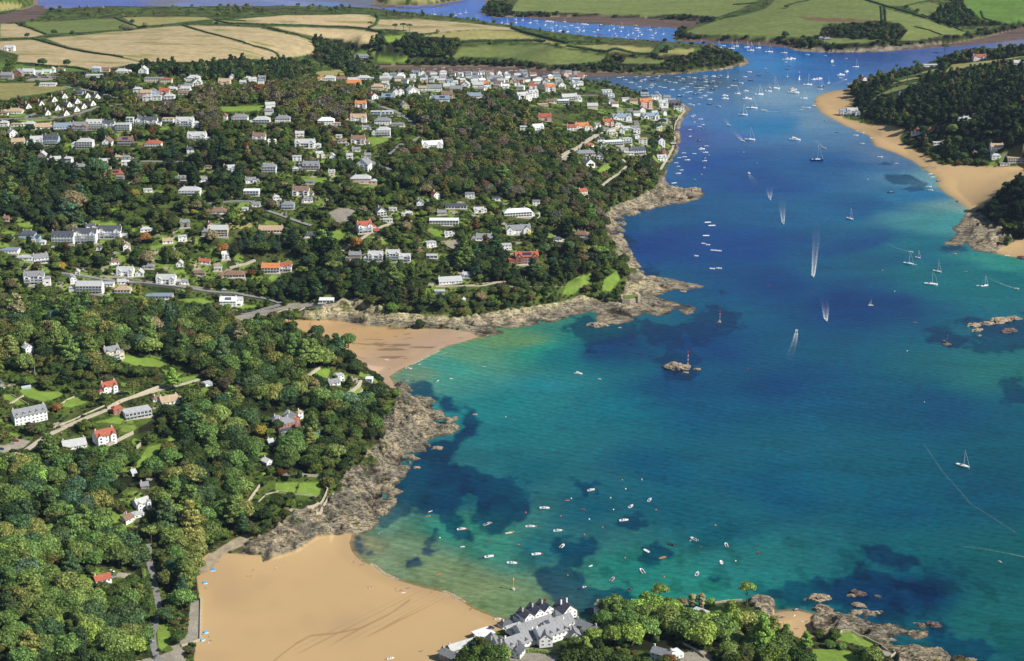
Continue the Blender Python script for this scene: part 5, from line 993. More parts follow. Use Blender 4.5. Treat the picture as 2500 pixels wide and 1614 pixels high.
ROADS = [  # name, width, colour, polyline (pixels)
 ('lane', 4.2, 't', [(60,1102),(111,1065),(174,1036),(268,998),(314,973),(398,950),(450,937),(490,925)]), ('lane', 4.6, 'g', [(395,1660),(385,1610),(374,1575),(372,1545),(380,1520),(388,1480),(380,1440),(376,1410),(366,1380),(362,1330)]),
 ('road', 5, 'g', [(150,668),(200,674),(245,682),(344,691),(440,702),(500,711),(577,718),(650,730),(690,742),(640,756),(590,768)]), ('road', 5, 'g', [(505,498),(527,496),(570,492),(613,492),(647,513),(701,532),(760,552)]), ('lane', 4, 't', [(835,613),(880,585),(952,546)]),
 ('road', 6, 'g', [(900,245),(927,259),(961,271),(1000,292),(1010,310)]), ('road', 6, 'g', [(952,378),(982,351),(1030,335)]), ('road', 6, 'g', [(-20,292),(60,288),(88,277)]), ('road', 5.5, 'g', [(60,290),(140,288),(185,281),(240,262),(300,255)]), ('road', 6, 't', [(1365,384),(1420,355),(1461,326),(1500,313),(1530,310)]),
 ('footpath', 3, 't', [(1469,454),(1512,424),(1533,402),(1520,390)]), ('footpath', 3.5, 't', [(1612,415),(1630,385),(1643,362),(1647,335)]), ('footpath', 3, 't', [(1063,700),(1174,699),(1238,687)]), ('road', 5.5, 'g', [(157,211),(200,218),(240,226),(290,240)]),
 ('road', 5.5, 'g', [(878,400),(925,402),(900,392),(960,418)]), ('lane', 3.5, 't', [(560,655),(600,645),(622,636)]), ('road', 5, 'g', [(1340,250),(1400,235),(1460,232)]), ('lane', 3.5, 't', [(745,925),(770,905),(785,895)]), ('lane', 3.5, 't', [(848,962),(876,942),(880,930)]), ('road', 5, 'g', [(340,402),(330,395),(400,395),(470,396)])]
def seg_px(x, y, m):
    c = np.zeros(x.shape, bool)
    for nme, w, cc, P in ROADS:
        x0, x1 = min(p[0] for p in P) - m, max(p[0] for p in P) + m; y0, y1 = min(p[1] for p in P) - m, max(p[1] for p in P) + m
        k = (x > x0) & (x < x1) & (y > y0) & (y < y1)
        if k.any(): c[k] |= seg_dist(x[k], y[k], P, False) < m * .8
    return c
cq = [0.0]
class CQ:
    random = staticmethod(lambda: cq[0])
TREES = []     # X, Y, Z, radius, kind, colour, zone
# gardens: mown patches and gravel round the houses, written into the ground's own colours
_u = MESH_USED['ground']; gx, gy = GX.ravel()[_u], GY.ravel()[_u]; gat = ter.data.color_attributes['tint']; gc = np.empty(len(_u) * 4, np.float32); gat.data.foreach_get('color', gc); gc = gc.reshape(-1, 4)
gcov = COVER.ravel()[_u]; gn = fbm(gx / 5, gy / 5, 3); gr_ = random.Random(21); PATCH = []
for h in HOUSES:
    for q in range(3):
        a = gr_.uniform(0, 6.28); rad = h[2] + gr_.uniform(2, 9); cx_, cy_ = h[0] + math.cos(a) * rad * 1.1, h[1] - h[2] * .5 + math.sin(a) * rad; ra, rb = gr_.uniform(5, 10), gr_.uniform(4, 8)
        gravel = q == 2
        if gravel: ra, rb = gr_.uniform(3, 6), gr_.uniform(2.5, 4)
        k = np.nonzero((np.abs(gx - cx_) < ra + 3) & (np.abs(gy - cy_) < rb + 3) & (gcov == 0))[0]
        if len(k) == 0: continue
        e = 1 - np.sqrt(((gx[k] - cx_) / ra) ** 2 + ((gy[k] - cy_) / rb) ** 2) + (gn[k] - .5) * .5; w_ = sm(-.05, .12, e)[:, None]
        gc[k, :3] = gc[k, :3] * (1 - w_) + (lin(186, 176, 158, .6) if gravel else lin(126, 150, 66, .7) * (.7 + .5 * gn[k, None])) * w_; PATCH.append((cx_, cy_, min(ra, rb)))
gat.data.foreach_set('color', gc.ravel())
PT = np.array(PATCH)
def grow(pts, density_wood, density_open, rmin, rmax, seed, shrub_only=False):
    r_ = random.Random(seed); X, Y = pts[:, 0], pts[:, 1]; Z = height_at(X, Y); d = sample(GD, X, Y); cov = sample(COVER, X, Y)
    px, py = to_px(X, Y, Z); ok = (d > 5) & (cov == 0) & (px > -60) & (px < 2560) & (py < 1720) & (py > -10) & (Y < 3950)
    ok &= ~((sample(GRK, X, Y) > .3))
    X, Y, Z, px, py = X[ok], Y[ok], Z[ok], px[ok], py[ok]
    zone = np.full(len(X), '.', '<U1'); dens = np.full(len(X), density_open)
    for dn, pal, P in WOODS:
        k = sdf(px, py, P, 1) > 0; zone[k] = pal; dens[k] = dn * density_wood
    for P in OPENP:
        k = sdf(px, py, P, 1) > 0; zone[k] = '.'; dens[k] = density_open * (.7 if not shrub_only else 1.2)
    clump = fbm(X / 30 + 9, Y / 30, 2); open_ = zone == '.'
    dens = np.where(open_, dens * (.62 + .9 * sm(.38, .62, clump)), dens)
    town = open_ & ((inside(px, py, [(600,200),(900,186),(1250,188),(1400,200),(1560,230),(1690,262),(1660,300),(1630,380),(1560,390),(1480,370),(1400,330),(1290,290),(1260,240),(1000,240),(900,225)])) | inside(px, py, [(100,225),(260,215),(260,285),(90,285)]))
    dens = np.where(town, dens * .75, dens)
    fieldland = open_ & (((py < 150) & (px < 1900)) | ((py < 112) & (px >= 1800)))
    dens = np.where(fieldland, dens * .12, dens)
    u = np.array([r_.random() for _ in range(len(X))]); k = u < dens
    X, Y, Z, px, py, zone, town = X[k], Y[k], Z[k], px[k], py[k], zone[k], town[k]
    R_ = np.array([rmin + (rmax - rmin) * r_.random() ** 1.3 for _ in range(len(X))])
    R_ = np.where(zone == '.', R_ * .72, R_); R_ = np.where(zone == 's', R_ * .8, R_); R_ = np.where(town, R_ * .75, R_)
    s = (Y * CP - (Z - H) * SP) / F; tall = R_ * (1.0 if shrub_only else 1.72)
    tx, ty = to_px(X, Y, Z + tall); mx_, my = to_px(X, Y, Z + tall * .55); rp = R_ / s
    bad = in_clear(mx_, my, 1.0) | in_clear(tx, ty + 2, 1.5) | in_clear(mx_ - rp * .65, my, 1.0) | in_clear(mx_ + rp * .65, my, 1.0) | in_clear(mx_, (my + ty) / 2, 1.0) | seg_px(mx_, my, 5) | seg_px(px, py, 4) | (seg_px(mx_, my, 14) & (rp > 12))
    if not shrub_only:
        for q in PT: bad |= (X - q[0]) ** 2 + (Y - q[1]) ** 2 < (q[2] * .8) ** 2
    for h in HB:
        near = (X - h[0]) ** 2 + (Y - h[1]) ** 2 < (h[2] + R_ * .6) ** 2
        front = (Y < h[1]) & (mx_ + rp * .8 > h[3] + 1) & (mx_ - rp * .8 < h[4] - 1) & (ty < h[6] - (h[6] - h[5]) * (.42 if shrub_only else .28)) & (py > h[5])
        bad |= near | front
    fn = fbm(X / 52 + 31, Y / 60, 2)
    for i in np.nonzero(~bad)[0]:
        z = zone[i]; kd = 'shrub' if shrub_only else pick(SH[z], r_); cq[0] = (fn[i] * 4.2 + r_.random() * .2) % 1
        TREES.append((X[i], Y[i], Z[i], R_[i] * (1.15 if kd == 'cedar' else .8 if kd == 'tall' else 1), kd, pick(MIX[z], r_ if z == '.' else CQ), z))
grow(lattice(1000, 1750, 10.6, 1), .98, .6, 5.6, 10.8, 1); grow(lattice(1010, 1750, 9.5, 11), .5, .2, 2.8, 5.0, 11)
grow(lattice(1750, 2450, 10.2, 2), .97, .68, 5.0, 9.6, 2); grow(lattice(1760, 2450, 9.5, 12), .5, .35, 2.6, 4.8, 12)
grow(lattice(2450, 3950, 11.5, 3), .95, .3, 4.8, 7.4, 3)
grow(lattice(1000, 1750, 4.2, 4), .3, .7, 1.3, 2.9, 4, True)
grow(lattice(1750, 2450, 4.4, 5), .2, .85, 1.4, 3.2, 5, True)
grow(lattice(2450, 3900, 7.5, 6), .05, .5, 1.8, 3.6, 6, True)
print('vegetation', len(TREES))
CN = {'green': 'green', 'mid': 'mid-green', 'dark': 'dark green', 'olive': 'olive', 'brown': 'brown-tinged', 'bright': 'bright green', 'blue': 'blue-green', 'rust': 'rust-coloured', 'gold': 'golden', 'straw': 'straw-coloured', 'grey': 'greyish', 'black': 'very dark'}
def tint_of(c, z, r_):
    t = np.array(PAL[c]) * r_.uniform(.78, 1.25); t[0] *= r_.uniform(.88, 1.15); return t
def add_tree(X, Y, Z, R_, kd, c, r_, ki=None, px=None, py=None, hz=1.0):
    ki = r_.choice(KID[kd]) if ki is None else ki
    nm = {'broad': 'broadleaf_tree', 'tall': 'columnar_tree', 'cedar': 'cedar_tree', 'pine': 'pine_tree', 'shrub': 'bush'}[kd]
    root = thing(nm, (X, Y, Z - .1), r_.random() * 6.28, None, 'bush' if kd == 'shrub' else 'tree')
    root.scale = (R_, R_, R_ * r_.uniform(.9, 1.12) * hz)
    if kd != 'shrub': link('trunk', NEAR[ki][2], None, root)
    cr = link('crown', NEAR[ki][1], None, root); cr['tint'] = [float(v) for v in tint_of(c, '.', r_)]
    if px is None: px, py = (float(v) for v in to_px(X, Y, Z + R_))
    PENDING.append([root, px, py, nm, CN[c], {'broad': 'round-crowned tree', 'tall': 'narrow upright tree', 'cedar': 'tiered conifer', 'pine': 'flat-topped pine', 'shrub': 'bush'}[kd], ''])
    root['group'] = {'broad': 'round-crowned trees', 'tall': 'narrow upright trees', 'cedar': 'tiered conifers', 'pine': 'flat-topped pines', 'shrub': 'bushes'}[kd]
    return root
# single trees that stand out in the photo
SOLO = [(1822,1484,7.6,'pine','mid',1.35),(1610,1490,8,'pine','mid',1.1),(1500,1515,7.5,'cedar','green',1),(1545,1505,7,'broad','mid',1),(1580,1495,7,'broad','mid',1),(1640,1500,7,'broad','green',1),(1665,1485,4.5,'broad','brown',1),(1690,1480,5,'tall','straw',.8),(1712,1482,4.2,'tall','straw',.9),(1735,1480,3.6,'broad','bright',1),(1475,1520,6,'cedar','dark',1),
 (762,1070,8.5,'cedar','green',1.15),(643,1175,2.6,'pine','bright',1.5),(2098,1608,5,'broad','dark',1),(2025,1580,4,'broad','green',.8),(2055,1583,3.4,'broad','mid',.8),(870,610,6.5,'broad','rust',1.3),(175,575,9,'broad','brown',1),(180,520,16,'broad','brown',1.05),(545,620,7,'broad','rust',1),(520,590,8,'broad','brown',1),(360,645,10,'broad','brown',.8),(430,640,9,'broad','olive',.9),(235,435,13,'broad','dark',1.2),(330,440,12,'cedar','dark',1.1),(355,590,7,'broad','rust',.9),
 (140,1005,4.5,'broad','rust',1),(365,870,12,'broad','mid',1),(850,850,9,'broad','green',1.1),(775,830,9,'broad','dark',1.1),(1040,475,9,'broad','brown',.9),(1365,360,3,'broad','gold',1),(1290,575,4,'shrub','gold',1.3),(1365,560,4,'shrub','gold',1.2),(1300,590,6,'broad','green',1),(855,600,6,'pine','green',1.1),(1250,345,7,'broad','blue',1.2),(160,350,1,'shrub','bright',1),(905,70,6,'pine','dark',1),(985,75,7,'pine','dark',1),(1000,76,7,'pine','dark',.9),(1069,80,4.5,'broad','brown',1),(965,78,7,'pine','dark',1),
 (103,160,8,'broad','dark',.9),(163,160,6,'broad','dark',.9),(67,92,5,'broad','dark',1),(133,84,6,'broad','dark',1),(177,83,4.5,'broad','dark',1),(355,66,6,'broad','brown',.9),(300,73,8,'broad','brown',.7),(320,74,9,'broad','brown',.7),(323,58,5,'broad','dark',1),(1630,128,8,'broad','dark',1),(1733,122,9,'broad','brown',1),(2240,30,5,'broad','dark',1),(2213,22,5,'broad','dark',1),(2285,50,6,'broad','dark',1),(1920,20,5,'broad','dark',.9),(1917,92,8,'broad','dark',1),(2190,172,4,'pine','dark',1.2),(2175,230,7,'pine','dark',1.1),(2140,240,6,'pine','dark',1),(2215,198,9,'pine','dark',1),(2235,170,8,'pine','dark',1),(2306,130,9,'pine','dark',1),
 (1230,690,6,'pine','dark',1.3),(1330,640,8,'pine','dark',1.1),(1355,625,8,'pine','dark',1),(1390,630,8,'pine','dark',1.1),(1470,640,8,'pine','green',1.1),(1485,655,7,'pine','dark',1.1),(1590,390,7,'pine','dark',1.2),(1600,330,8,'pine','dark',1),(1617,318,8,'pine','dark',1),(1635,330,7,'broad','dark',1),(1490,385,7,'pine','green',1.2),(1235,480,9,'cedar','dark',1),(700,600,9,'cedar','dark',1),(1465,330,6,'broad','dark',1.3),(1390,275,5,'broad','dark',1.3),(545,450,9,'broad','dark',1),(2255,330,8,'broad','dark',1),(2325,330,10,'broad','olive',1),(2400,380,8,'broad','dark',1)]
r_ = random.Random(3); solo_xy = []
for x, y, R_, kd, c, hz in SOLO:
    p = on_ground(x, y)
    add_tree(p.x, p.y, p.z, R_, kd, c, r_, hz=hz); solo_xy.append((p.x, p.y, R_))
T = np.array([(t[0], t[1], t[2], t[3]) for t in TREES]); keep = np.ones(len(T), bool)
for x, y, R_ in solo_xy: keep &= (T[:, 0] - x) ** 2 + (T[:, 1] - y) ** 2 > (R_ * .75) ** 2
# nothing in front of (or hiding) the single trees, and no crowns beyond the frame's sides
TREES = [t for t, k in zip(TREES, keep) if k]
T = T[keep]; tpx, tpy = to_px(T[:, 0], T[:, 1], T[:, 2] + T[:, 3])
size = T[:, 3] / T[:, 1]; inview = (tpx > 5) & (tpx < 2495) & (tpy > 5) & (tpy < 1600)
isb = np.array([t[4] == 'broad' for t in TREES]); iss = np.array([t[4] == 'shrub' for t in TREES]); order = np.argsort(-size)
nb = ns = no = 0; single = np.zeros(len(T), bool)
for i in order:
    if not inview[i]: continue
    if isb[i] and nb < 262: single[i] = True; nb += 1
    elif iss[i] and ns < 170: single[i] = True; ns += 1
    elif not isb[i] and not iss[i] and no < 110: single[i] = True; no += 1
for i in np.nonzero(single)[0]:
    t = TREES[i]; add_tree(t[0], t[1], t[2], t[3], t[4], t[5], r_, px=float(tpx[i]), py=float(tpy[i]))
def mass(name, sel, label, cat):
    ids = np.nonzero(sel)[0]; me = bpy.data.meshes.new(name)
    me.vertices.add(len(ids)); me.vertices.foreach_set('co', (T[ids, :3] - np.array([0, 0, .1])).astype(np.float32).ravel())
    tint = np.array([tint_of(TREES[i][5], '.', r_) for i in ids], np.float32)
    fi = np.array([r_.choice(KID[TREES[i][4]]) + (len(KINDS_) if TREES[i][1] > 2250 or TREES[i][3] < 2.2 and TREES[i][1] > 1500 else 0) for i in ids], np.int32)
    sc = np.stack([T[ids, 3], T[ids, 3], T[ids, 3] * np.array([r_.uniform(.85, 1.15) for _ in ids])], 1).astype(np.float32)
    for nm, ty, dat, key in (('tint', 'FLOAT_VECTOR', tint, 'vector'), ('size', 'FLOAT_VECTOR', sc, 'vector'), ('form', 'INT', fi, 'value'), ('turn', 'FLOAT', np.array([r_.random() * 6.28 for _ in ids], np.float32), 'value')):
        a = me.attributes.new(nm, ty, 'POINT'); a.data.foreach_set(key, dat.ravel())
    o = link(name, me); tag(o, label, cat, kind='stuff')
    g = bpy.data.node_groups.new(name, 'GeometryNodeTree'); g.interface.new_socket('Geometry', in_out='INPUT', socket_type='NodeSocketGeometry'); g.interface.new_socket('Geometry', in_out='OUTPUT', socket_type='NodeSocketGeometry')
    gi, go = g.nodes.new('NodeGroupInput'), g.nodes.new('NodeGroupOutput'); iop = g.nodes.new('GeometryNodeInstanceOnPoints'); ci = g.nodes.new('GeometryNodeCollectionInfo')
    ci.inputs['Collection'].default_value = FORMS; ci.inputs['Separate Children'].default_value = True; ci.inputs['Reset Children'].default_value = True
    def na(nm, ty):
        n = g.nodes.new('GeometryNodeInputNamedAttribute'); n.data_type = ty; n.inputs['Name'].default_value = nm; return n
    sz, fm, tn = na('size', 'FLOAT_VECTOR'), na('form', 'INT'), na('turn', 'FLOAT'); cx = g.nodes.new('ShaderNodeCombineXYZ')
    L = g.links.new; L(gi.outputs[0], iop.inputs['Points']); L(ci.outputs[0], iop.inputs['Instance']); iop.inputs['Pick Instance'].default_value = True
    L(fm.outputs[0], iop.inputs['Instance Index']); L(sz.outputs[0], iop.inputs['Scale']); L(tn.outputs[0], cx.inputs['Z']); L(cx.outputs[0], iop.inputs['Rotation']); L(iop.outputs[0], go.inputs[0])
    md = o.modifiers.new('grow', 'NODES'); md.node_group = g
    return o
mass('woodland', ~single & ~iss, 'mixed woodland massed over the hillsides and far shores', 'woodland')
mass('undergrowth', ~single & iss, 'low shrubs and garden bushes scattered between houses and trees', 'shrubbery')
print('mass', (~single & ~iss).sum(), (~single & iss).sum())

# ------------------------------------------------------------------ roads, walls, hedges
def drape(P, step=3.0):
    pts = [on_ground(x, y) for x, y in P]; out = []
    for a, b in zip(pts, pts[1:]):
        n = max(1, int((b - a).length / step))
        for i in range(n): out.append(a.lerp(b, i / n))
    out.append(pts[-1])
    for p in out: p.z = float(height_at(p.x, p.y))
    return out
def sides(pts):
    o = []
    for i, p in enumerate(pts):
        t = pts[min(i + 1, len(pts) - 1)] - pts[max(i - 1, 0)]; t.z = 0; t.normalize(); o.append(Vector((t.y, -t.x, 0)))
    return o
M_ROAD = plain('asphalt', (.2, .195, .19), .9, .2, .4, .2); M_LANE = plain('pale_lane', (.42, .37, .29), .9, .2, .4, .15); M_WALLST = plain('field_stone', (.42, .37, .28), .95, .1, 1.2, .3); M_KERB = plain('kerb_stone', (.4, .39, .37), .9, .2)
for nme, wd_, cc, P in ROADS:
    pts = drape(P, 4); sd_ = sides(pts); b = MB(); hw = wd_ / 2
    zz = [max(float(height_at(q.x, q.y)) for q in (p, p + n * hw, p - n * hw)) + .25 for p, n in zip(pts, sd_)]
    for i in range(len(pts) - 1):
        a, c = pts[i], pts[i + 1]; na_, nc = sd_[i] * hw, sd_[i + 1] * hw
        A, B_, C, D_ = (a + na_), (a - na_), (c - nc), (c + nc); za, zc = zz[i], zz[i + 1]
        b.quad((A.x, A.y, za), (D_.x, D_.y, zc), (C.x, C.y, zc), (B_.x, B_.y, za))
        for P_, Q_ in ((A, D_), (C, B_)):
            z1, z2 = (za, zc) if P_ is A else (zc, za); b.quad((P_.x, P_.y, z1), (P_.x, P_.y, z1 - 2.5), (Q_.x, Q_.y, z2 - 2.5), (Q_.x, Q_.y, z2), 0)
            if nme == 'road':
                o_ = (P_ - (a if P_ is A else c)).normalized() * .22; P2, Q2 = P_ + o_, Q_ + o_
                b.quad((P_.x, P_.y, z1 + .12), (Q_.x, Q_.y, z2 + .12), (Q2.x, Q2.y, z2 + .12), (P2.x, P2.y, z1 + .12), 1)
    structure(link(nme, b.mesh(nme, [M_ROAD if cc == 'g' else M_LANE, M_KERB])))
# ------------------------------------------------------------------ walls and hedges
def wall_strip(name, P, h, t, label, cat, mat=None, drop=2.5, cap=True):
    pts = drape(P, 3); sd_ = sides(pts); b = MB()
    for i in range(len(pts) - 1):
        a, c = pts[i], pts[i + 1]; n1_, n2_ = sd_[i] * t / 2, sd_[i + 1] * t / 2
        q = [a + n1_, a - n1_, c - n2_, c + n2_]
        zt = [a.z + h, a.z + h, c.z + h, c.z + h]; zb = [v - h - drop for v in zt]
        b.quad(*[(p.x, p.y, z) for p, z in zip((q[0], q[3], q[2], q[1]), (zt[0], zt[3], zt[2], zt[1]))])
        for j, k in ((0, 3), (2, 1), (1, 0), (3, 2)):
            if (j, k) == (1, 0) and i > 0 or (j, k) == (3, 2) and i < len(pts) - 2: continue
            b.quad((q[j].x, q[j].y, zt[j]), (q[j].x, q[j].y, zb[j]), (q[k].x, q[k].y, zb[k]), (q[k].x, q[k].y, zt[k]))
    o = link(name, b.mesh(name, mat or M_WALLST)); tag(o, label, cat); return o
WALLS = [('garden_wall', [(791,1166),(789,1185),(800,1199),(793,1216),(777,1233),(751,1243),(714,1249),(690,1254)], 2.6, .7, 'curving pale stone wall round the seaward side of the walled garden'),
 ('sea_wall', [(813,1208),(801,1218),(793,1231),(786,1244),(770,1252)], 1.6, 1.6, 'lower curved stone sea wall above the rocks below the walled garden'),
 ('garden_wall', [(686,1160),(720,1162),(760,1164),(790,1166)], 2.2, .6, 'straight stone wall along the back of the walled garden'),
 ('sea_wall', [(491,1462),(490,1500),(489,1563),(443,1579)], 1.2, 1.0, 'concrete sea wall edging the promenade beside the near beach'),
 ('sea_wall', [(590,786),(640,772),(700,757),(745,752),(800,752),(874,729)], 1.3, .8, 'long stone sea wall holding up the road at the middle beach'),
 ('sea_wall', [(1648,350),(1645,330),(1648,305),(1657,288),(1672,272)], 2.0, 1.2, 'harbour wall below the waterfront houses at the narrows'),
 ('garden_wall', [(2036,1562),(2040,1552),(2056,1543),(2078,1543),(2110,1558),(2150,1578),(2186,1597),(2174,1606)], 1.8, .5, 'dark-shadowed wall round the lawn terrace on the rocks'),
 ('garden_wall', [(258,1094),(290,1078),(326,1060)], 3, .6, 'tall stone garden wall beside the red-roofed villa'), ('garden_wall', [(333,1098),(350,1082),(368,1072)], 3, .6, 'short stone wall at the top of the sloping orchard lawn'),
 ('garden_wall', [(262,1000),(320,974),(360,958),(404,943)], 2.6, .6, 'long stone wall along the upper side of the lane'), ('garden_wall', [(130,1046),(180,1026),(255,992)], 1.2, .5, 'low stone wall beside the lane below the slate-roofed mansion'),
 ('garden_wall', [(747,930),(762,915),(784,898)], 2.2, .5, 'pale retaining wall above the headland cottage'), ('garden_wall', [(846,965),(860,957),(880,932)], 1.6, .5, 'pale garden wall on the headland lawn'), ('garden_wall', [(861,978),(875,965),(886,955)], 2, .5, 'lowest terrace wall on the headland above the rocks'),
 ('garden_wall', [(148,989),(165,977),(182,970)], 1.2, .4, 'short stone wall between the two upper lawns'), ('garden_wall', [(28,965),(48,976),(70,989)], 1, .4, 'low dividing wall beside the west lawn'),
 ('garden_wall', [(602,1236),(618,1212),(634,1190)], 3, .6, 'tilted stone wall at the inland corner of the walled garden'), ('garden_wall', [(628,1230),(650,1208),(680,1200),(720,1208),(778,1215)], 1, .4, 'low kitchen garden wall in front of the walled lawns'),
 ('garden_wall', [(0,999),(30,985),(58,968)], 1.6, .5, 'stone wall by the shed at the west edge'), ('sea_wall', [(1745,1474),(1780,1469),(1812,1468)], 1.6, .6, 'stone wall edging the lawn behind the lone pine'),
 ('garden_wall', [(1665,1572),(1700,1590),(1720,1606)], 1.6, .4, 'pale wall beside the courtyard in the bottom wood'), ('garden_wall', [(244,676),(300,678),(345,687),(438,697),(520,707)], 1.4, .5, 'dark stone wall along the valley road'),
 ('garden_wall', [(1024,558),(1050,580),(1080,598),(1110,612)], 1.4, .5, 'diagonal garden wall below the long white modern house'), ('garden_wall', [(1320,605),(1340,600),(1400,610)], 1, .4, 'low drive wall beside the headland house'),
 ('garden_wall', [(752,452),(790,463),(826,472)], 1.2, .4, 'sloping garden wall beside the pink house lawn'), ('garden_wall', [(1100,700),(1150,697),(1236,688)], 1, .4, 'low wall along the cliff path')]
for nm, P, h, t, lb in WALLS: wall_strip(nm, P, h, t, lb, 'wall')
def hedge(P, h, w, c, label, step=None):
    pts = drape(P, 4); sd_ = sides(pts); g = np.random.default_rng(len(P) * 7 + int(P[0][0]) % 97)
    L = sum((a - c_).length for a, c_ in zip(pts, pts[1:])); n = int(min(9000, L * 14)); far = pts[0].y > 2300
    size = .75 if far else .5; n = int(L * (9 if far else 20))
    seg = g.random(n) * (len(pts) - 1); i = seg.astype(int); f = seg - i
    A = np.array([p[:] for p in pts]); S = np.array([p[:] for p in sd_]); B = A[i] * (1 - f)[:, None] + A[i + 1] * f[:, None]; n_ = S[i]
    lump = .7 + .6 * np.array([noise.noise(Vector((b[0] / 7, b[1] / 7, 0))) * .5 + .5 for b in B])
    a = g.random(n) * math.pi; rr_ = .8 + .3 * g.random(n); ca, sa = np.cos(a) * rr_, np.sin(a) * rr_
    C = B + n_ * (ca * w / 2 * lump)[:, None]; C[:, 2] = B[:, 2] - .3 + sa * h * lump
    nn = n_ * ca[:, None] + np.array([0, 0, 1]) * sa[:, None] + g.normal(size=(n, 3)) * .4; nn /= np.linalg.norm(nn, axis=1)[:, None]
    t = np.cross(nn, g.normal(size=(n, 3))); t /= np.linalg.norm(t, axis=1)[:, None]; u = np.cross(nn, t); s = (size * (.7 + .7 * g.random(n)))[:, None]
    V = np.stack([C - t * s, C - u * s * .7, C + t * s, C + u * s * .7], 1).reshape(-1, 3)
    me = bpy.data.meshes.new('hedge'); core = []; cf = []
    for k, p in enumerate(pts):
        q = sd_[k] * w * .36; core += [(p.x + q.x, p.y + q.y, p.z - 1), (p.x + q.x, p.y + q.y, p.z + h * .62), (p.x - q.x, p.y - q.y, p.z + h * .62), (p.x - q.x, p.y - q.y, p.z - 1)]
        if k:
            o = 4 * n + 4 * k
            for j in range(3): cf.append([o - 4 + j, o - 4 + j + 1, o + j + 1, o + j])
    me.from_pydata(V.tolist() + core, [], np.arange(4 * n).reshape(-1, 4).tolist() + cf)
    at = me.attributes.new('leaf', 'FLOAT', 'POINT'); at.data.foreach_set('value', np.concatenate([np.repeat(.7 + .6 * g.random(n), 4), np.full(len(core), .6)]).astype(np.float32))
    me.materials.append(M_LEAF); o = link('hedge', me); o['tint'] = [float(v) for v in PAL[c]]; tag(o, label, 'hedge'); return o
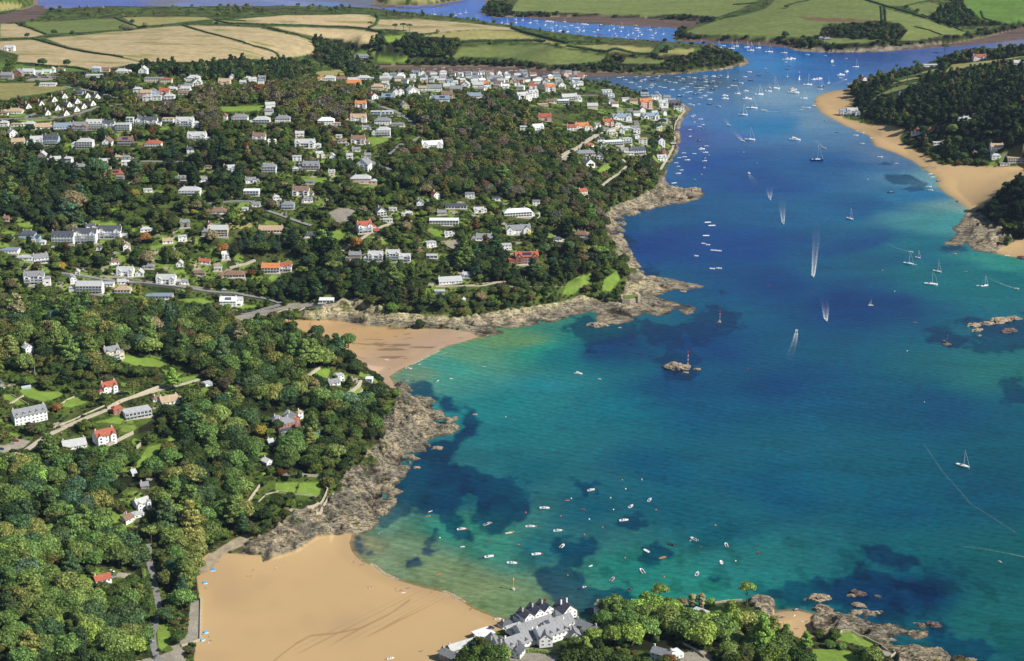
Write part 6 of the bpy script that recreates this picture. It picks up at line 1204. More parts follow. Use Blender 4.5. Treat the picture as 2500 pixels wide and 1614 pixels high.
HEDGES = [([(-10,97),(79,94),(120,86),(183,82),(285,76),(340,66),(419,60),(524,49),(600,52)],2.5,3,'dark','long winding hedge between the large stubble field and the green pasture'),([(39,58),(75,69),(115,86)],2.5,3,'dark','hedge between the corner stubble field and the green pasture'),
 ([(79,95),(120,106),(168,120),(230,131),(300,141)],3,3.5,'dark','hedge separating the two large stubble fields'),([(278,44),(310,56),(340,68)],2.5,3,'dark','short hedge beside the green pasture'),([(445,62),(498,78),(545,91),(600,106),(625,115)],2.5,3,'dark','hedge down the far side of the big stubble field'),
 ([(524,50),(560,58),(625,60),(700,62),(760,63),(835,66),(897,71),(925,79)],3,3.5,'dark','ribbon hedge across the pale harvested fields'),([(655,68),(690,78),(731,87)],3,3,'dark','hedge on the inland edge of the pale harvested field'),([(735,91),(750,94),(760,99)],3,3,'dark','short broken hedge beside the wood edge'),
 ([(625,114),(660,123),(678,133),(684,147)],2.5,3,'dark','curving hedge round the corner of the stubble field'),([(690,37),(780,34),(861,34),(905,36)],2.5,3,'dark','hedge along the crest above the estuary'),([(918,36),(924,46),(918,60),(900,70)],4,5,'dark','bushy hedge curving between two harvested fields'),
 ([(560,47),(625,42),(700,36)],3,4,'dark','low hedge on the skyline of the fields'),([(1028,85),(1050,82),(1070,81)],2,2,'dark','short hedge stub beside the pine clump'),([(1130,104),(1190,101),(1250,100),(1310,100),(1330,103)],5,8,'dark','wide scrubby hedge above the headland meadow'),
 ([(1383,113),(1420,118),(1480,126),(1560,132),(1590,133)],4,7,'dark','thick hedge across the headland pasture'),([(1590,134),(1600,126),(1618,112)],6,8,'dark','thick hedge running over the headland crest'),([(1250,70),(1280,80),(1320,90),(1360,100),(1385,107)],6,9,'dark','tree-lined hedge along the back shore of the headland'),
 ([(40,155),(80,157),(130,163),(190,167),(215,173)],3,4,'dark','hedge below the pale field beside the terrace houses'),([(1870,20),(1830,32),(1800,40),(1770,44)],4,5,'dark','hedge climbing the far green hill'),([(1790,12),(1840,8),(1875,-3)],3,4,'dark','upper hedge on the far green hill'),
 ([(1925,14),(1945,7),(1975,2)],3,4,'dark','short hedge near the top of the far pasture'),([(2111,0),(2150,12),(2190,23),(2230,35),(2260,45)],4,5,'dark','hedge with small trees running down the far hill'),([(2150,15),(2152,30),(2153,50)],3,3,'dark','short hedge on the inland side of the farm track'),([(2160,17),(2162,32),(2162,50)],3,3,'dark','short hedge on the seaward side of the farm track'),
 ([(2232,66),(2270,75),(2300,86)],2.5,3,'dark','lower hedge on the far hillside above the shore'),([(2250,36),(2280,48),(2320,62),(2350,76)],2.5,3,'dark','field hedge above the far creek'),([(2204,17),(2240,8),(2268,2)],2.5,3,'dark','hedge below the red farm'),([(2395,28),(2400,45),(2430,54)],3,4,'dark','hedge between the far wood and the vivid field'),
 ([(2153,207),(2200,195),(2250,185),(2300,176)],5,6,'dark','tree-lined hedge below the east bank meadow'),([(2190,212),(2220,203),(2255,196)],4,5,'dark','bushy hedge across the east bank slope'),([(2346,172),(2400,162),(2500,143)],4,5,'dark','hedge along the top of the east bank wood'),
 ([(92,202),(150,203),(190,207)],2.5,3,'dark','hedge behind the hillside car park'),([(26,246),(79,238),(157,226),(200,215)],4,5,'dark','dark hedge below the sloping field'),([(815,322),(845,320),(880,316)],5,6,'dark','tall clipped conifer hedge below the arched white house'),([(585,487),(640,490),(710,492)],3,4,'dark','clipped hedge below the white modern house'),
 ([(620,490),(660,487),(705,492)],2,3,'green','low hedge beside the modern house drive'),([(870,422),(900,424),(935,424)],3,4,'dark','dark hedge below the slate-gabled modern house'),([(620,520),(660,535),(695,548)],3,3.5,'dark','hedge along the lower side of the sloping road'),([(560,697),(610,707),(655,722)],3.5,4,'dark','long dark hedge above the valley road'),
 ([(1027,563),(1060,585),(1090,603)],2.5,3,'green','clipped hedge beside the diagonal drive'),([(350,1395),(352,1412),(357,1430)],3,3.5,'mid','tall green hedge beside the shady lane'),([(340,866),(370,872),(405,882)],1.6,2.5,'bright','flowering border above the curved lawn'),
 ([(2062,1580),(2100,1590),(2140,1604)],1.6,2,'dark','dark clipped hedge between the two cliff-top lawns'),([(1240,1598),(1300,1590),(1380,1600)],2,3,'mid','garden hedge behind the courtyard')]
for P, h, w, c, lb in HEDGES: hedge(P, h, w, c, lb)

# ------------------------------------------------------------------ hotel, mansion, church, huts
def multi(name, label, cat, origin, wings):
    """one building made of several wings; each wing is a part, its roof, windows and chimneys are sub-parts"""
    root = thing(name, origin, 0, label, cat)
    for (x, y, w, d, fl, yaw, kd, wc, rc, op) in wings:
        p = on_ground(x, y); p.z = origin.z
        o = house(p, w, d, fl, R(yaw), kd, wc, rc, None, op + 'x', 2)
        wallo = [c for c in o.children if c.name.startswith('wall')][0]; wallo.name = 'wing'
        M_ = Matrix.Translation(p - origin) @ Matrix.Rotation(R(yaw), 4, 'Z')
        def bring(q, par, mat):
            for c in list(q.children): bring(c, par, mat @ Matrix.Translation(c.location) @ Matrix.Rotation(c.rotation_euler.z, 4, 'Z'))
            if q is not wallo: q.parent = par; q.matrix_basis = mat
        wallo.parent = root; wallo.matrix_basis = M_
        for c in list(o.children):
            if c is not wallo: bring(c, wallo, Matrix.Translation(c.location) @ Matrix.Rotation(c.rotation_euler.z, 4, 'Z'))
        bpy.data.objects.remove(o)
    return root
Z_ = lambda x, y: (1000 + x / 4.772, 1400 + y / 4.772)
hp = on_ground(*Z_(1500, 800)); hp.z = 4.5
multi('hotel', 'large white hotel with many grey slate gables beside the near beach', 'hotel', hp, [
 (*Z_(1700, 800), 24, 13, 3, 34, 'd', 'w', 'g', 'cw'), (*Z_(1590, 862), 9, 17, 3, 6, 'G', 'w', 'g', ''), (*Z_(1330, 880), 24, 12, 2, 34, 'd', 'w', 'g', 'cw'), (*Z_(1150, 980), 9, 15, 2, 20, 'G', 'w', 'g', ''), (*Z_(1030, 975), 8, 20, 2, 14, 'G', 'w', 'g', ''),
 (*Z_(1230, 990), 7, 9, 2, -24, 'G', 'w', 'd', ''), (*Z_(1490, 700), 28, 10, 2, 34, 'g', 'w', 'g', ''), (*Z_(1400, 650), 8, 11, 2, 34, 'G', 'w', 'd', ''), (*Z_(1520, 610), 8, 12, 2, 34, 'G', 'w', 'd', ''), (*Z_(1630, 570), 8, 12, 2, 34, 'G', 'w', 'd', ''), (*Z_(1870, 590), 12, 13, 2, 34, 'G', 'w', 'd', 'cw'),
 (*Z_(1800, 700), 18, 12, 3, 34, 'g', 'w', 'g', ''), (*Z_(2070, 850), 20, 11, 2, -24, 'h', 'w', 'g', ''), (*Z_(2010, 690), 18, 10, 2, -40, 'g', 'w', 'g', ''), (*Z_(1930, 780), 9, 10, 2, 12, 'G', 'w', 'g', ''), (*Z_(1270, 700), 12, 8, 1, 34, 'f', 'w', 'l', ''), (*Z_(1330, 610), 9, 7, 1, 34, 'h', 'w', 'g', '')])
def one(x, y, w, d, fl, yaw, kd, wc, rc, label, op='x', name='house', cat='house'):
    p = on_ground(x, y); return house(p, w, d, fl, R(yaw), kd, wc, rc, label, op, 2, name, cat)
o = one(*Z_(905, 770), 13, 10, 1, 34, 'f', 's', 'w', 'low flat-roofed car deck block beside the white hotel', name='garage', cat='garage')
o.location.z = 3.5
o = one(*Z_(420, 1040), 13, 8, 2, -40, 'g', 's', 'g', 'grey slate boathouse standing at the top of the near beach', name='boathouse', cat='boathouse'); o.location.z = 3
o = one(*Z_(650, 900), 22, 8, 1, 32, 'g', 's', 'l', 'long pale-roofed shed between the boathouse and the hotel', name='shed', cat='shed'); o.location.z = 3.5
o = one(*Z_(900, 870), 18, 4, 1, 32, 'f', 'r', 'l', 'narrow lean-to store with a rusty edge beside the hotel', name='shed', cat='shed'); o.location.z = 4
one(*Z_(1155, 640), 10, 7, 1, 34, 'h', 'w', 'd', 'small hipped pavilion on the beach side of the hotel', name='pavilion', cat='pavilion')
X_ = lambda x, y: (1450 + x / 4.772, 1350 + y / 4.772)
one(*X_(770, 1270), 14, 8, 2, -30, 'g', 'w', 'g', 'white cottage with tall chimneys at the bottom edge of the wood', 'cwx'); one(*X_(960, 1240), 12, 8, 1, 30, 'f', 'w', 'w', 'flat white annexe beside the cottage in the bottom wood', name='annexe', cat='annexe')
one(*X_(1180, 760), 11, 10, 1, -38, 'f', 'y', 'l', 'curved stone summerhouse with flat grey roof above the small cove', name='summerhouse', cat='summerhouse')
one(*X_(70, 720), 9, 7, 2, -30, 'g', 'w', 'g', 'half-hidden white gable between the hotel and the wood'); one(*Z_(2210, 480), 9, 6, 2, -32, 'g', 'w', 'g', 'small slate-roofed lodge behind the hotel trees', name='lodge', cat='lodge')
W_ = lambda x, y: (500 + x / 4.772, 950 + y / 4.772)
mp_ = on_ground(*W_(980, 500)); multi('mansion', 'red-walled mansion with grey slate roofs half hidden in the headland wood', 'mansion', mp_, [(*W_(960, 500), 16, 12, 3, 34, 'h', 'r', 'g', 'c'), (*W_(1060, 440), 9, 14, 3, 34, 'G', 'r', 'l', ''), (*W_(870, 430), 9, 9, 3, 34, 'h', 'r', 'g', ''), (*W_(960, 570), 10, 5, 2, 34, 'f', 'w', 'd', 'B'), (*W_(1120, 350), 5, 5, 3, 34, 'h', 'w', 't', '')])
cp_ = on_ground(625 + 2157 / 3.818, 752 / 3.818)
root = thing('church', cp_, R(8), 'grey stone church tower with battlements rising over the town roofs', 'church')
b = MB(); b.box(-3.6, 3.6, -3.6, 3.6, -4, 16); 
for i in range(4):
    for s_ in (-3.6, 3.1): b.box(-3.6 + i * 2.0, -2.8 + i * 2.0, s_, s_ + .5, 16, 17)
for cx in (-3.6, 3.0):
    for cy in (-3.6, 3.0): b.box(cx, cx + .6, cy, cy + .6, 17.02, 19)
put('tower', b.mesh('tower', WALL['s'][1]), root); b = MB(); gable_wall(b, 3.6, 23, -4, 4, -4, 6, .9, 'g'); nv = put('nave', b.mesh('nave', WALL['s'][1]), root); b = MB(); roof_geo(b, 3.7, 23, -4, 4, 6, .9, 'g'); put('roof', b.mesh('roof', ROOF['g'][1]), root)
for i in range(4): put('window', window_mesh(1.2, 2.8), nv, (6 + i * 4.4, -4.02, 1.5))
gp = on_ground(1132, 735); root = thing('gazebo', gp, 0, 'tiny white gazebo with pointed roof in the cliff-top garden', 'gazebo')
b = MB()
for k in range(6): a = k * math.tau / 6; b.box(math.cos(a) * 1.9 - .14, math.cos(a) * 1.9 + .14, math.sin(a) * 1.9 - .14, math.sin(a) * 1.9 + .14, -1, 2.4)
put('post', b.mesh('post', M_FRAME), root); b = MB(); b.loft([[(math.cos(k * math.tau / 6) * r_c, math.sin(k * math.tau / 6) * r_c, z) for k in range(6)] for r_c, z in ((2.5, 2.4), (1.6, 3.1), (.9, 3.4), (.9, 3.9), (.05, 4.7))]); put('roof', b.mesh('roof', M_FRAME), root)
b = MB(); b.prism([(2.2 * math.cos(k * math.tau / 6), 2.2 * math.sin(k * math.tau / 6)) for k in range(6)], -1.5, .1); put('floor_slab', b.mesh('floor_slab', M_PATIO), root)
gp = on_ground(65, 950); root = thing('greenhouse', gp, R(28), 'small glass greenhouse above the upper lawn', 'greenhouse'); b = MB(); gable_wall(b, -4, 4, 0, 3, -.5, 1.6, .8, 'g'); put('glazing', b.mesh('glazing', M_RAIL), root); b = MB()
for i in range(9): b.tube([(-4 + i, 0, 1.6), (-4 + i, 1.5, 2.85), (-4 + i, 3, 1.6)], .06, 4)
put('frame', b.mesh('frame', M_FRAME), root)

# ------------------------------------------------------------------ boats
BP = {'white': plain('gelcoat_white', (.8, .8, .79), .3, .5), 'navy': plain('gelcoat_navy', (.02, .03, .07), .3, .5), 'grey': plain('hypalon_grey', (.3, .31, .32), .6, .3), 'red': plain('gelcoat_red', (.4, .03, .03), .4, .4), 'wood': plain('varnished_wood', (.35, .2, .09), .5, .4), 'teak': plain('teak_deck', (.42, .34, .25), .7, .2), 'blue': plain('canvas_blue', (.03, .09, .25), .8, .2), 'yellow': plain('plastic_yellow', (.7, .38, .03), .4, .4), 'orange': plain('plastic_orange', (.75, .16, .03), .5, .3), 'alu': plain('mast_alloy', (.6, .6, .6), .4, .5), 'dark': plain('dark_trim', (.02, .02, .025), .4, .4), 'cream': plain('cream_seats', (.6, .54, .42), .7, .3), 'sail': plain('sailcloth', (.78, .77, .73), .8, .2)}
def hull_rings(L, B, h, tr=.75, n=9):
    rings = []
    for i in range(n):
        t = i / (n - 1); x = -L / 2 + L * t; hb = B / 2 * (tr + (1 - tr) * math.sin(min(t * 1.9, 1) * math.pi / 2)) * (1 - max(0, (t - .55) / .45) ** 2.3 * .97); sh = h * (1 + .25 * t * t); k = -.25 * h
        rings.append([(x, -hb, sh), (x, -hb * .92, sh * .35), (x, -hb * .45, k), (x, hb * .45, k), (x, hb * .92, sh * .35), (x, hb, sh), (x, hb * .82, sh), (x, hb * .82, sh - .08 if L > 7.5 else sh * .45), (x, -hb * .82, sh - .08 if L > 7.5 else sh * .45), (x, -hb * .82, sh)])
    return rings
_bm = {}
def cached(key, f):
    if key not in _bm: _bm[key] = f()
    return _bm[key]
def m_hull(L, B, h, mat, tr=.75):
    def f(): b = MB(); b.loft(hull_rings(L, B, h, tr)); return b.mesh('hull', [BP[mat]])
    return cached(('h', L, B, h, mat, tr), f)
def m_mb(key, fn, mats):
    def f(): b = MB(); fn(b); return b.mesh(key[0], [BP[q] for q in mats])
    return cached(key, f)
def outboard(b, x, y=0, s=1):
    b.box(x - .42 * s, x, y - .2 * s, y + .2 * s, .55 * s, 1.15 * s); b.box(x - .3 * s, x - .12 * s, y - .07, y + .07, -.3, .55 * s)
def boat(kind, x, y, L, hd, col='white', label=None, group=None, person=False, scale=1.0, land=False):
    p = on_ground(x, y, not land); 
    if not land: p.z = 0.0
    nm = {'y': 'yacht', 'm': 'motorboat', 'r': 'inflatable_boat', 'c': 'cabin_cruiser', 'd': 'rowing_dinghy', 'k': 'kayak', 's': 'sailing_dinghy', 'p': 'paddleboard', 't': 'trimaran'}[kind]
    root = thing(nm, p, R(hd), label, {'y': 'yacht', 'm': 'motorboat', 'r': 'inflatable boat', 'c': 'cabin cruiser', 'd': 'dinghy', 'k': 'kayak', 's': 'sailing dinghy', 'p': 'paddleboard'}[kind], group)
    if kind == 'y':
        B, h = L * .3, L * .1
        put('hull', m_hull(L, B, h, col, .7), root)
        put('cabin', m_mb(('cabin', L, 'y'), lambda b: (b.loft([[(-L * .12, -B * .3, h), (L * .26, -B * .2, h * 1.1), (L * .26, B * .2, h * 1.1), (-L * .12, B * .3, h)], [(-L * .1, -B * .24, h * 1.55), (L * .2, -B * .14, h * 1.4), (L * .2, B * .14, h * 1.4), (-L * .1, B * .24, h * 1.55)]]), b.box(-L * .38, -L * .16, -B * .26, B * .26, h * .9, h * 1.05)), ['white']), root)
        put('spray_hood', m_mb(('spray_hood', L), lambda b: b.loft([[(-L * .18, -B * .26, h), (-L * .1, -B * .26, h), (-L * .1, B * .26, h), (-L * .18, B * .26, h)], [(-L * .17, -B * .2, h * 1.95), (-L * .1, -B * .2, h * 1.75), (-L * .1, B * .2, h * 1.75), (-L * .17, B * .2, h * 1.95)]]), ['blue']), root)
        mh = L * 1.28; mr = max(.1, L * .011)
        put('mast', m_mb(('mast', L), lambda b: (b.tube([(L * .06, 0, h), (L * .06, 0, mh)], [mr, mr * .7], 6), b.tube([(L * .06, -B * .3, mh * .55), (L * .06, B * .3, mh * .55)], mr * .5, 4), [b.tube([q, (L * .06, 0, mh * .98)], .025 if L < 14 else .04, 3) for q in ((L * .48, 0, h * 1.3), (-L * .48, 0, h), (L * .06, -B * .45, h), (L * .06, B * .45, h))]), ['alu']), root)
        put('boom', m_mb(('boom', L), lambda b: b.tube([(L * .05, 0, h * 1.9), (-L * .33, 0, h * 1.95)], [.2, .14], 6), ['blue']), root)
        put('furled_jib', m_mb(('furled_jib', L), lambda b: b.tube([(L * .47, 0, h * 1.35), (L * .08, 0, mh * .93)], [.11, .06], 5), ['sail']), root)
    elif kind == 's':
        put('hull', m_hull(L, L * .35, L * .09, col), root); h = L * .09
        def sl(b):
            n = 6
            for i in range(n):
                z0, z1 = h * 2 + i * L * 1.15 / n, h * 2 + (i + 1) * L * 1.15 / n; w0, w1 = L * .5 * (1 - i / n) ** .8, L * .5 * (1 - (i + 1) / n) ** .8
                b.quad((L * .1, 0, z0), (L * .1 - w0, .18 * L, z0), (L * .1 - w1, .16 * L * (1 - i / n), z1), (L * .1, 0, z1))
        put('sail', m_mb(('sail', L), sl, ['sail']), root); put('mast', m_mb(('mast', L, 's'), lambda b: b.tube([(L * .1, 0, 0), (L * .1, 0, L * 1.35)], .05, 5), ['alu']), root)
    elif kind == 'm':
        B, h = L * .37, .62 if L < 7 else .85
        put('hull', m_hull(L, B, h, col, .85), root)
        put('console', m_mb(('console', L), lambda b: (b.box(-L * .08, L * .08, -B * .24, B * .24, h * .4, h + .75), b.box(L * .2, L * .36, -B * .22, B * .22, h * .5, h * 1.05)), ['white']), root)
        put('windscreen', m_mb(('windscreen', L), lambda b: b.loft([[(L * .08, -B * .3, h), (L * .13, -B * .2, h), (L * .13, B * .2, h), (L * .08, B * .3, h)], [(L * .03, -B * .28, h + .9), (L * .05, -B * .2, h + .9), (L * .05, B * .2, h + .9), (L * .03, B * .28, h + .9)]]), ['dark']), root)
        put('seat', m_mb(('seat', L), lambda b: b.box(-L * .3, -L * .14, -B * .3, B * .3, h * .45, h * 1.0), ['cream' if L < 6.4 else 'blue']), root)
        put('outboard_motor', m_mb(('outboard_motor', L), lambda b: outboard(b, -L / 2, 0, 1.1), ['dark']), root)
    elif kind == 'r':
        B = L * .4; r0 = L * .055
        def tb(b):
            pts = [(-L * .5, -B / 2 + r0, .38), (L * .12, -B / 2 + r0, .38)] + [(L * .12 + math.sin(a) * L * .33, -math.cos(a) * (B / 2 - r0), .38 + .25 * math.sin(a)) for a in (.5, 1.0, 1.57, 2.14, 2.64)] + [(L * .12, B / 2 - r0, .38), (-L * .5, B / 2 - r0, .38)]
            b.tube(pts, [r0 * .6] + [r0] * (len(pts) - 2) + [r0 * .6], 8)
        put('tube', m_mb(('tube', L, col), tb, [col]), root); put('hull', m_mb(('hull', L, 'r'), lambda b: b.loft([[(x, -hb, .3), (x, 0, -.15), (x, hb, .3), (x, 0, .34)] for x, hb in ((-L * .48, B * .38), (0, B * .38), (L * .25, B * .3), (L * .42, .05))]), ['grey']), root)
        put('console', m_mb(('console', L, 'r'), lambda b: (b.box(-L * .1, L * .03, -B * .13, B * .13, .3, 1.25), b.box(-L * .3, -L * .15, -B * .14, B * .14, .3, .85)), ['dark']), root)
        put('outboard_motor', m_mb(('outboard_motor', L, 'r'), lambda b: outboard(b, -L * .47, 0, 1.2), ['dark']), root)
    elif kind == 'c':
        B, h = L * .32, L * .11
        put('hull', m_hull(L, B, h, col, .88), root)
        put('superstructure', m_mb(('superstructure', L), lambda b: (b.loft([[(-L * .28, -B * .38, h), (L * .22, -B * .3, h), (L * .22, B * .3, h), (-L * .28, B * .38, h)], [(-L * .26, -B * .34, h + L * .12), (L * .08, -B * .26, h + L * .12), (L * .08, B * .26, h + L * .12), (-L * .26, B * .34, h + L * .12)]]), b.loft([[(-L * .22, -B * .28, h + L * .121), (0, -B * .24, h + L * .121), (0, B * .24, h + L * .121), (-L * .22, B * .28, h + L * .121)], [(-L * .22, -B * .26, h + L * .17), (-L * .05, -B * .2, h + L * .17), (-L * .05, B * .2, h + L * .17), (-L * .22, B * .26, h + L * .17)]])), ['white']), root)
        put('window', m_mb(('window', L, 'c'), lambda b: [b.box(-L * .24, L * .1, s_ * B * .335 - .03, s_ * B * .335 + .03, h + L * .035, h + L * .085) for s_ in (-1, 1)] + [b.box(L * .15, L * .16, -B * .24, B * .24, h + L * .03, h + L * .08)], ['dark']), root)
        put('radar_arch', m_mb(('radar_arch', L), lambda b: b.tube([(-L * .2, -B * .3, h + L * .1), (-L * .22, -B * .26, h + L * .24), (-L * .22, B * .26, h + L * .24), (-L * .2, B * .3, h + L * .1)], .09, 5), ['alu']), root)
    elif kind == 'd':
        put('hull', m_hull(L, L * .42, .45, col, .75), root); put('thwart', m_mb(('thwart', L), lambda b: (b.box(-.1, .12, -L * .17, L * .17, .34, .4), b.box(-L * .3, -L * .24, -L * .15, L * .15, .34, .4)), ['wood']), root)
    elif kind in 'kp':
        def kb(b): b.loft([[(L * (t - .5), -w * .36, .05), (L * (t - .5), 0, .02), (L * (t - .5), w * .36, .05), (L * (t - .5), w * .3, .2 if kind == 'p' else .34), (L * (t - .5), -w * .3, .2 if kind == 'p' else .34)] for t, w in ((0, .08), (.15, .7), (.5, 1.0), (.85, .7), (1, .05))])
        put('hull', m_mb(('hull', L, kind, col), kb, [col]), root)
        if person: put('paddle', m_mb(('paddle', 1), lambda b: (b.tube([(.3, -1.1, .5), (.3, 1.1, 1.2)], .05, 5), b.box(.28, .32, -1.35, -1.0, .35, .6), b.box(.28, .32, 1.0, 1.35, 1.1, 1.35)), ['dark']), root)
    root.scale = (scale,) * 3
    PENDING.append([root, x, y, nm, {'white': 'white', 'navy': 'dark-hulled', 'grey': 'grey', 'red': 'red', 'wood': 'wooden', 'yellow': 'yellow', 'orange': 'orange', 'cream': 'cream', 'blue': 'blue', 'dark': 'black'}[col], {'y': 'yacht with bare mast', 'm': 'open motorboat', 'r': 'inflatable boat', 'c': 'cabin cruiser', 'd': 'small open dinghy', 'k': 'kayak', 's': 'dinghy under sail', 'p': 'paddleboard'}[kind], '']) if not label else None
    if not label: root['group'] = {'y': 'yachts at anchor', 'm': 'open motorboats', 'r': 'inflatable boats', 'c': 'cabin cruisers', 'd': 'small dinghies', 'k': 'kayaks', 's': 'sailing dinghies', 'p': 'paddleboards'}[kind]
    return root
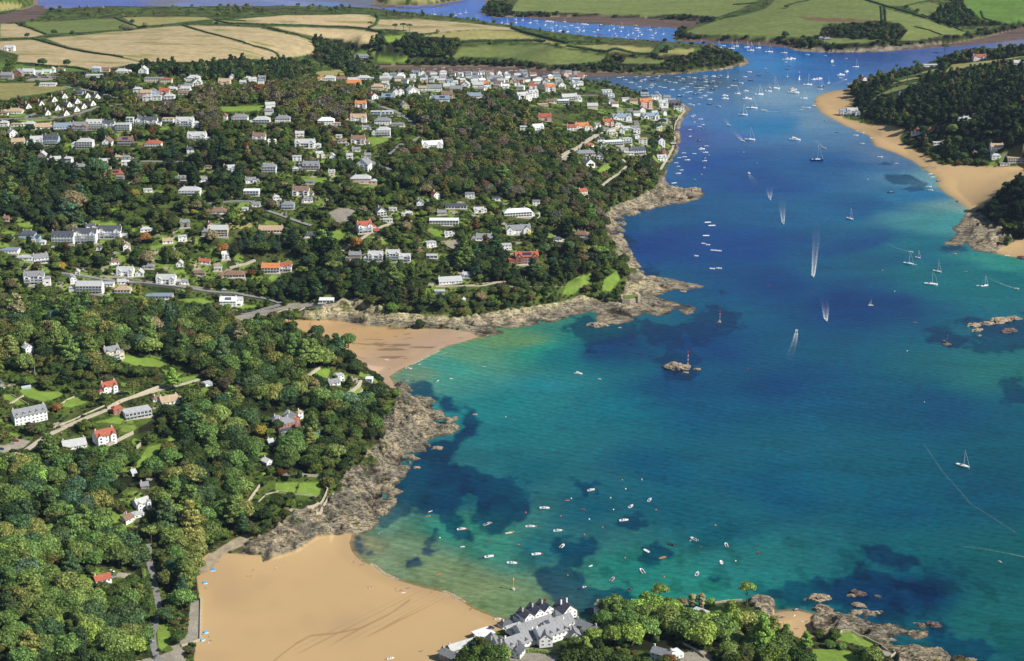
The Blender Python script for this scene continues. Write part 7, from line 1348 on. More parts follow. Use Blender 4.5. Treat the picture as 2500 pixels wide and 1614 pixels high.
BS = {
 1: (1000, 1150, 2.953, [('m',973,270,8,5),('r',557,384,7.5,40),('m',373,422,7,20),('d',718,448,6,20,'cream'),('m',870,403,7.5,5),('m',1068,433,7,15),('r',1100,543,6.5,65,'white'),('d',383,549,3.4,12),('m',573,620,7.6,22),('d',517,631,3,5,'blue'),('m',738,667,7.8,-5),('m',914,603,7.6,10),('m',1253,846,7.2,30,'navy'),('m',1303,140,6.2,30),('d',1306,688,3.2,40)]),
 2: (1400, 1150, 2.744, [('m',118,130,7,30),('m',386,238,6.8,60),('m',511,195,6.8,70),('m',337,333,7.6,12),('r',808,458,7.4,135,'white'),('d',786,467,3,60,'grey'),('r',657,496,6.4,140,'dark'),('d',488,535,6.5,125),('d',600,582,6.6,35,'wood'),('r',1024,498,6.6,92,'white'),('d',991,612,6,96),('r',1237,552,4.2,92,'red'),('r',351,590,3.2,110,'white'),('d',117,638,3.6,40),('r',460,672,7.4,105,'white'),('r',260,727,7,65,'grey'),('m',829,692,7,72),('r',381,796,6.6,65,'navy')]),
 3: (1700, 100, 3.43, [('y',40,50,11,15),('y',183,62,12,5),('m',230,42,8,5),('y',293,66,11,5),('y',333,48,10,5),('y',423,55,10,10),('y',455,82,14,5),('y',520,62,11,10),('y',608,95,15,0),('y',735,102,12,0),('y',745,158,12,0),('c',770,158,14,8),('c',802,154,14,12),('c',1138,178,17,80),('y',1335,220,12,10),('c',1260,262,14,60),('c',1212,290,15,20),('y',763,300,8,70),('s',865,325,6,60),('y',932,370,16,0),('c',990,328,12,20),('c',1012,324,11,50,'red'),('c',1036,322,13,40),
   ('y',1045,385,12,10,'navy'),('m',1037,408,9,0),('y',1107,355,11,70),('y',1267,365,8,70),('y',655,402,18,-5),('y',603,425,12,0),('y',525,450,15,0),('c',417,422,9,10),('y',345,445,10,0),('c',428,490,15,5),('y',465,566,18,-8),('y',390,622,15,-12),('c',812,410,13,0),('c',815,437,19,-8),('y',900,483,12,0),('c',240,462,11,5),('c',242,487,12,5),('m',115,490,8,10),('m',375,355,9,-10),('m',405,303,8,5),('m',445,262,9,15),('m',525,290,7,0,'navy'),('m',452,332,7,-10,'navy'),('m',200,353,5,-10),('y',262,306,9,60),('m',190,312,8,5,'navy'),('m',145,300,8,5),('d',580,230,5,0),('m',597,262,6,60,'navy'),('m',760,237,7,0,'navy'),('m',775,208,6,0,'navy'),
   ('m',750,178,6,0),('m',930,117,8,0),('d',1080,123,5,0),('d',865,262,4,60),('d',1257,148,5,0),('d',1150,207,4,0),('m',935,560,9,0),('d',875,578,5,0),('d',985,542,6,0),('m',1000,510,4.5,0,'navy'),('m',1064,552,5,0,'navy'),('m',1085,670,5.5,30,'navy'),('d',35,657,7,10),('m',188,550,6,10,'navy'),('m',1208,312,6,0)]),
 4: (1250, 0, 3.818, [('y',38,215,10,60),('y',30,182,8,0),('y',100,190,9,60),('m',97,245,7,20,'navy'),('y',168,216,11,60),('m',220,198,9,0),('d',237,225,5,0),('y',308,236,12,70),('c',335,205,12,10),('c',367,208,11,0),('y',260,290,11,70),('y',412,240,9,60),('y',445,292,12,50),('y',487,205,8,0),('m',488,252,7,10),('m',550,240,9,10),('y',515,300,10,40),('y',585,332,11,60),('y',605,262,10,10),('m',610,300,7,5),('y',630,282,8,60),('y',665,292,10,50),('c',660,230,10,5),('c',690,233,11,5),('y',360,266,9,0),('y',380,290,9,60),('m',470,330,7,0),
   ('m',760,300,7,5),('d',773,335,5,0),('y',800,282,10,60),('m',820,266,7,0,'navy'),('m',820,320,9,-5,'red'),('c',835,242,12,0,'blue'),('y',905,286,9,60),('m',928,236,5,60),('y',930,366,11,50),('y',947,272,10,60),('m',963,315,6,50),('m',975,337,7,60),('d',988,238,4,0),('y',1020,258,10,10),('y',1015,296,9,60),('y',1020,388,11,0),('m',1060,350,7,60),('y',1083,330,9,60),('y',1125,312,10,70),('y',1143,372,12,50),('m',1150,238,7,0),('c',1160,272,11,0),('y',1165,290,9,0),('y',1175,340,8,60),('y',1190,306,10,70),('y',1208,326,10,60),('m',1145,407,10,0),
   ('y',1270,386,10,0),('y',1280,282,10,0),('m',1303,357,9,0),('y',1300,332,9,0),('m',1313,256,7,0,'navy'),('y',1337,312,10,60),('y',1410,320,9,60),('d',1370,262,4,0),('y',1553,422,11,0),('c',1505,448,11,0),('y',1660,446,13,5),('m',1703,422,9,0),('y',1765,438,12,0),('m',1870,426,7,60),('y',1922,450,14,0),('m',1970,428,9,0),('y',2047,455,12,0),('y',2090,433,10,0),('y',2190,441,10,0),('y',2222,473,14,0),('y',2295,448,11,0),
   ('d',38,660,6,30),('d',48,675,6,10),('d',50,690,6,0),('d',125,692,6,0),('d',208,675,6,0,'navy'),('d',370,705,7,0),('d',430,700,6,0),('d',540,695,6,0),('m',580,717,6,0),('m',680,708,7,0),('m',530,740,6,0),('m',620,740,8,0)]),
 5: (625, 0, 3.818, [('y',1463,156,9,60),('y',1655,137,11,0),('y',1850,146,9,0),('y',1895,133,10,0),('y',1950,119,8,0),('y',2053,193,10,0),('m',2030,216,6,60),('y',2170,212,10,0),('y',2290,216,9,60),('y',2340,246,12,60),('y',2340,228,11,0),
   ('d',1310,652,6,0),('d',1325,657,6,0),('d',1535,668,6,0),('d',1560,640,6,0),('d',1600,665,5,60),('d',1670,640,6,0),('d',1665,651,7,0),('d',1725,672,7,0),('m',1745,633,7,0),('d',1740,641,5,0),('d',1810,645,6,0),('d',1815,656,7,10),('d',1865,670,7,0),('d',1895,650,6,0),('d',1950,638,5,0),('d',1930,668,6,0),('m',2020,655,7,0,'navy'),('d',2080,642,6,0),('d',2090,668,6,0),('d',2150,652,6,0,'navy'),('d',2205,650,5,0),('d',2255,665,6,0),('m',2280,681,6,30),('d',2350,670,6,0),('m',2375,660,7,0)]),
 6: (1450, 150, 3.43, [(a,x,y,L,h,c) for (x, y), L, h, c, a in zip([(38,143),(95,165),(115,145),(70,175),(210,135),(240,130),(262,155),(352,155),(355,130),(310,178),(350,192),(380,215),(345,237),(395,168),(415,157),(430,150),(455,130),(490,160),(483,193),(483,207),(510,190),(525,140),(550,130),(550,212),(590,220),(595,157),(628,172),(685,135),(710,130),(680,180),(715,160),(745,150),(755,178),(795,133),(840,140),(840,173),(815,188),(875,205),(780,213),(745,228),(850,222),(885,222),(890,155),(925,140),(935,124),(940,155),(935,172),(980,185),(1000,165),(1003,127),(1040,138),(1055,120),(1058,182),(1020,210),(940,207),(920,222),(905,237),(995,235),(955,262),(925,292),(940,284),(890,305),(850,277),(885,263),(808,255),(745,280),(775,262),(715,293),(805,310),(655,240),(720,240),(525,260),(575,285),(625,290),(470,220),(440,228),(970,320),(970,360),(800,358),(825,368),(880,358),(1045,378),(1185,160),(1155,203),(1183,205),(1125,220),(1230,185),(1312,160),(1265,130),(1300,90),(840,452),(820,465)],
        [random.Random(4).choice([5, 6, 7, 8, 9]) if 0 else 5 + (i * 7 % 5) for i in range(99)], [(i * 13 % 30) - 12 for i in range(99)], ['navy' if i % 5 == 2 else 'white' for i in range(99)], ['d' if i % 4 == 0 else 'c' if i % 9 == 4 else 'm' for i in range(99)])] + [('y',1118,132,8,70)]),
 7: (1400, 200, 4.772, [('m',1375,405,7,20,'navy'),('d',1408,390,6,30),('m',1482,437,7,5),('d',1415,468,4,60),('m',1510,500,5,20),('d',1470,522,6,10),('m',1512,547,5,10,'navy'),('d',1360,558,5,10),('d',1362,635,5,30),('m',1470,688,7,10,'navy'),('d',1552,748,6,5),('c',1495,787,10,15),('m',1538,825,8,10),('d',1288,830,6,10),('d',1410,838,6,10),('d',1233,885,6,10),('d',1295,875,7,10),('m',1327,913,8,15),('d',1198,945,6,10),('m',1535,893,6,40,'navy'),('m',1528,923,7,20),('d',1225,985,5,10),('m',1260,1030,6,20),('m',1222,1070,8,15),('r',1525,1003,6,80,'white'),('r',1497,1083,5,100,'white'),('r',1420,1145,5,110,'white'),('d',1175,1180,8,25),
   ('y',1975,388,15,-10),('y',2078,308,17,-12),('y',2160,152,14,0),('y',1910,136,9,0),('y',2055,678,16,-12),('y',2270,110,11,-20),('y',2330,80,16,-8)]),
 8: (1900, 550, 2.287, [('y',728,217,13,-35),('y',780,183,8,-50),('y',888,260,11,-40),('y',853,332,15,-20),('y',1152,340,10,20),('s',517,448,5.5,0),('d',765,220,3,-10),('d',1047,259,4,0,'grey'),('d',1115,338,3.4,10)]),
 9: (1900, 200, 1.968, [('d',380,237,5,0),('m',403,245,7,0),('m',373,258,8,0),('m',402,297,7,0),('d',453,270,7,20),('m',489,362,8,0),('d',569,392,5,0),('m',542,532,10,0,'navy'),('d',733,443,6,20),('d',744,458,6,20),('m',770,477,8,30,'navy'),('m',724,505,8,0),('m',732,521,7,0),('r',859,576,6,70,'dark'),('m',283,243,5,0,'navy'),('d',228,187,5,0,'navy'),('d',172,113,5,0),('m',120,124,7,0),('c',80,280,17,-12),('y',185,378,19,-4,'navy'),('y',345,660,12,-60)]),
 10: (0, 0, 1, [('y',2351,1139,12.5,-40),('c',1412,913,8,-12),('d',1464,926,3.6,-30)]),
 11: (900, 700, 3.43, [('m',335,687,6.5,0),('r',305,790,7,-5,'grey'),('r',575,792,4,30,'white'),('d',690,771,3,0)]),
}
for k, (ox, oy, s, L_) in BS.items():
    for e in L_:
        kd, x, y, L, hd = e[:5]; c = e[5] if len(e) > 5 else ('grey' if kd == 'r' else 'white')
        boat(kd, ox + x / s, oy + y / s, float(L), hd + random.uniform(-4, 4), c)
# rafted boats on the mid-river pontoon
for row in range(3):
    for i in range(11):
        boat('m' if (i + row) % 3 else 'c', 1337 + i * 9.2 + row * 3, 83.5 + i * 1.15 + row * 4.6, 9 if (i + row) % 3 else 11, 72, 'white' if i % 4 else 'navy')
boat('c', 1434, 95, 22, 60, 'white', 'white harbour launch with wheelhouse at the end of the mid-river pontoon')
pp = at_z(1385, 91); root = thing('pontoon', (float(pp[0]), float(pp[1]), 0), R(-18), 'long grey pontoon with boats rafted along it in the upper estuary', 'pontoon'); b = MB(); b.box(-38, 38, -1.2, 1.2, -.2, .5); put('deck', b.mesh('deck', M_PATIO), root)
for q in (-30, -10, 10, 30): bb = MB(); bb.tube([(q, 1.5, -1), (q, 1.5, 3.2)], .25, 8); put('pile', bb.mesh('pile', M_BARK), root)
# bathing rafts and strings of floats in the bay below the town
for i, (x, y, w_, a) in enumerate([(1038,390,8,12),(1070,415,9,10),(1025,493,8,4)]):
    p = at_z(1400 + x / 3.165, 420 + y / 3.165); root = thing('mooring_raft', (float(p[0]), float(p[1]), 0), R(a), ['white flat raft farthest out of the three in the rocky bay', 'white flat raft in the middle of the three in the rocky bay', 'white flat raft closest to the boat strings in the rocky bay'][i], 'raft')
    b = MB(); b.box(-w_ / 2, w_ / 2, -1.6, 1.6, .25, .5); put('deck', b.mesh('deck', BP['white']), root)
    for q in (-1.2, 1.2): b = MB(); b.tube([(-w_ / 2, q, .1), (w_ / 2, q, .1)], .3, 8); put('float', b.mesh('float', BP['grey']), root)
for i, (x, y, n) in enumerate([(1010,552,3),(1045,562,3),(1085,604,4),(1128,608,4),(955,648,3),(1078,746,4),(1130,743,4)]):
    for j in range(n):
        boat('d', 1400 + (x + j * 11 - n * 5) / 3.165, 420 + (y + j * .8) / 3.165, 3.6, 85, 'white')
def buoy(x, y, c, r0=.42, label=None):
    p = at_z(x, y); root = thing('mooring_buoy', (float(p[0]), float(p[1]), 0), 0, label, 'buoy', 'mooring buoys')
    def f(b): b.loft([[(math.cos(k * math.tau / 10) * q, math.sin(k * math.tau / 10) * q, z) for k in range(10)] for q, z in ((.05, -.3), (.34, -.1), (.42, .15), (.34, .42), (.08, .56))])
    o = put('float', m_mb(('float', c), f, [c]), root); put('ring', m_mb(('ring', 1), lambda b: b.tube([(-.1, 0, .5), (-.08, 0, .75), (.08, 0, .75), (.1, 0, .5)], .035, 4), ['dark']), root); root.scale = (r0 / .42,) * 3
    PENDING.append([root, x, y, 'buoy', {'orange': 'orange', 'white': 'white', 'yellow': 'yellow', 'red': 'red'}[c], 'mooring buoy', ''])
for s_, ox, oy, L_ in ((2.953, 1000, 1150, [(837,301,'orange'),(1091,327,'orange'),(569,502,'red'),(785,532,'orange'),(218,483,'white'),(1259,459,'orange'),(1139,754,'orange'),(1296,349,'white'),(1166,199,'white'),(590,375,'orange'),(409,419,'orange'),(750,440,'orange'),(910,400,'orange'),(1106,428,'red'),(958,600,'red'),(778,672,'red')]),
                       (2.744, 1400, 1150, [(327,60,'orange'),(350,121,'white'),(248,181,'white'),(268,260,'white'),(106,323,'white'),(195,380,'orange'),(72,427,'orange'),(553,261,'orange'),(951,364,'yellow'),(855,513,'red'),(1086,604,'white'),(607,710,'orange')]), (2.287, 1900, 550, [(582,252,'yellow'),(650,370,'white'),(720,703,'white')]), (4.772, 1400, 200, [(2140,945,'white'),(1580,853,'white'),(1350,..., 'white')] if 0 else [(2140,945,'white'),(1580,853,'white'),(1985,820,'white')]), (1.968, 1900, 200, [(431,468,'white')]), (1, 0, 0, [(1827,902,'red'),(1235,1018,'white'),(1876,696,'red'),(2257,982,'white')])):
    for x, y, c in L_: buoy(ox + x / s_, oy + y / s_, c, .62 if y < 900 else .5)

# ------------------------------------------------------------------ wakes (foam lying on the water)
m, nt, b = new_mat('foam'); M_FOAM = m
b.inputs['Base Color'].default_value = (.8, .84, .86, 1); b.inputs['Roughness'].default_value = .8
geo = N(nt, 'ShaderNodeNewGeometry'); no = N(nt, 'ShaderNodeTexNoise', Scale=.7, Detail=5.0, Roughness=.7); nt.links.new(geo.outputs['Position'], no.inputs['Vector'])
fa = N(nt, 'ShaderNodeAttribute', attribute_name='leaf'); sb = N(nt, 'ShaderNodeMath', operation='SUBTRACT'); nt.links.new(no.outputs['Fac'], sb.inputs[0]); sb.inputs[1].default_value = .5
ml = N(nt, 'ShaderNodeMath', operation='MULTIPLY_ADD'); nt.links.new(sb.outputs[0], ml.inputs[0]); ml.inputs[1].default_value = 4.0; nt.links.new(fa.outputs['Fac'], ml.inputs[2])
mlt = N(nt, 'ShaderNodeMath', operation='MULTIPLY'); mlt.use_clamp = True; nt.links.new(ml.outputs[0], mlt.inputs[0]); nt.links.new(fa.outputs['Fac'], mlt.inputs[1]); nt.links.new(mlt.outputs[0], b.inputs['Alpha'])
def wake(path, w0, w1, f0, f1, label):
    """foam ribbon pair spreading from the boat along a path of photo pixels on the water"""
    P = [Vector((*(float(v) for v in at_z(x, y)), 0)) for x, y in path]; b = MB(); fade = []
    pts = []
    for a, c in zip(P, P[1:]):
        n = max(2, int((c - a).length / 4)); pts += [a.lerp(c, i / n) for i in range(n)]
    pts.append(P[-1]); sd_ = sides(pts); n = len(pts)
    for lane in range(6):
        e0, e1 = -1 + lane / 3, -1 + (lane + 1) / 3
        for i in range(n - 1):
            ta, tb = i / (n - 1), (i + 1) / (n - 1); wa, wb = (w0 + (w1 - w0) * ta ** .7) * .8, (w0 + (w1 - w0) * tb ** .7) * .8
            q = [pts[i] + sd_[i] * wa * e0, pts[i] + sd_[i] * wa * e1, pts[i + 1] + sd_[i + 1] * wb * e1, pts[i + 1] + sd_[i + 1] * wb * e0]
            b.quad(*[(p.x, p.y, .06) for p in q]); prof = lambda e: (.35 + .5 * abs(e)) if abs(e) < .99 else 0.0
            fade += [(f1 + (f0 - f1) * (1 - ta) ** 1.8) * prof(e0), (f1 + (f0 - f1) * (1 - ta) ** 1.8) * prof(e1), (f1 + (f0 - f1) * (1 - tb) ** 1.8) * prof(e1), (f1 + (f0 - f1) * (1 - tb) ** 1.8) * prof(e0)]
    me = b.mesh('wake', M_FOAM); at = me.attributes.new('leaf', 'FLOAT', 'POINT'); at.data.foreach_set('value', fade); o = link('wake', me); tag(o, label, 'wake', kind='stuff')
S6 = lambda x, y: (1900 + x / 2.287, 550 + y / 2.287)
S1 = lambda x, y: (1400 + x / 4.772, 200 + y / 4.772)
MOV = [((*S6(193, 284), 7, -90), [S6(195, 280), S6(200, 230), S6(205, 160), S6(212, 80), (1992, 540)], 1.4, 8, 1.25, .05, 'longest broad white wake in mid-channel'), ((*S6(267, 530), 7, -90), [S6(266, 527), S6(265, 490), S6(262, 440), S6(255, 400)], 1.4, 8, 1.2, .05, 'broad white wake of the lower motorboat in mid-channel'),
 ((*S6(102, 590), 6, 80), [S6(102, 600), S6(92, 650), S6(72, 710), S6(55, 750)], 1.2, 6, 1.1, .1, 'wake of the motorboat heading up the channel'), ((*S1(1810, 508), 7, -50), [S1(1808, 505), S1(1790, 470), S1(1770, 430), S1(1760, 400)], 1, 6, 1.0, .1, 'short wake of the farthest motorboat in the narrows'),
 ((*S1(1980, 695), 7, -50), [S1(1975, 692), S1(1930, 640), S1(1880, 590), S1(1850, 550)], 1.2, 7, 1.2, .15, 'slanting white wake beside the anchored yacht'), ((*S1(2045, 1066), 7, 95), [S1(2046, 1078), S1(2075, 1120), S1(2110, 1160), S1(2140, 1195)], 1, 9, .75, .1, 'spreading wake behind the single motorboat off the narrows'),
 ((1880, 487, 6, -88), [(1880, 484), (1879, 470), (1878, 455)], 1.2, 8, 1.15, .1, 'small forked wake of the upper motorboat in mid-channel'), ((1912, 546, 6, -88), [(1912, 543), (1911, 525), (1910, 500), (1908, 480)], 1.2, 8, 1.15, .05, 'small forked wake of the second motorboat in mid-channel'),
 ((*S6(740, 150), 5, -15), [S6(733, 147), S6(690, 136), S6(640, 120), S6(600, 95)], .6, 2, .9, .2, 'thin curved wake behind the far east anchorage'), ((*S6(1330, 355), 5, -20), [S6(1322, 352), S6(1260, 333), S6(1200, 305), S6(1120, 270)], .8, 4, .9, .15, 'thin wake leading to the tender off the east beach'),
 ((1865, 270, 9, 175), [(1870, 272), (1900, 273), (1945, 275)], 1, 2.5, 1.1, .5, 'straight white wake crossing between the yachts'), ((2013, 362, 6, -35), [(2010, 360), (2000, 350), (1985, 340), (1975, 333)], 1, 4, .9, .1, 'white wake curling behind the large cruiser'), ((1553, 271, 6, 0) if 0 else (1735, 227, 6, 10), [(1733, 227), (1722, 230), (1710, 235)], 1, 3.5, .8, .2, 'faint wake among the small moored boats'), ((1708, 221, 6, 50), [(1707, 223), (1700, 228), (1692, 232)], .8, 3, .8, .3, 'short wake among the moored boats by the town'),
 ((2064, 195, 6, 30), [(2062, 196), (2045, 202), (2020, 212)], 1, 4, .7, .2, 'pale wake off the sandy point')]
for (x, y, L, hd), P, w0, w1, f0, f1, lb in MOV:
    boat('m', x, y, float(L) * 1.15, hd, 'white'); wake(P, w0 * (1.9 if f0 > 1 else 1), w1, f0, f1, lb)
wake([(2510, 1362), (2450, 1349), (2400, 1340), (2350, 1334)], .6, 1.6, .8, .3, 'long thin line of foam near the paddler'); wake([(2255, 1083), (2300, 1150), (2370, 1230), (2480, 1300)], .5, 1.2, .42, .3, 'faint foam trail crossing below the lone yacht')
for P, lb in (([(905, 1378), (925, 1395), (950, 1408), (972, 1417)], 'small wave breaking on the near beach'), ([(1083, 1446), (1100, 1454), (1122, 1463)], 'small wave at the hotel end of the near beach'), ([(1093, 860), (1070, 868)], 'thin line of surf on the middle beach'), ([(990, 896), (1020, 882), (1047, 867)], 'pale swash line along the middle beach')): wake(P, .5, .5, 1.1, .9, lb)

# ------------------------------------------------------------------ rocks standing in the water, beacons
def rocky(name, c):
    m, nt, b = new_mat(name); geo = N(nt, 'ShaderNodeNewGeometry'); mp = N(nt, 'ShaderNodeMapping'); mp.inputs['Rotation'].default_value = (0, 0, R(-33)); mp.inputs['Scale'].default_value = (.5, 1.5, 1.8)
    no = N(nt, 'ShaderNodeTexNoise', Scale=.45, Detail=8.0, Roughness=.72, Distortion=1.1); nt.links.new(geo.outputs['Position'], mp.inputs['Vector']); nt.links.new(mp.outputs[0], no.inputs['Vector'])
    k = N(nt, 'ShaderNodeMapRange'); k.inputs['From Min'].default_value = .42; k.inputs['From Max'].default_value = .58; k.inputs['To Min'].default_value = .2; k.inputs['To Max'].default_value = 1.1; nt.links.new(no.outputs['Fac'], k.inputs[0])
    v = N(nt, 'ShaderNodeVectorMath', operation='SCALE'); v.inputs[0].default_value = c; nt.links.new(k.outputs[0], v.inputs['Scale']); nt.links.new(v.outputs[0], b.inputs['Base Color']); b.inputs['Roughness'].default_value = .95
    bp_ = N(nt, 'ShaderNodeBump', Distance=1.5); nt.links.new(no.outputs['Fac'], bp_.inputs['Height']); nt.links.new(bp_.outputs[0], b.inputs['Normal']); return m
M_ROCK = rocky('shore_rock', (.44, .35, .24)); M_WEEDROCK = rocky('weedy_rock', (.2, .14, .12))
def rock(x, y, wpx, label, h=None, mat=None, asp=.6, land=False, rz=None, name='rock'):
    p = Vector((*(float(v) for v in at_z(x, y)), 0)) if not land else on_ground(x, y); s = mpp(p); r0 = wpx * s / 2; bm = bmesh.new(); bmesh.ops.create_icosphere(bm, subdivisions=4, radius=1)
    hh = h or r0 * .42
    for v in bm.verts:
        n = v.co.normalized(); d = 1 + .45 * noise.noise(n * 1.7 + Vector((x, y, 0))) + .3 * abs(noise.noise(n * 4.5 + Vector((y, x, 3)))) + .12 * noise.noise(n * 11 + Vector((x, 1, y)))
        q = n * d; st_ = q.x * .8 + q.z * .7; ter_ = (math.floor(st_ * 7) / 7 - st_) * .25
        v.co = Vector(((q.x + ter_) * r0, q.y * r0 * asp, q.z * hh))
    me = bpy.data.meshes.new(name); bm.to_mesh(me); bm.free(); me.materials.append(mat or M_ROCK); o = link(name, me); o.location = p - Vector((0, 0, hh * .12)); o.rotation_euler = (0, 0, R(rz if rz is not None else 20)); tag(o, label, 'rock'); return o
RK = [(1653,899,62,'low elongated rock at the foot of the striped beacon'),(1703,902,17,'small rock just seaward of the beacon rock'),(1674,910,14,'smallest rock in front of the beacon rock'),(2377,796,32,'westernmost rock of the reef off the east shore'),(2385,807,26,'low rock in front of the reef off the east shore'),(2409,791,30,'middle rock of the reef off the east shore'),(2442,785,52,'largest rock of the reef off the east shore'),(2474,778,34,'easternmost rock of the reef off the east shore'),(2464,809,40,'dark low rock behind the small islet of the reef'),(2391,820,12,'tiny round islet in front of the reef'),
 (2304,833,12,'small weedy rock beside the thin pole'),(2312,842,22,'weedy rock carrying the thin pole'),(1998,1462,56,'flat-topped rock standing farthest out at the small cove'),(2008,1489,50,'slanting rock at the waterline of the small cove'),(2093,1449,42,'jagged brown rock standing apart in the dark water'),(2080,1455,20,'low tip of the jagged brown rock'),(2095,1479,36,'pale flat rock between the brown rock and the ledges'),(2090,1496,30,'humped rock beside the pale ledges'),(2115,1494,26,'third humped rock beside the pale ledges'),(2138,1496,22,'pointed rock at the end of the pale ledges'),(2151,1493,10,'tiny rock off the pale ledges'),
 (2279,1527,38,'purple weed-covered rock awash beyond the ledges'),(2368,1612,30,'rounded brown rock at the bottom edge off the ledges'),(2143,1457,18,'weedy rock awash beyond the brown rock'),(1906,1507,24,'boulder on the sand of the small cove'),(510,1403,30,'flat boulder at the foot of the stone revetment'),(1669,712,16,'pale rock off the end of the ruined fort ledge'),(1513,801,10,'small white rock awash below the fort headland'),(2330,620,10,'round rock off the east shore ledges'),(1160,1012,12,'half-submerged rock off the headland ledges'),(1068,1095,26,'wave-washed brown ledge off the headland rocks'),(1018,1142,18,'white-washed rock close to the headland rocks'),(1460,795,44,'low stony ledge under the fort headland'),(1755,788,12,'dark rock under the distant striped beacon'),(1690,466,40,'flat pale slab at the tip of the rocky spit'),(1655,480,40,'wide cracked slab in the middle of the rocky spit'),(2500,632,30,'weedy rock at the east beach edge')]
for x, y, w_, lb in RK: rock(x, y, w_, lb, mat=M_WEEDROCK if ('weed' in lb or 'dark' in lb) else None, rz=(x * 7) % 50 - 25, land=lb.startswith('boulder') or 'slab' in lb, asp=.55)
def beacon(x, y, hpx, label, colors, top='can'):
    p = Vector((*(float(v) for v in at_z(x, y)), 0)); h = hpx * mpp(p) / math.cos(R(20)); root = thing('beacon', p, 0, label, 'beacon'); n = 7; r0 = max(.22, h * .022)
    b = MB()
    for i in range(n): b.tube([(0, 0, h * i / n), (0, 0, h * (i + 1) / n)], r0, 8, i % 2)
    put('pole', b.mesh('pole', [BP[c] for c in colors]), root)
    b = MB(); (b.box(-.7, .7, -.7, .7, h, h + 1.5) if top == 'can' else b.loft([[(math.cos(k * 1.047) * q, math.sin(k * 1.047) * q, z) for k in range(6)] for q, z in ((.8, h), (.8, h + .3), (.1, h + 1.5))])); put('topmark', b.mesh('topmark', BP[colors[0]]), root)
    b = MB(); b.prism([(1.4 * math.cos(k * .785), 1.4 * math.sin(k * .785)) for k in range(8)], -1.5, 1.2); put('base', b.mesh('base', M_PATIO), root)
beacon(1679, 894, 33, 'tall red and white striped beacon pole on the low rock in mid-bay', ['red', 'white']); beacon(1757, 787, 25, 'distant red and white beacon pole off the fort headland', ['red', 'white']); beacon(2311, 842, 30, 'thin dark pole with weed rocks off the east reef', ['dark', 'grey'], 'cone'); beacon(1253, 1440, 26, 'yellow pole standing in the shallows off the near beach', ['yellow', 'yellow'], 'cone')
# ruined fort
fp = on_ground(1540, 738); root = thing('ruined_fort', fp, R(12), 'ruined stone fort with grassy top on the rocky headland', 'ruin'); b = MB()
b.prism([(-11, -5), (-3, -7), (9, -4), (11, 3), (4, 7), (-8, 6)], -4, 6); put('wall', b.mesh('wall', plain('fort_stone', (.33, .29, .22), .95, .1, .7, .4)), root); b = MB(); b.prism([(-9, -4), (-3, -6), (7, -3), (9, 2), (3, 5), (-7, 5)], 6.0, 6.7); put('grass_top', b.mesh('grass_top', plain('turf', (.12, .16, .04), .95, .1, .8, .3)), root)
b = MB(); b.box(6, 9, -6.5, -4, -3, 9.5); b.box(-11.5, -9.5, -2, 2, -3, 9); put('broken_wall', b.mesh('broken_wall', M_WALLST), root)

# ------------------------------------------------------------------ people
def skin_person(pose):
    J = {'head': (0, 0, 1.66), 'neck': (0, 0, 1.48), 'chest': (0, 0, 1.3), 'waist': (0, 0, 1.08), 'hip': (0, 0, .95)}
    if pose == 'stand': E = {'lk': (-.11, .02, .5), 'lf': (-.13, .05, .06), 'lt': (-.13, -.12, .03), 'rk': (.11, -.08, .5), 'rf': (.13, .0, .06), 'rt': (.13, -.17, .03), 'le': (-.27, .02, 1.12), 'lh': (-.3, -.08, .86), 're': (.27, 0, 1.12), 'rh': (.3, -.1, .86)}; dz = 0
    elif pose == 'walk': E = {'lk': (-.1, -.2, .52), 'lf': (-.1, -.3, .07), 'lt': (-.1, -.47, .06), 'rk': (.1, .1, .5), 'rf': (.1, .38, .12), 'rt': (.1, .24, .03), 'le': (-.25, .16, 1.13), 'lh': (-.27, .1, .88), 're': (.25, -.14, 1.13), 'rh': (.27, -.3, .92)}; dz = 0
    else: E = {'lk': (-.16, -.42, .62), 'lf': (-.16, -.7, .1), 'lt': (-.16, -.86, .05), 'rk': (.16, -.4, .6), 'rf': (.16, -.68, .1), 'rt': (.16, -.84, .05), 'le': (-.26, .12, .48), 'lh': (-.28, -.02, .3), 're': (.26, .12, .48), 'rh': (.28, -.02, .3)}; dz = -.82
    for k in J: J[k] = (J[k][0], J[k][1], J[k][2] + dz)
    if pose == 'sit':
        J['hip'] = (0, 0, .14)
        for k in ('lk', 'rk'): E[k] = (E[k][0], E[k][1], .42)
    V = [J['hip'], J['waist'], J['chest'], J['neck'], J['head'], (-.19, 0, J['chest'][2] + .1), E['le'], E['lh'], (.19, 0, J['chest'][2] + .1), E['re'], E['rh'], E['lk'], E['lf'], E['lt'], E['rk'], E['rf'], E['rt'], (0, -.01, J['head'][2] + .1)]
    Ed = [(0, 1), (1, 2), (2, 3), (3, 4), (4, 17), (2, 5), (5, 6), (6, 7), (2, 8), (8, 9), (9, 10), (0, 11), (11, 12), (12, 13), (0, 14), (14, 15), (15, 16)]
    rad = [.16, .14, .16, .06, .105, .075, .05, .035, .075, .05, .035, .08, .05, .04, .08, .05, .04, .09]
    me = bpy.data.meshes.new('body'); me.from_pydata(V, Ed, []); o = bpy.data.objects.new('tmp', me); COL.objects.link(o); md = o.modifiers.new('s', 'SKIN')
    for i, r0 in enumerate(rad): me.skin_vertices[0].data[i].radius = (r0, r0 * (.75 if i in (0, 1, 2) else 1)); me.skin_vertices[0].data[i].use_root = i == 0
    o.modifiers.new('u', 'SUBSURF').levels = 1; dg = bpy.context.evaluated_depsgraph_get(); out = bpy.data.meshes.new_from_object(o.evaluated_get(dg)); bpy.data.objects.remove(o); return out
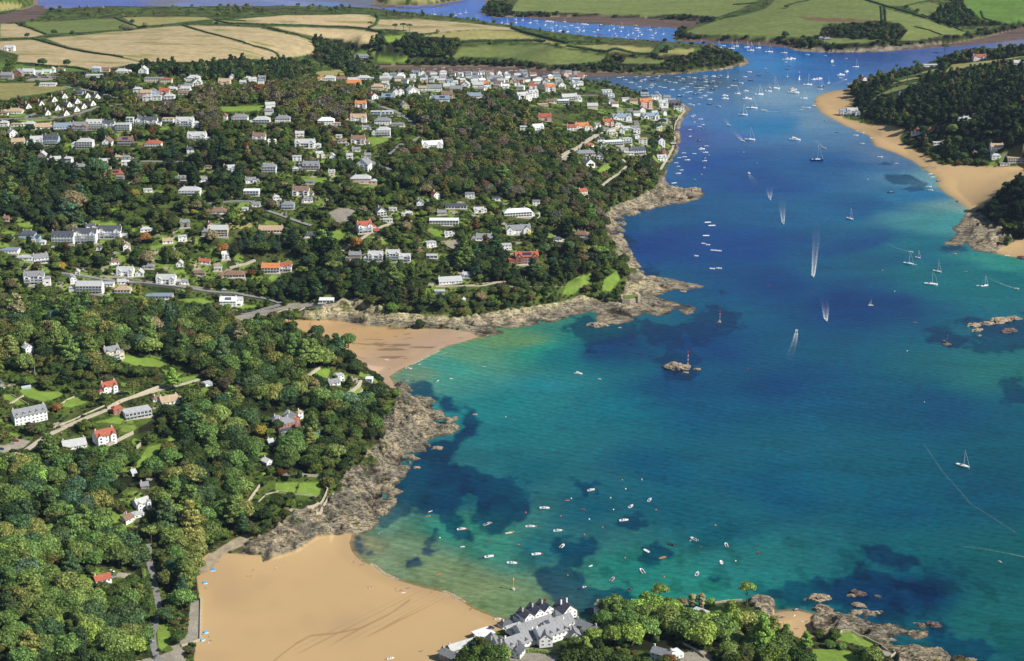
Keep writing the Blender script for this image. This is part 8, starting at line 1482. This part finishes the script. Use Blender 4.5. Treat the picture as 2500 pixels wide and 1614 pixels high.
SKIN = plain('skin', (.5, .28, .19), .6, .3); CL = {'dark': BP['dark'], 'red': BP['red'], 'blue': BP['blue'], 'white': BP['white'], 'skin': SKIN, 'orange': BP['orange']}
_pm = {}
def person(x, y, pose, c, hd, label=None, loc=None):
    k = (pose, c)
    if k not in _pm:
        me = skin_person(pose); me.materials.clear(); me.materials.append(SKIN); me.materials.append(CL[c]); zt = 1.44 if pose != 'sit' else .62; zb = .55 if pose != 'sit' else .0
        me.polygons.foreach_set('material_index', [1 if zb < p.center.z < zt and abs(p.center.x) < .24 else 0 for p in me.polygons]); me.polygons.foreach_set('use_smooth', [True] * len(me.polygons))
        hm = MB(); z0 = 1.74 if pose != 'sit' else .92; hm.loft([[(math.cos(q * math.tau / 8) * r0, math.sin(q * math.tau / 8) * r0 + .02, z0 + dz) for q in range(8)] for r0, dz in ((.11, -.06), (.12, .02), (.08, .09), (.01, .12))]); _pm[k] = (me, hm.mesh('hair', BP['dark'] if hash(c) % 2 else BP['wood'], True))
    p = loc or on_ground(x, y); root = thing('person', p, R(hd), label, 'person', 'people on the beaches'); put('body', _pm[k][0], root); put('hair', _pm[k][1], root)
    if not label: PENDING.append([root, x, y, 'person', {'dark': 'dark-clothed', 'red': 'red-clothed', 'blue': 'blue-clothed', 'white': 'pale-clothed', 'skin': 'bare-skinned', 'orange': 'orange-vested'}[c], {'stand': 'person standing', 'walk': 'person walking', 'sit': 'person sitting'}[pose], ''])
    return root
PS = {1: (600, 1250, 3.977, [(75,570,'w'),(22,627,'s'),(52,632,'s'),(393,488,'w'),(297,553,'w'),(1025,480,'t'),(1050,495,'s'),(1080,450,'s'),(1102,466,'s'),(1120,520,'w'),(1142,517,'s'),(1190,735,'t'),(1200,740,'t'),(1215,730,'t'),(1458,755,'s'),(1475,772,'s'),(1500,770,'t'),(1512,760,'t'),(1530,768,'t'),(1807,782,'s'),(1845,762,'s'),(1855,728,'w'),(1930,752,'t'),(2006,830,'s'),(2028,845,'s'),(2180,955,'s'),(2190,948,'s'),(1290,215,'t')]),
      2: (0, 1250, 3.977, [(1985,690,'t'),(1992,740,'t'),(2010,580,'t'),(1960,590,'t'),(1965,1190,'t'),(1990,1165,'t'),(2030,1215,'t'),(2045,1250,'t'),(1960,1260,'s'),(2035,1270,'s'),(1560,1135,'t'),(1555,1240,'t'),(2120,485,'t'),(1720,1270,'s')]), 3: (1450, 1350, 4.772, [(2210,830,'s'),(2130,860,'t'),(2145,850,'t'),(1145,1200,'t')]), 4: (900, 700, 3.43, [(240,705,'s'),(195,765,'s'),(447,650,'s'),(588,600,'s'),(218,350,'s'),(255,352,'s'),(525,360,'s'),(515,390,'s'),(297,745,'t'),(242,780,'t')]),
      5: (2200, 400, 3.407, [(500,100,'s'),(490,132,'s'),(505,155,'s'),(580,115,'s'),(715,70,'s'),(730,70,'s'),(820,108,'s'),(828,115,'s'),(362,268,'s'),(548,315,'s'),(598,345,'s'),(590,345,'s'),(450,212,'s'),(517,216,'s'),(745,185,'s'),(610,72,'s'),(885,60,'s'),(950,55,'s'),(300,232,'s'),(820,735,'t'),(875,738,'t')]), 6: (500, 700, 4.772, [(1722,500,'s'),(1756,498,'s'),(1740,375,'s'),(2150,972,'s'),(820,385,'t'),(880,375,'t'),(1000,370,'t'),(1060,372,'t'),(1190,225,'s'),(2460,..., 's')] if 0 else [(1722,500,'s'),(1756,498,'s'),(1740,375,'s'),(2150,972,'s'),(830,385,'t'),(890,375,'t'),(1000,370,'t'),(1060,372,'t'),(1190,225,'s')]),
      7: (1000, 1400, 4.772, [(1047,622,'s'),(1040,1000,'s') if 0 else (1045,612,'s')])}
r_ = random.Random(9)
for k, (ox, oy, s, L_) in PS.items():
    for x, y, q in L_: person(ox + x / s, oy + y / s, {'s': 'stand', 'w': 'walk', 't': 'sit'}[q], r_.choice(['dark', 'dark', 'skin', 'blue', 'white', 'red']), r_.uniform(0, 360))
for x, y, c, hd, pc, lb in ((1000+135/2.953,1150+325/2.953,'yellow',10,'dark','yellow kayak with a paddler off the headland rocks'),(1000+150/2.953,1150+292/2.953,'white',40,'dark','white kayak with a paddler beside the yellow kayak'),(1000+1138/2.953,1150+213/2.953,'orange',20,'red','orange kayak with a paddler among the moored boats'),(1400+65/2.744,1150+258/2.744,'red',8,'red','red kayak in front of the upper moored boats'),(1400+459/2.744,1150+57/2.744,'white',95,'white','white kayak at the outer edge of the moorings'),(1900+2155/3.977,1350+85/3.977,'white',120,'red','white paddleboard with a red-vested paddler near the foam line'),(900+965/3.43,700+668/3.43,'white',-8,'dark','white paddleboard off the middle beach'),(1900+765/2.287,550+543/2.287,'orange',-10,'red','orange kayak crossing in mid-channel'),(1000+205/2.953,1150+748/2.953,'orange',25,'orange','orange inflatable kayak with two people in the shallows')):
    o = boat('k' if 'kayak' in lb else 'p', x, y, 4.0, hd, c, lb, person=True); w = at_z(x, y); person(x, y, 'sit', pc, hd + 90, lb.split(' with')[0].split(' in front')[0].split(' at')[0].split(' crossing')[0].split(' off')[0] and 'person paddling the ' + lb.split(' with')[0].split(' in ')[0].split(' at ')[0].split(' crossing')[0].split(' off')[0] + ' ' + {'yellow': 'by the headland', 'red': 'at the moorings', 'orange': 'past the boats' if y < 1300 else 'in the shallows', 'white': 'out on the bay'}[c] + (' near the foam' if x > 2300 else ' by the middle beach' if y < 950 else ' far from shore' if y < 900 else ' over deep water' if x > 1500 else ''), loc=Vector((float(w[0]), float(w[1]), .2)))
for i, (x, y, c, hd) in enumerate([(600+1570/3.977,1250+742/3.977,'blue',25),(600+1530/3.977,1250+785/3.977,'white',20),(600+1700/3.977,1250+1352/3.977,'blue',15),(1900+158/3.977,1350+610/3.977,'white',60),(1900+232/3.977,1350+668/3.977,'white',-60),(1900+275/3.977,1350+665/3.977,'blue',40),(1900+172/3.977,1350+738/3.977,'blue',0),(2030/3.977,1250+1265/3.977,'white',80),(900+425/3.43,700+650/3.43,'white',5)]):
    boat('p', x, y, 3.4, hd, c, ['blue paddleboard lying by the group on the near beach','white paddleboard beside the blue one on the near beach','blue and white board on the sand near the hotel','white board upright on the small cove sand','white board lying slantwise in the small cove','blue board beside the slanting white one in the cove','blue windbreak board at the top of the small cove','white board lying below the promenade','white board carried on the middle beach'][i], land=True)
boat('m', 600+1405/3.977, 1250+1425/3.977, 5.2, 25, 'white', 'white motorboat lying on the near beach sand', land=True); boat('d', 900+150/3.43, 700+615/3.43, 4, 0, 'white', 'white dinghy lying on the wet sand of the middle beach', land=True); boat('m', 1000+1030/4.772, 1400+535/4.772, 5, 10, 'white', 'white boat beached beside the hotel', land=True); boat('d', 2200+885/3.407, 400+765/3.407, 6, -5, 'white', 'white dinghy beached on the lower east sand', land=True); boat('r', 1000+1583/4.772, 1400+310/4.772, 4, 95, 'red', 'red inflatable moored close behind the hotel roofs'); boat('m', 1900+175/3.977, 1350+555/3.977, 4.5, 20, 'navy', 'dark open boat at the waterline of the small cove')
# sunshades and windbreaks on the sand
for i, (x, y, c) in enumerate([(2070/3.977,1250+565/3.977,'blue'),(1990/3.977,1250+690/3.977,'blue'),(1995/3.977,1250+1170/3.977,'blue'),(1960/3.977,1250+1245/3.977,'blue'),(500+935/4.772,700+380/4.772,'blue'),(500+1010/4.772,700+355/4.772,'red'),(500+860/4.772,700+350/4.772,'white')]):
    p = on_ground(x, y); root = thing('beach_shelter', p, R(20 * i), ['bright blue beach tent at the foot of the revetment','pale blue shade by the promenade steps','row of blue windbreaks below the promenade','blue beach tent at the end of the promenade','blue tent at the back of the middle beach','red tent among the people on the middle beach','white tent nearest the sea wall steps'][i], 'beach tent')
    b = MB(); b.loft([[(-1.6, -1, 0), (1.6, -1, 0), (1.6, 1, 0), (-1.6, 1, 0)], [(-1.2, -.2, 1.1), (1.2, -.2, 1.1), (1.2, .6, 1.1), (-1.2, .6, 1.1)], [(-.4, 0, 1.4), (.4, 0, 1.4), (.4, .4, 1.4), (-.4, .4, 1.4)]]); put('canopy', b.mesh('canopy', BP[c] if c != 'blue' else plain('bright_blue_cloth', (.05, .3, .6), .8, .2)), root)
    b = MB(); b.box(-1.7, 1.7, -1.8, -.4, -.03, .03); put('groundsheet', b.mesh('groundsheet', BP['sail']), root)

# ------------------------------------------------------------------ cars
CARP = {c: plain('car_paint_' + c, v, .3, .5) for c, v in {'silver': (.35, .36, .38), 'white': (.7, .7, .7), 'black': (.02, .02, .022), 'red': (.35, .02, .02), 'blue': (.03, .06, .16), 'grey': (.12, .12, .13)}.items()}
M_TYRE = plain('tyre', (.02, .02, .02), .9, .1); M_LAMP = plain('lamp_lens', (.75, .75, .7), .2, .6); _cm = {}
def car(x, y, hd, c, label, van=False, z=None):
    p = on_ground(x, y)
    if z is not None: p.z = z
    root = thing('parked_van' if van else 'parked_car', p + Vector((0, 0, .28)), R(hd), label, 'van' if van else 'car'); k = (c, van)
    if k not in _cm:
        b = MB(); H2 = 1.0 if not van else 1.25
        prof = [(-2.15, .35), (-2.15, .85), (-1.9, .98), (1.0, .95), (2.0, .78), (2.15, .6), (2.15, .32)] if not van else [(-2.5, .35), (-2.5, 1.3), (1.3, 1.3), (2.2, .95), (2.4, .6), (2.4, .35)]
        b.loft([[(x_, y_, z_) for x_, z_ in prof] for y_ in (-.88, -.8, .8, .88)][0:4]); body = b.mesh('body', CARP[c])
        b = MB(); t = 1.45 if not van else 2.05; cab = [(-1.85, .95), (-1.45, t), (.35, t), (1.15, .93)] if not van else [(-2.5, 1.28), (-2.45, t), (1.0, t), (1.6, 1.25)]
        b.loft([[(x_, -.78, z_) if z_ < 1.3 else (x_, -.62, z_) for x_, z_ in cab], [(x_, .78, z_) if z_ < 1.3 else (x_, .62, z_) for x_, z_ in cab]]); glass = b.mesh('window', M_GLASS)
        b = MB(); b.box(cab[1][0] + .03, cab[2][0] - .02, -.61, .61, t - .01, t + .05); roof = b.mesh('roof', CARP[c]); b = MB(); b.tube([(0, -.1, 0), (0, .1, 0)], .33, 12); wh = b.mesh('wheel', M_TYRE); b = MB(); b.box(-.04, .04, -.16, .16, -.08, .08); _cm[k] = (body, glass, roof, wh, b.mesh('headlight', M_LAMP))
    bo, gl, ro_, wh, hl = _cm[k]; put('body', bo, root); put('window', gl, root); put('roof', ro_, root)
    for sx in (-1.35, 1.35):
        for sy in (-.84, .84): put('wheel', wh, root, (sx, sy, .3))
    for sy in (-.6, .6): put('headlight', hl, root, (2.16 if not van else 2.41, sy, .62))
CARS = [(374,1570,95,'silver','silver car on the lane beside the small green'),(379,1605,80,'grey','dark grey car at the bottom of the lane'),(103,1060,25,'red','red car outside the slate-roofed mansion'),(30,1084,20,'silver','silver car in front of the orange garage doors'),(40,1078,20,'red','dark red car behind the silver one by the garages'),(4,1098,10,'blue','dark blue car at the west end of the garage yard'),(62,928,-20,'white','white car by the track junction in the trees'),(273,1397,-20,'white','white car beside the red-roofed beach house'),(276,1412,40,'silver','silver car parked against the red-roofed beach house'),(322,1271,-15,'white','white car beside the woodland cottage'),
 (670,484,-30,'silver','silver car by the hedge at the road junction'),(680,480,60,'blue','blue car parked at the road junction'),(694,527,-20,'grey','grey car under the trees on the sloping road'),(775,746,0,'black','black car on the sea road above the middle beach'),(789,745,0,'silver','silver car on the sea road above the middle beach'),(962,538,0,'silver','silver car on the drive of the slate-roofed modern house'),(1454,590,-20,'silver','silver car in the yard of the headland house'),(918,437,15,'white','white car beside the pink house'),(74,286,-20,'blue','blue car on the upper estate road'),(122,290,0,'grey','grey car parked on the upper estate street'),(117,704,0,'red','red car at the garage of the tall modern house'),(985,283,-35,'white','white car on the upper town road'),(722,390,-10,'red','red car behind the long slate house'),
 (1240,1538+12,25,'white','white car on the hotel car deck'),(1200,1548,-20,'blue','blue car on the flat-roofed car deck')]
for x, y, hd, c, lb in CARS: car(x, y, hd, c, lb, z={1240: 7.0, 1200: 6.9}.get(x))
car(547, 709, 8, 'white', 'white van by the hedge above the valley road', True); car(582, 648, 10, 'white', 'white van on the drive of the orange-roofed villa', True)
cc = 0
for i in range(34):   # the hillside car park
    x, y = 66 + (i % 17) * 4.6, 186 + (i // 17) * 4.2; car(x, y, 80, ['silver', 'white', 'black', 'blue', 'grey', 'red'][(i * 5) % 6], None)
    o = [q for q in bpy.data.objects if q.name.startswith('parked_car') and 'label' not in q][-1]; o['group'] = 'cars in the hillside car park'; o['label'] = ['silver', 'white', 'black', 'dark blue', 'grey', 'red'][(i * 5) % 6] + ' car in the ' + ['back', 'front'][i // 17] + ' row of the hillside car park'
# flagpole and telegraph poles
for x, y, h, lb in ((1716, 1495, 9, 'thin white flagpole on the round stone terrace'), (86, 918, 9, 'wooden telegraph pole by the track junction'), (699, 895, 14, 'bare white dead trunk standing in the headland wood'), (1247, 690, 9, 'pale post among the cliff-top pines'), (1283, 692, 8, 'second pale post by the cliff path')):
    p = on_ground(x, y); b = MB(); b.tube([(0, 0, -.5), (0, 0, h)], [.16, .1], 8); b.tube([(-.5, 0, h * .93), (.5, 0, h * .93)], .06, 5); o = link('pole', b.mesh('pole', BP['sail'])); o.location = p; tag(o, lb, 'pole')
# ------------------------------------------------------------------ a label of its own for every repeated thing: look, then where it stands
MARKS = [(700,1480,'the near beach'),(1310,1550,'the hotel'),(250,1410,'the red-roofed beach house'),(340,1250,'the woodland cottage'),(740,1200,'the walled garden'),(250,1070,'the tall red-roofed villa'),(350,1000,'the long lane villa'),(80,1010,'the slate-roofed mansion'),(340,885,'the curved lawn'),(700,1040,'the red-walled mansion'),(860,950,'the headland cottage'),(365,1110,'the orchard lawn'),(900,830,'the middle beach'),(120,850,'the hidden white house'),
 (655,655,'the orange-roofed villa'),(220,700,'the big white modern house'),(80,680,'the tall modern house'),(210,575,'the slate apartment terrace'),(410,680,'the twin-gabled valley house'),(540,735,'the solar-panelled beach house'),(800,735,'the white flat house on the sea road'),(950,620,'the white gabled terrace'),(1285,630,'the red-gabled villa'),(1085,545,'the long white modern house'),(1260,520,'the curved white house'),(1100,680,'the long white cottage'),(1430,560,'the headland house'),(530,570,'the sandstone house'),(890,560,'the tall red and white house'),(660,560,'the long tan-roofed house'),
 (280,430,'the solar-panelled house'),(460,470,'the white hip-roofed house'),(620,470,'the white flat modern house'),(880,440,'the pink house'),(740,355,'the big twin-gabled white house'),(650,415,'the glass-fronted house'),(760,415,'the long slate house'),(880,415,'the blue-white modern house'),(590,265,'the playing field'),(450,300,'the tall glass-gabled house'),(300,315,'the balconied houses'),(200,360,'the large white hip house'),(170,260,'the A-frame estate'),(30,225,'the sloping green field'),(935,335,'the tall white hillside house'),(875,295,'the arched white house'),(1060,360,'the white gabled cottage'),(1400,310,'the orange-roofed twin house'),
 (1500,350,'the white glass box house'),(1580,260,'the orange-roofed tower house'),(1620,350,'the waterfront pines'),(1640,480,'the rocky spit'),(1190,195,'the church tower'),(1010,215,'the large white gable'),(1280,230,'the white apartments'),(640,190,'the orange-roofed town bungalow'),(390,195,'the flat school buildings'),(110,190,'the hillside car park'),(800,120,'the manor wood'),(885,140,'the manor house'),(1550,150,'the headland meadow'),(1810,150,'the headland tip'),(1540,740,'the ruined fort'),(1679,893,'the striped beacon'),(1757,787,'the distant beacon'),(2430,790,'the east reef'),
 (2040,240,'the sandy point'),(2080,300,'the white boathouses'),(2250,330,'the beach cottages'),(2440,385,'the east beach villas'),(2350,450,'the wide east beach'),(2450,560,'the east headland'),(2380,150,'the pink farmhouse'),(2200,200,'the east meadow'),(2360,290,'the house in the dark wood'),(1400,90,'the mid-river pontoon'),(1250,60,'the upper creek'),(2010,92,'the round-roofed house'),(2155,35,'the farm track'),(1700,75,'the far mud bank'),(1944,340,'the large white cruiser'),(2350,1137,'the lone white yacht'),(1253,1430,'the yellow pole'),(2100,1480,'the cove rocks'),(1820,1450,'the lone pine'),(1720,1440,'the tip of the bottom wood'),(1200,820,'the middle beach ledges'),(1600,570,'the rocky bay'),(1800,250,'the anchored ketch'),(1900,200,'the outer anchorage'),(1650,210,'the small-boat moorings'),(1500,190,'the creek mouth'),(1900,1500,'the small cove')]
MK = np.array([(a, b) for a, b, _ in MARKS], float)
ORD = ['', 'second', 'third', 'fourth', 'fifth', 'sixth', 'seventh', 'eighth', 'ninth', 'tenth', 'eleventh', 'twelfth', 'thirteenth', 'fourteenth', 'fifteenth', 'sixteenth', 'seventeenth', 'eighteenth', 'nineteenth', 'twentieth'] + ['%d-th' % i for i in range(21, 60)]
LANDDIR = ['on the seaward side of', 'behind, seaward of', 'behind', 'behind, inland of', 'on the inland side of', 'in front, inland of', 'in front of', 'in front, seaward of']
SEADIR = ['east of', 'northeast of', 'north of', 'northwest of', 'west of', 'southwest of', 'south of', 'southeast of']
SEAKIND = {'yacht', 'motorboat', 'inflatable_boat', 'cabin_cruiser', 'rowing_dinghy', 'kayak', 'sailing_dinghy', 'paddleboard', 'buoy', 'person'}
groups = {}
for o, x, y, nm, a, kd, tail in PENDING:
    d = np.hypot(MK[:, 0] - x, (MK[:, 1] - y) * 2.2); j = int(np.argmin(d)); dx, dy = x - MK[j, 0], -(y - MK[j, 1]) * 2.2
    s = int(round(math.degrees(math.atan2(dy, dx)) / 45)) % 8
    if d[j] < 9: where = 'right by'
    else: where = (SEADIR if nm in SEAKIND else LANDDIR)[s]
    if where == 'right by': where = 'close beside'
    key = (' '.join((a.strip(), kd, tail)).strip(), where, MARKS[j][2]); groups.setdefault(key, []).append((d[j], id(o), o))
for (desc, where, mk), L_ in groups.items():
    L_.sort(key=lambda t: t[:2])
    for i, (_, _, o) in enumerate(L_):
        lb = (ORD[i] + ' ' if i else '') + desc + ' ' + where + ' ' + mk
        if len(lb.split()) > 16: lb = lb.replace('low ', '')
        if len(lb.split()) > 16: lb = lb.replace(' with ', ', ', 1).replace(' roof ', '-roofed ')
        if len(lb.split()) > 16: lb = lb.replace(' roof ', ' ').replace('twin-gabled ', '').replace('in front, ', 'just ').replace('with white roof', '').replace(', white-roofed', '').replace('  ', ' ')
        o['label'] = lb
n_b = 0
for o in list(SC.objects):
    if o.parent is None and o.name.startswith('house'):
        if o.get('storeys') == 1: o.name = 'bungalow'; o['category'] = 'bungalow'; o['label'] = o['label'].replace(' house ', ' bungalow ')
bpy.context.view_layer.update()
print('objects', len(SC.objects))
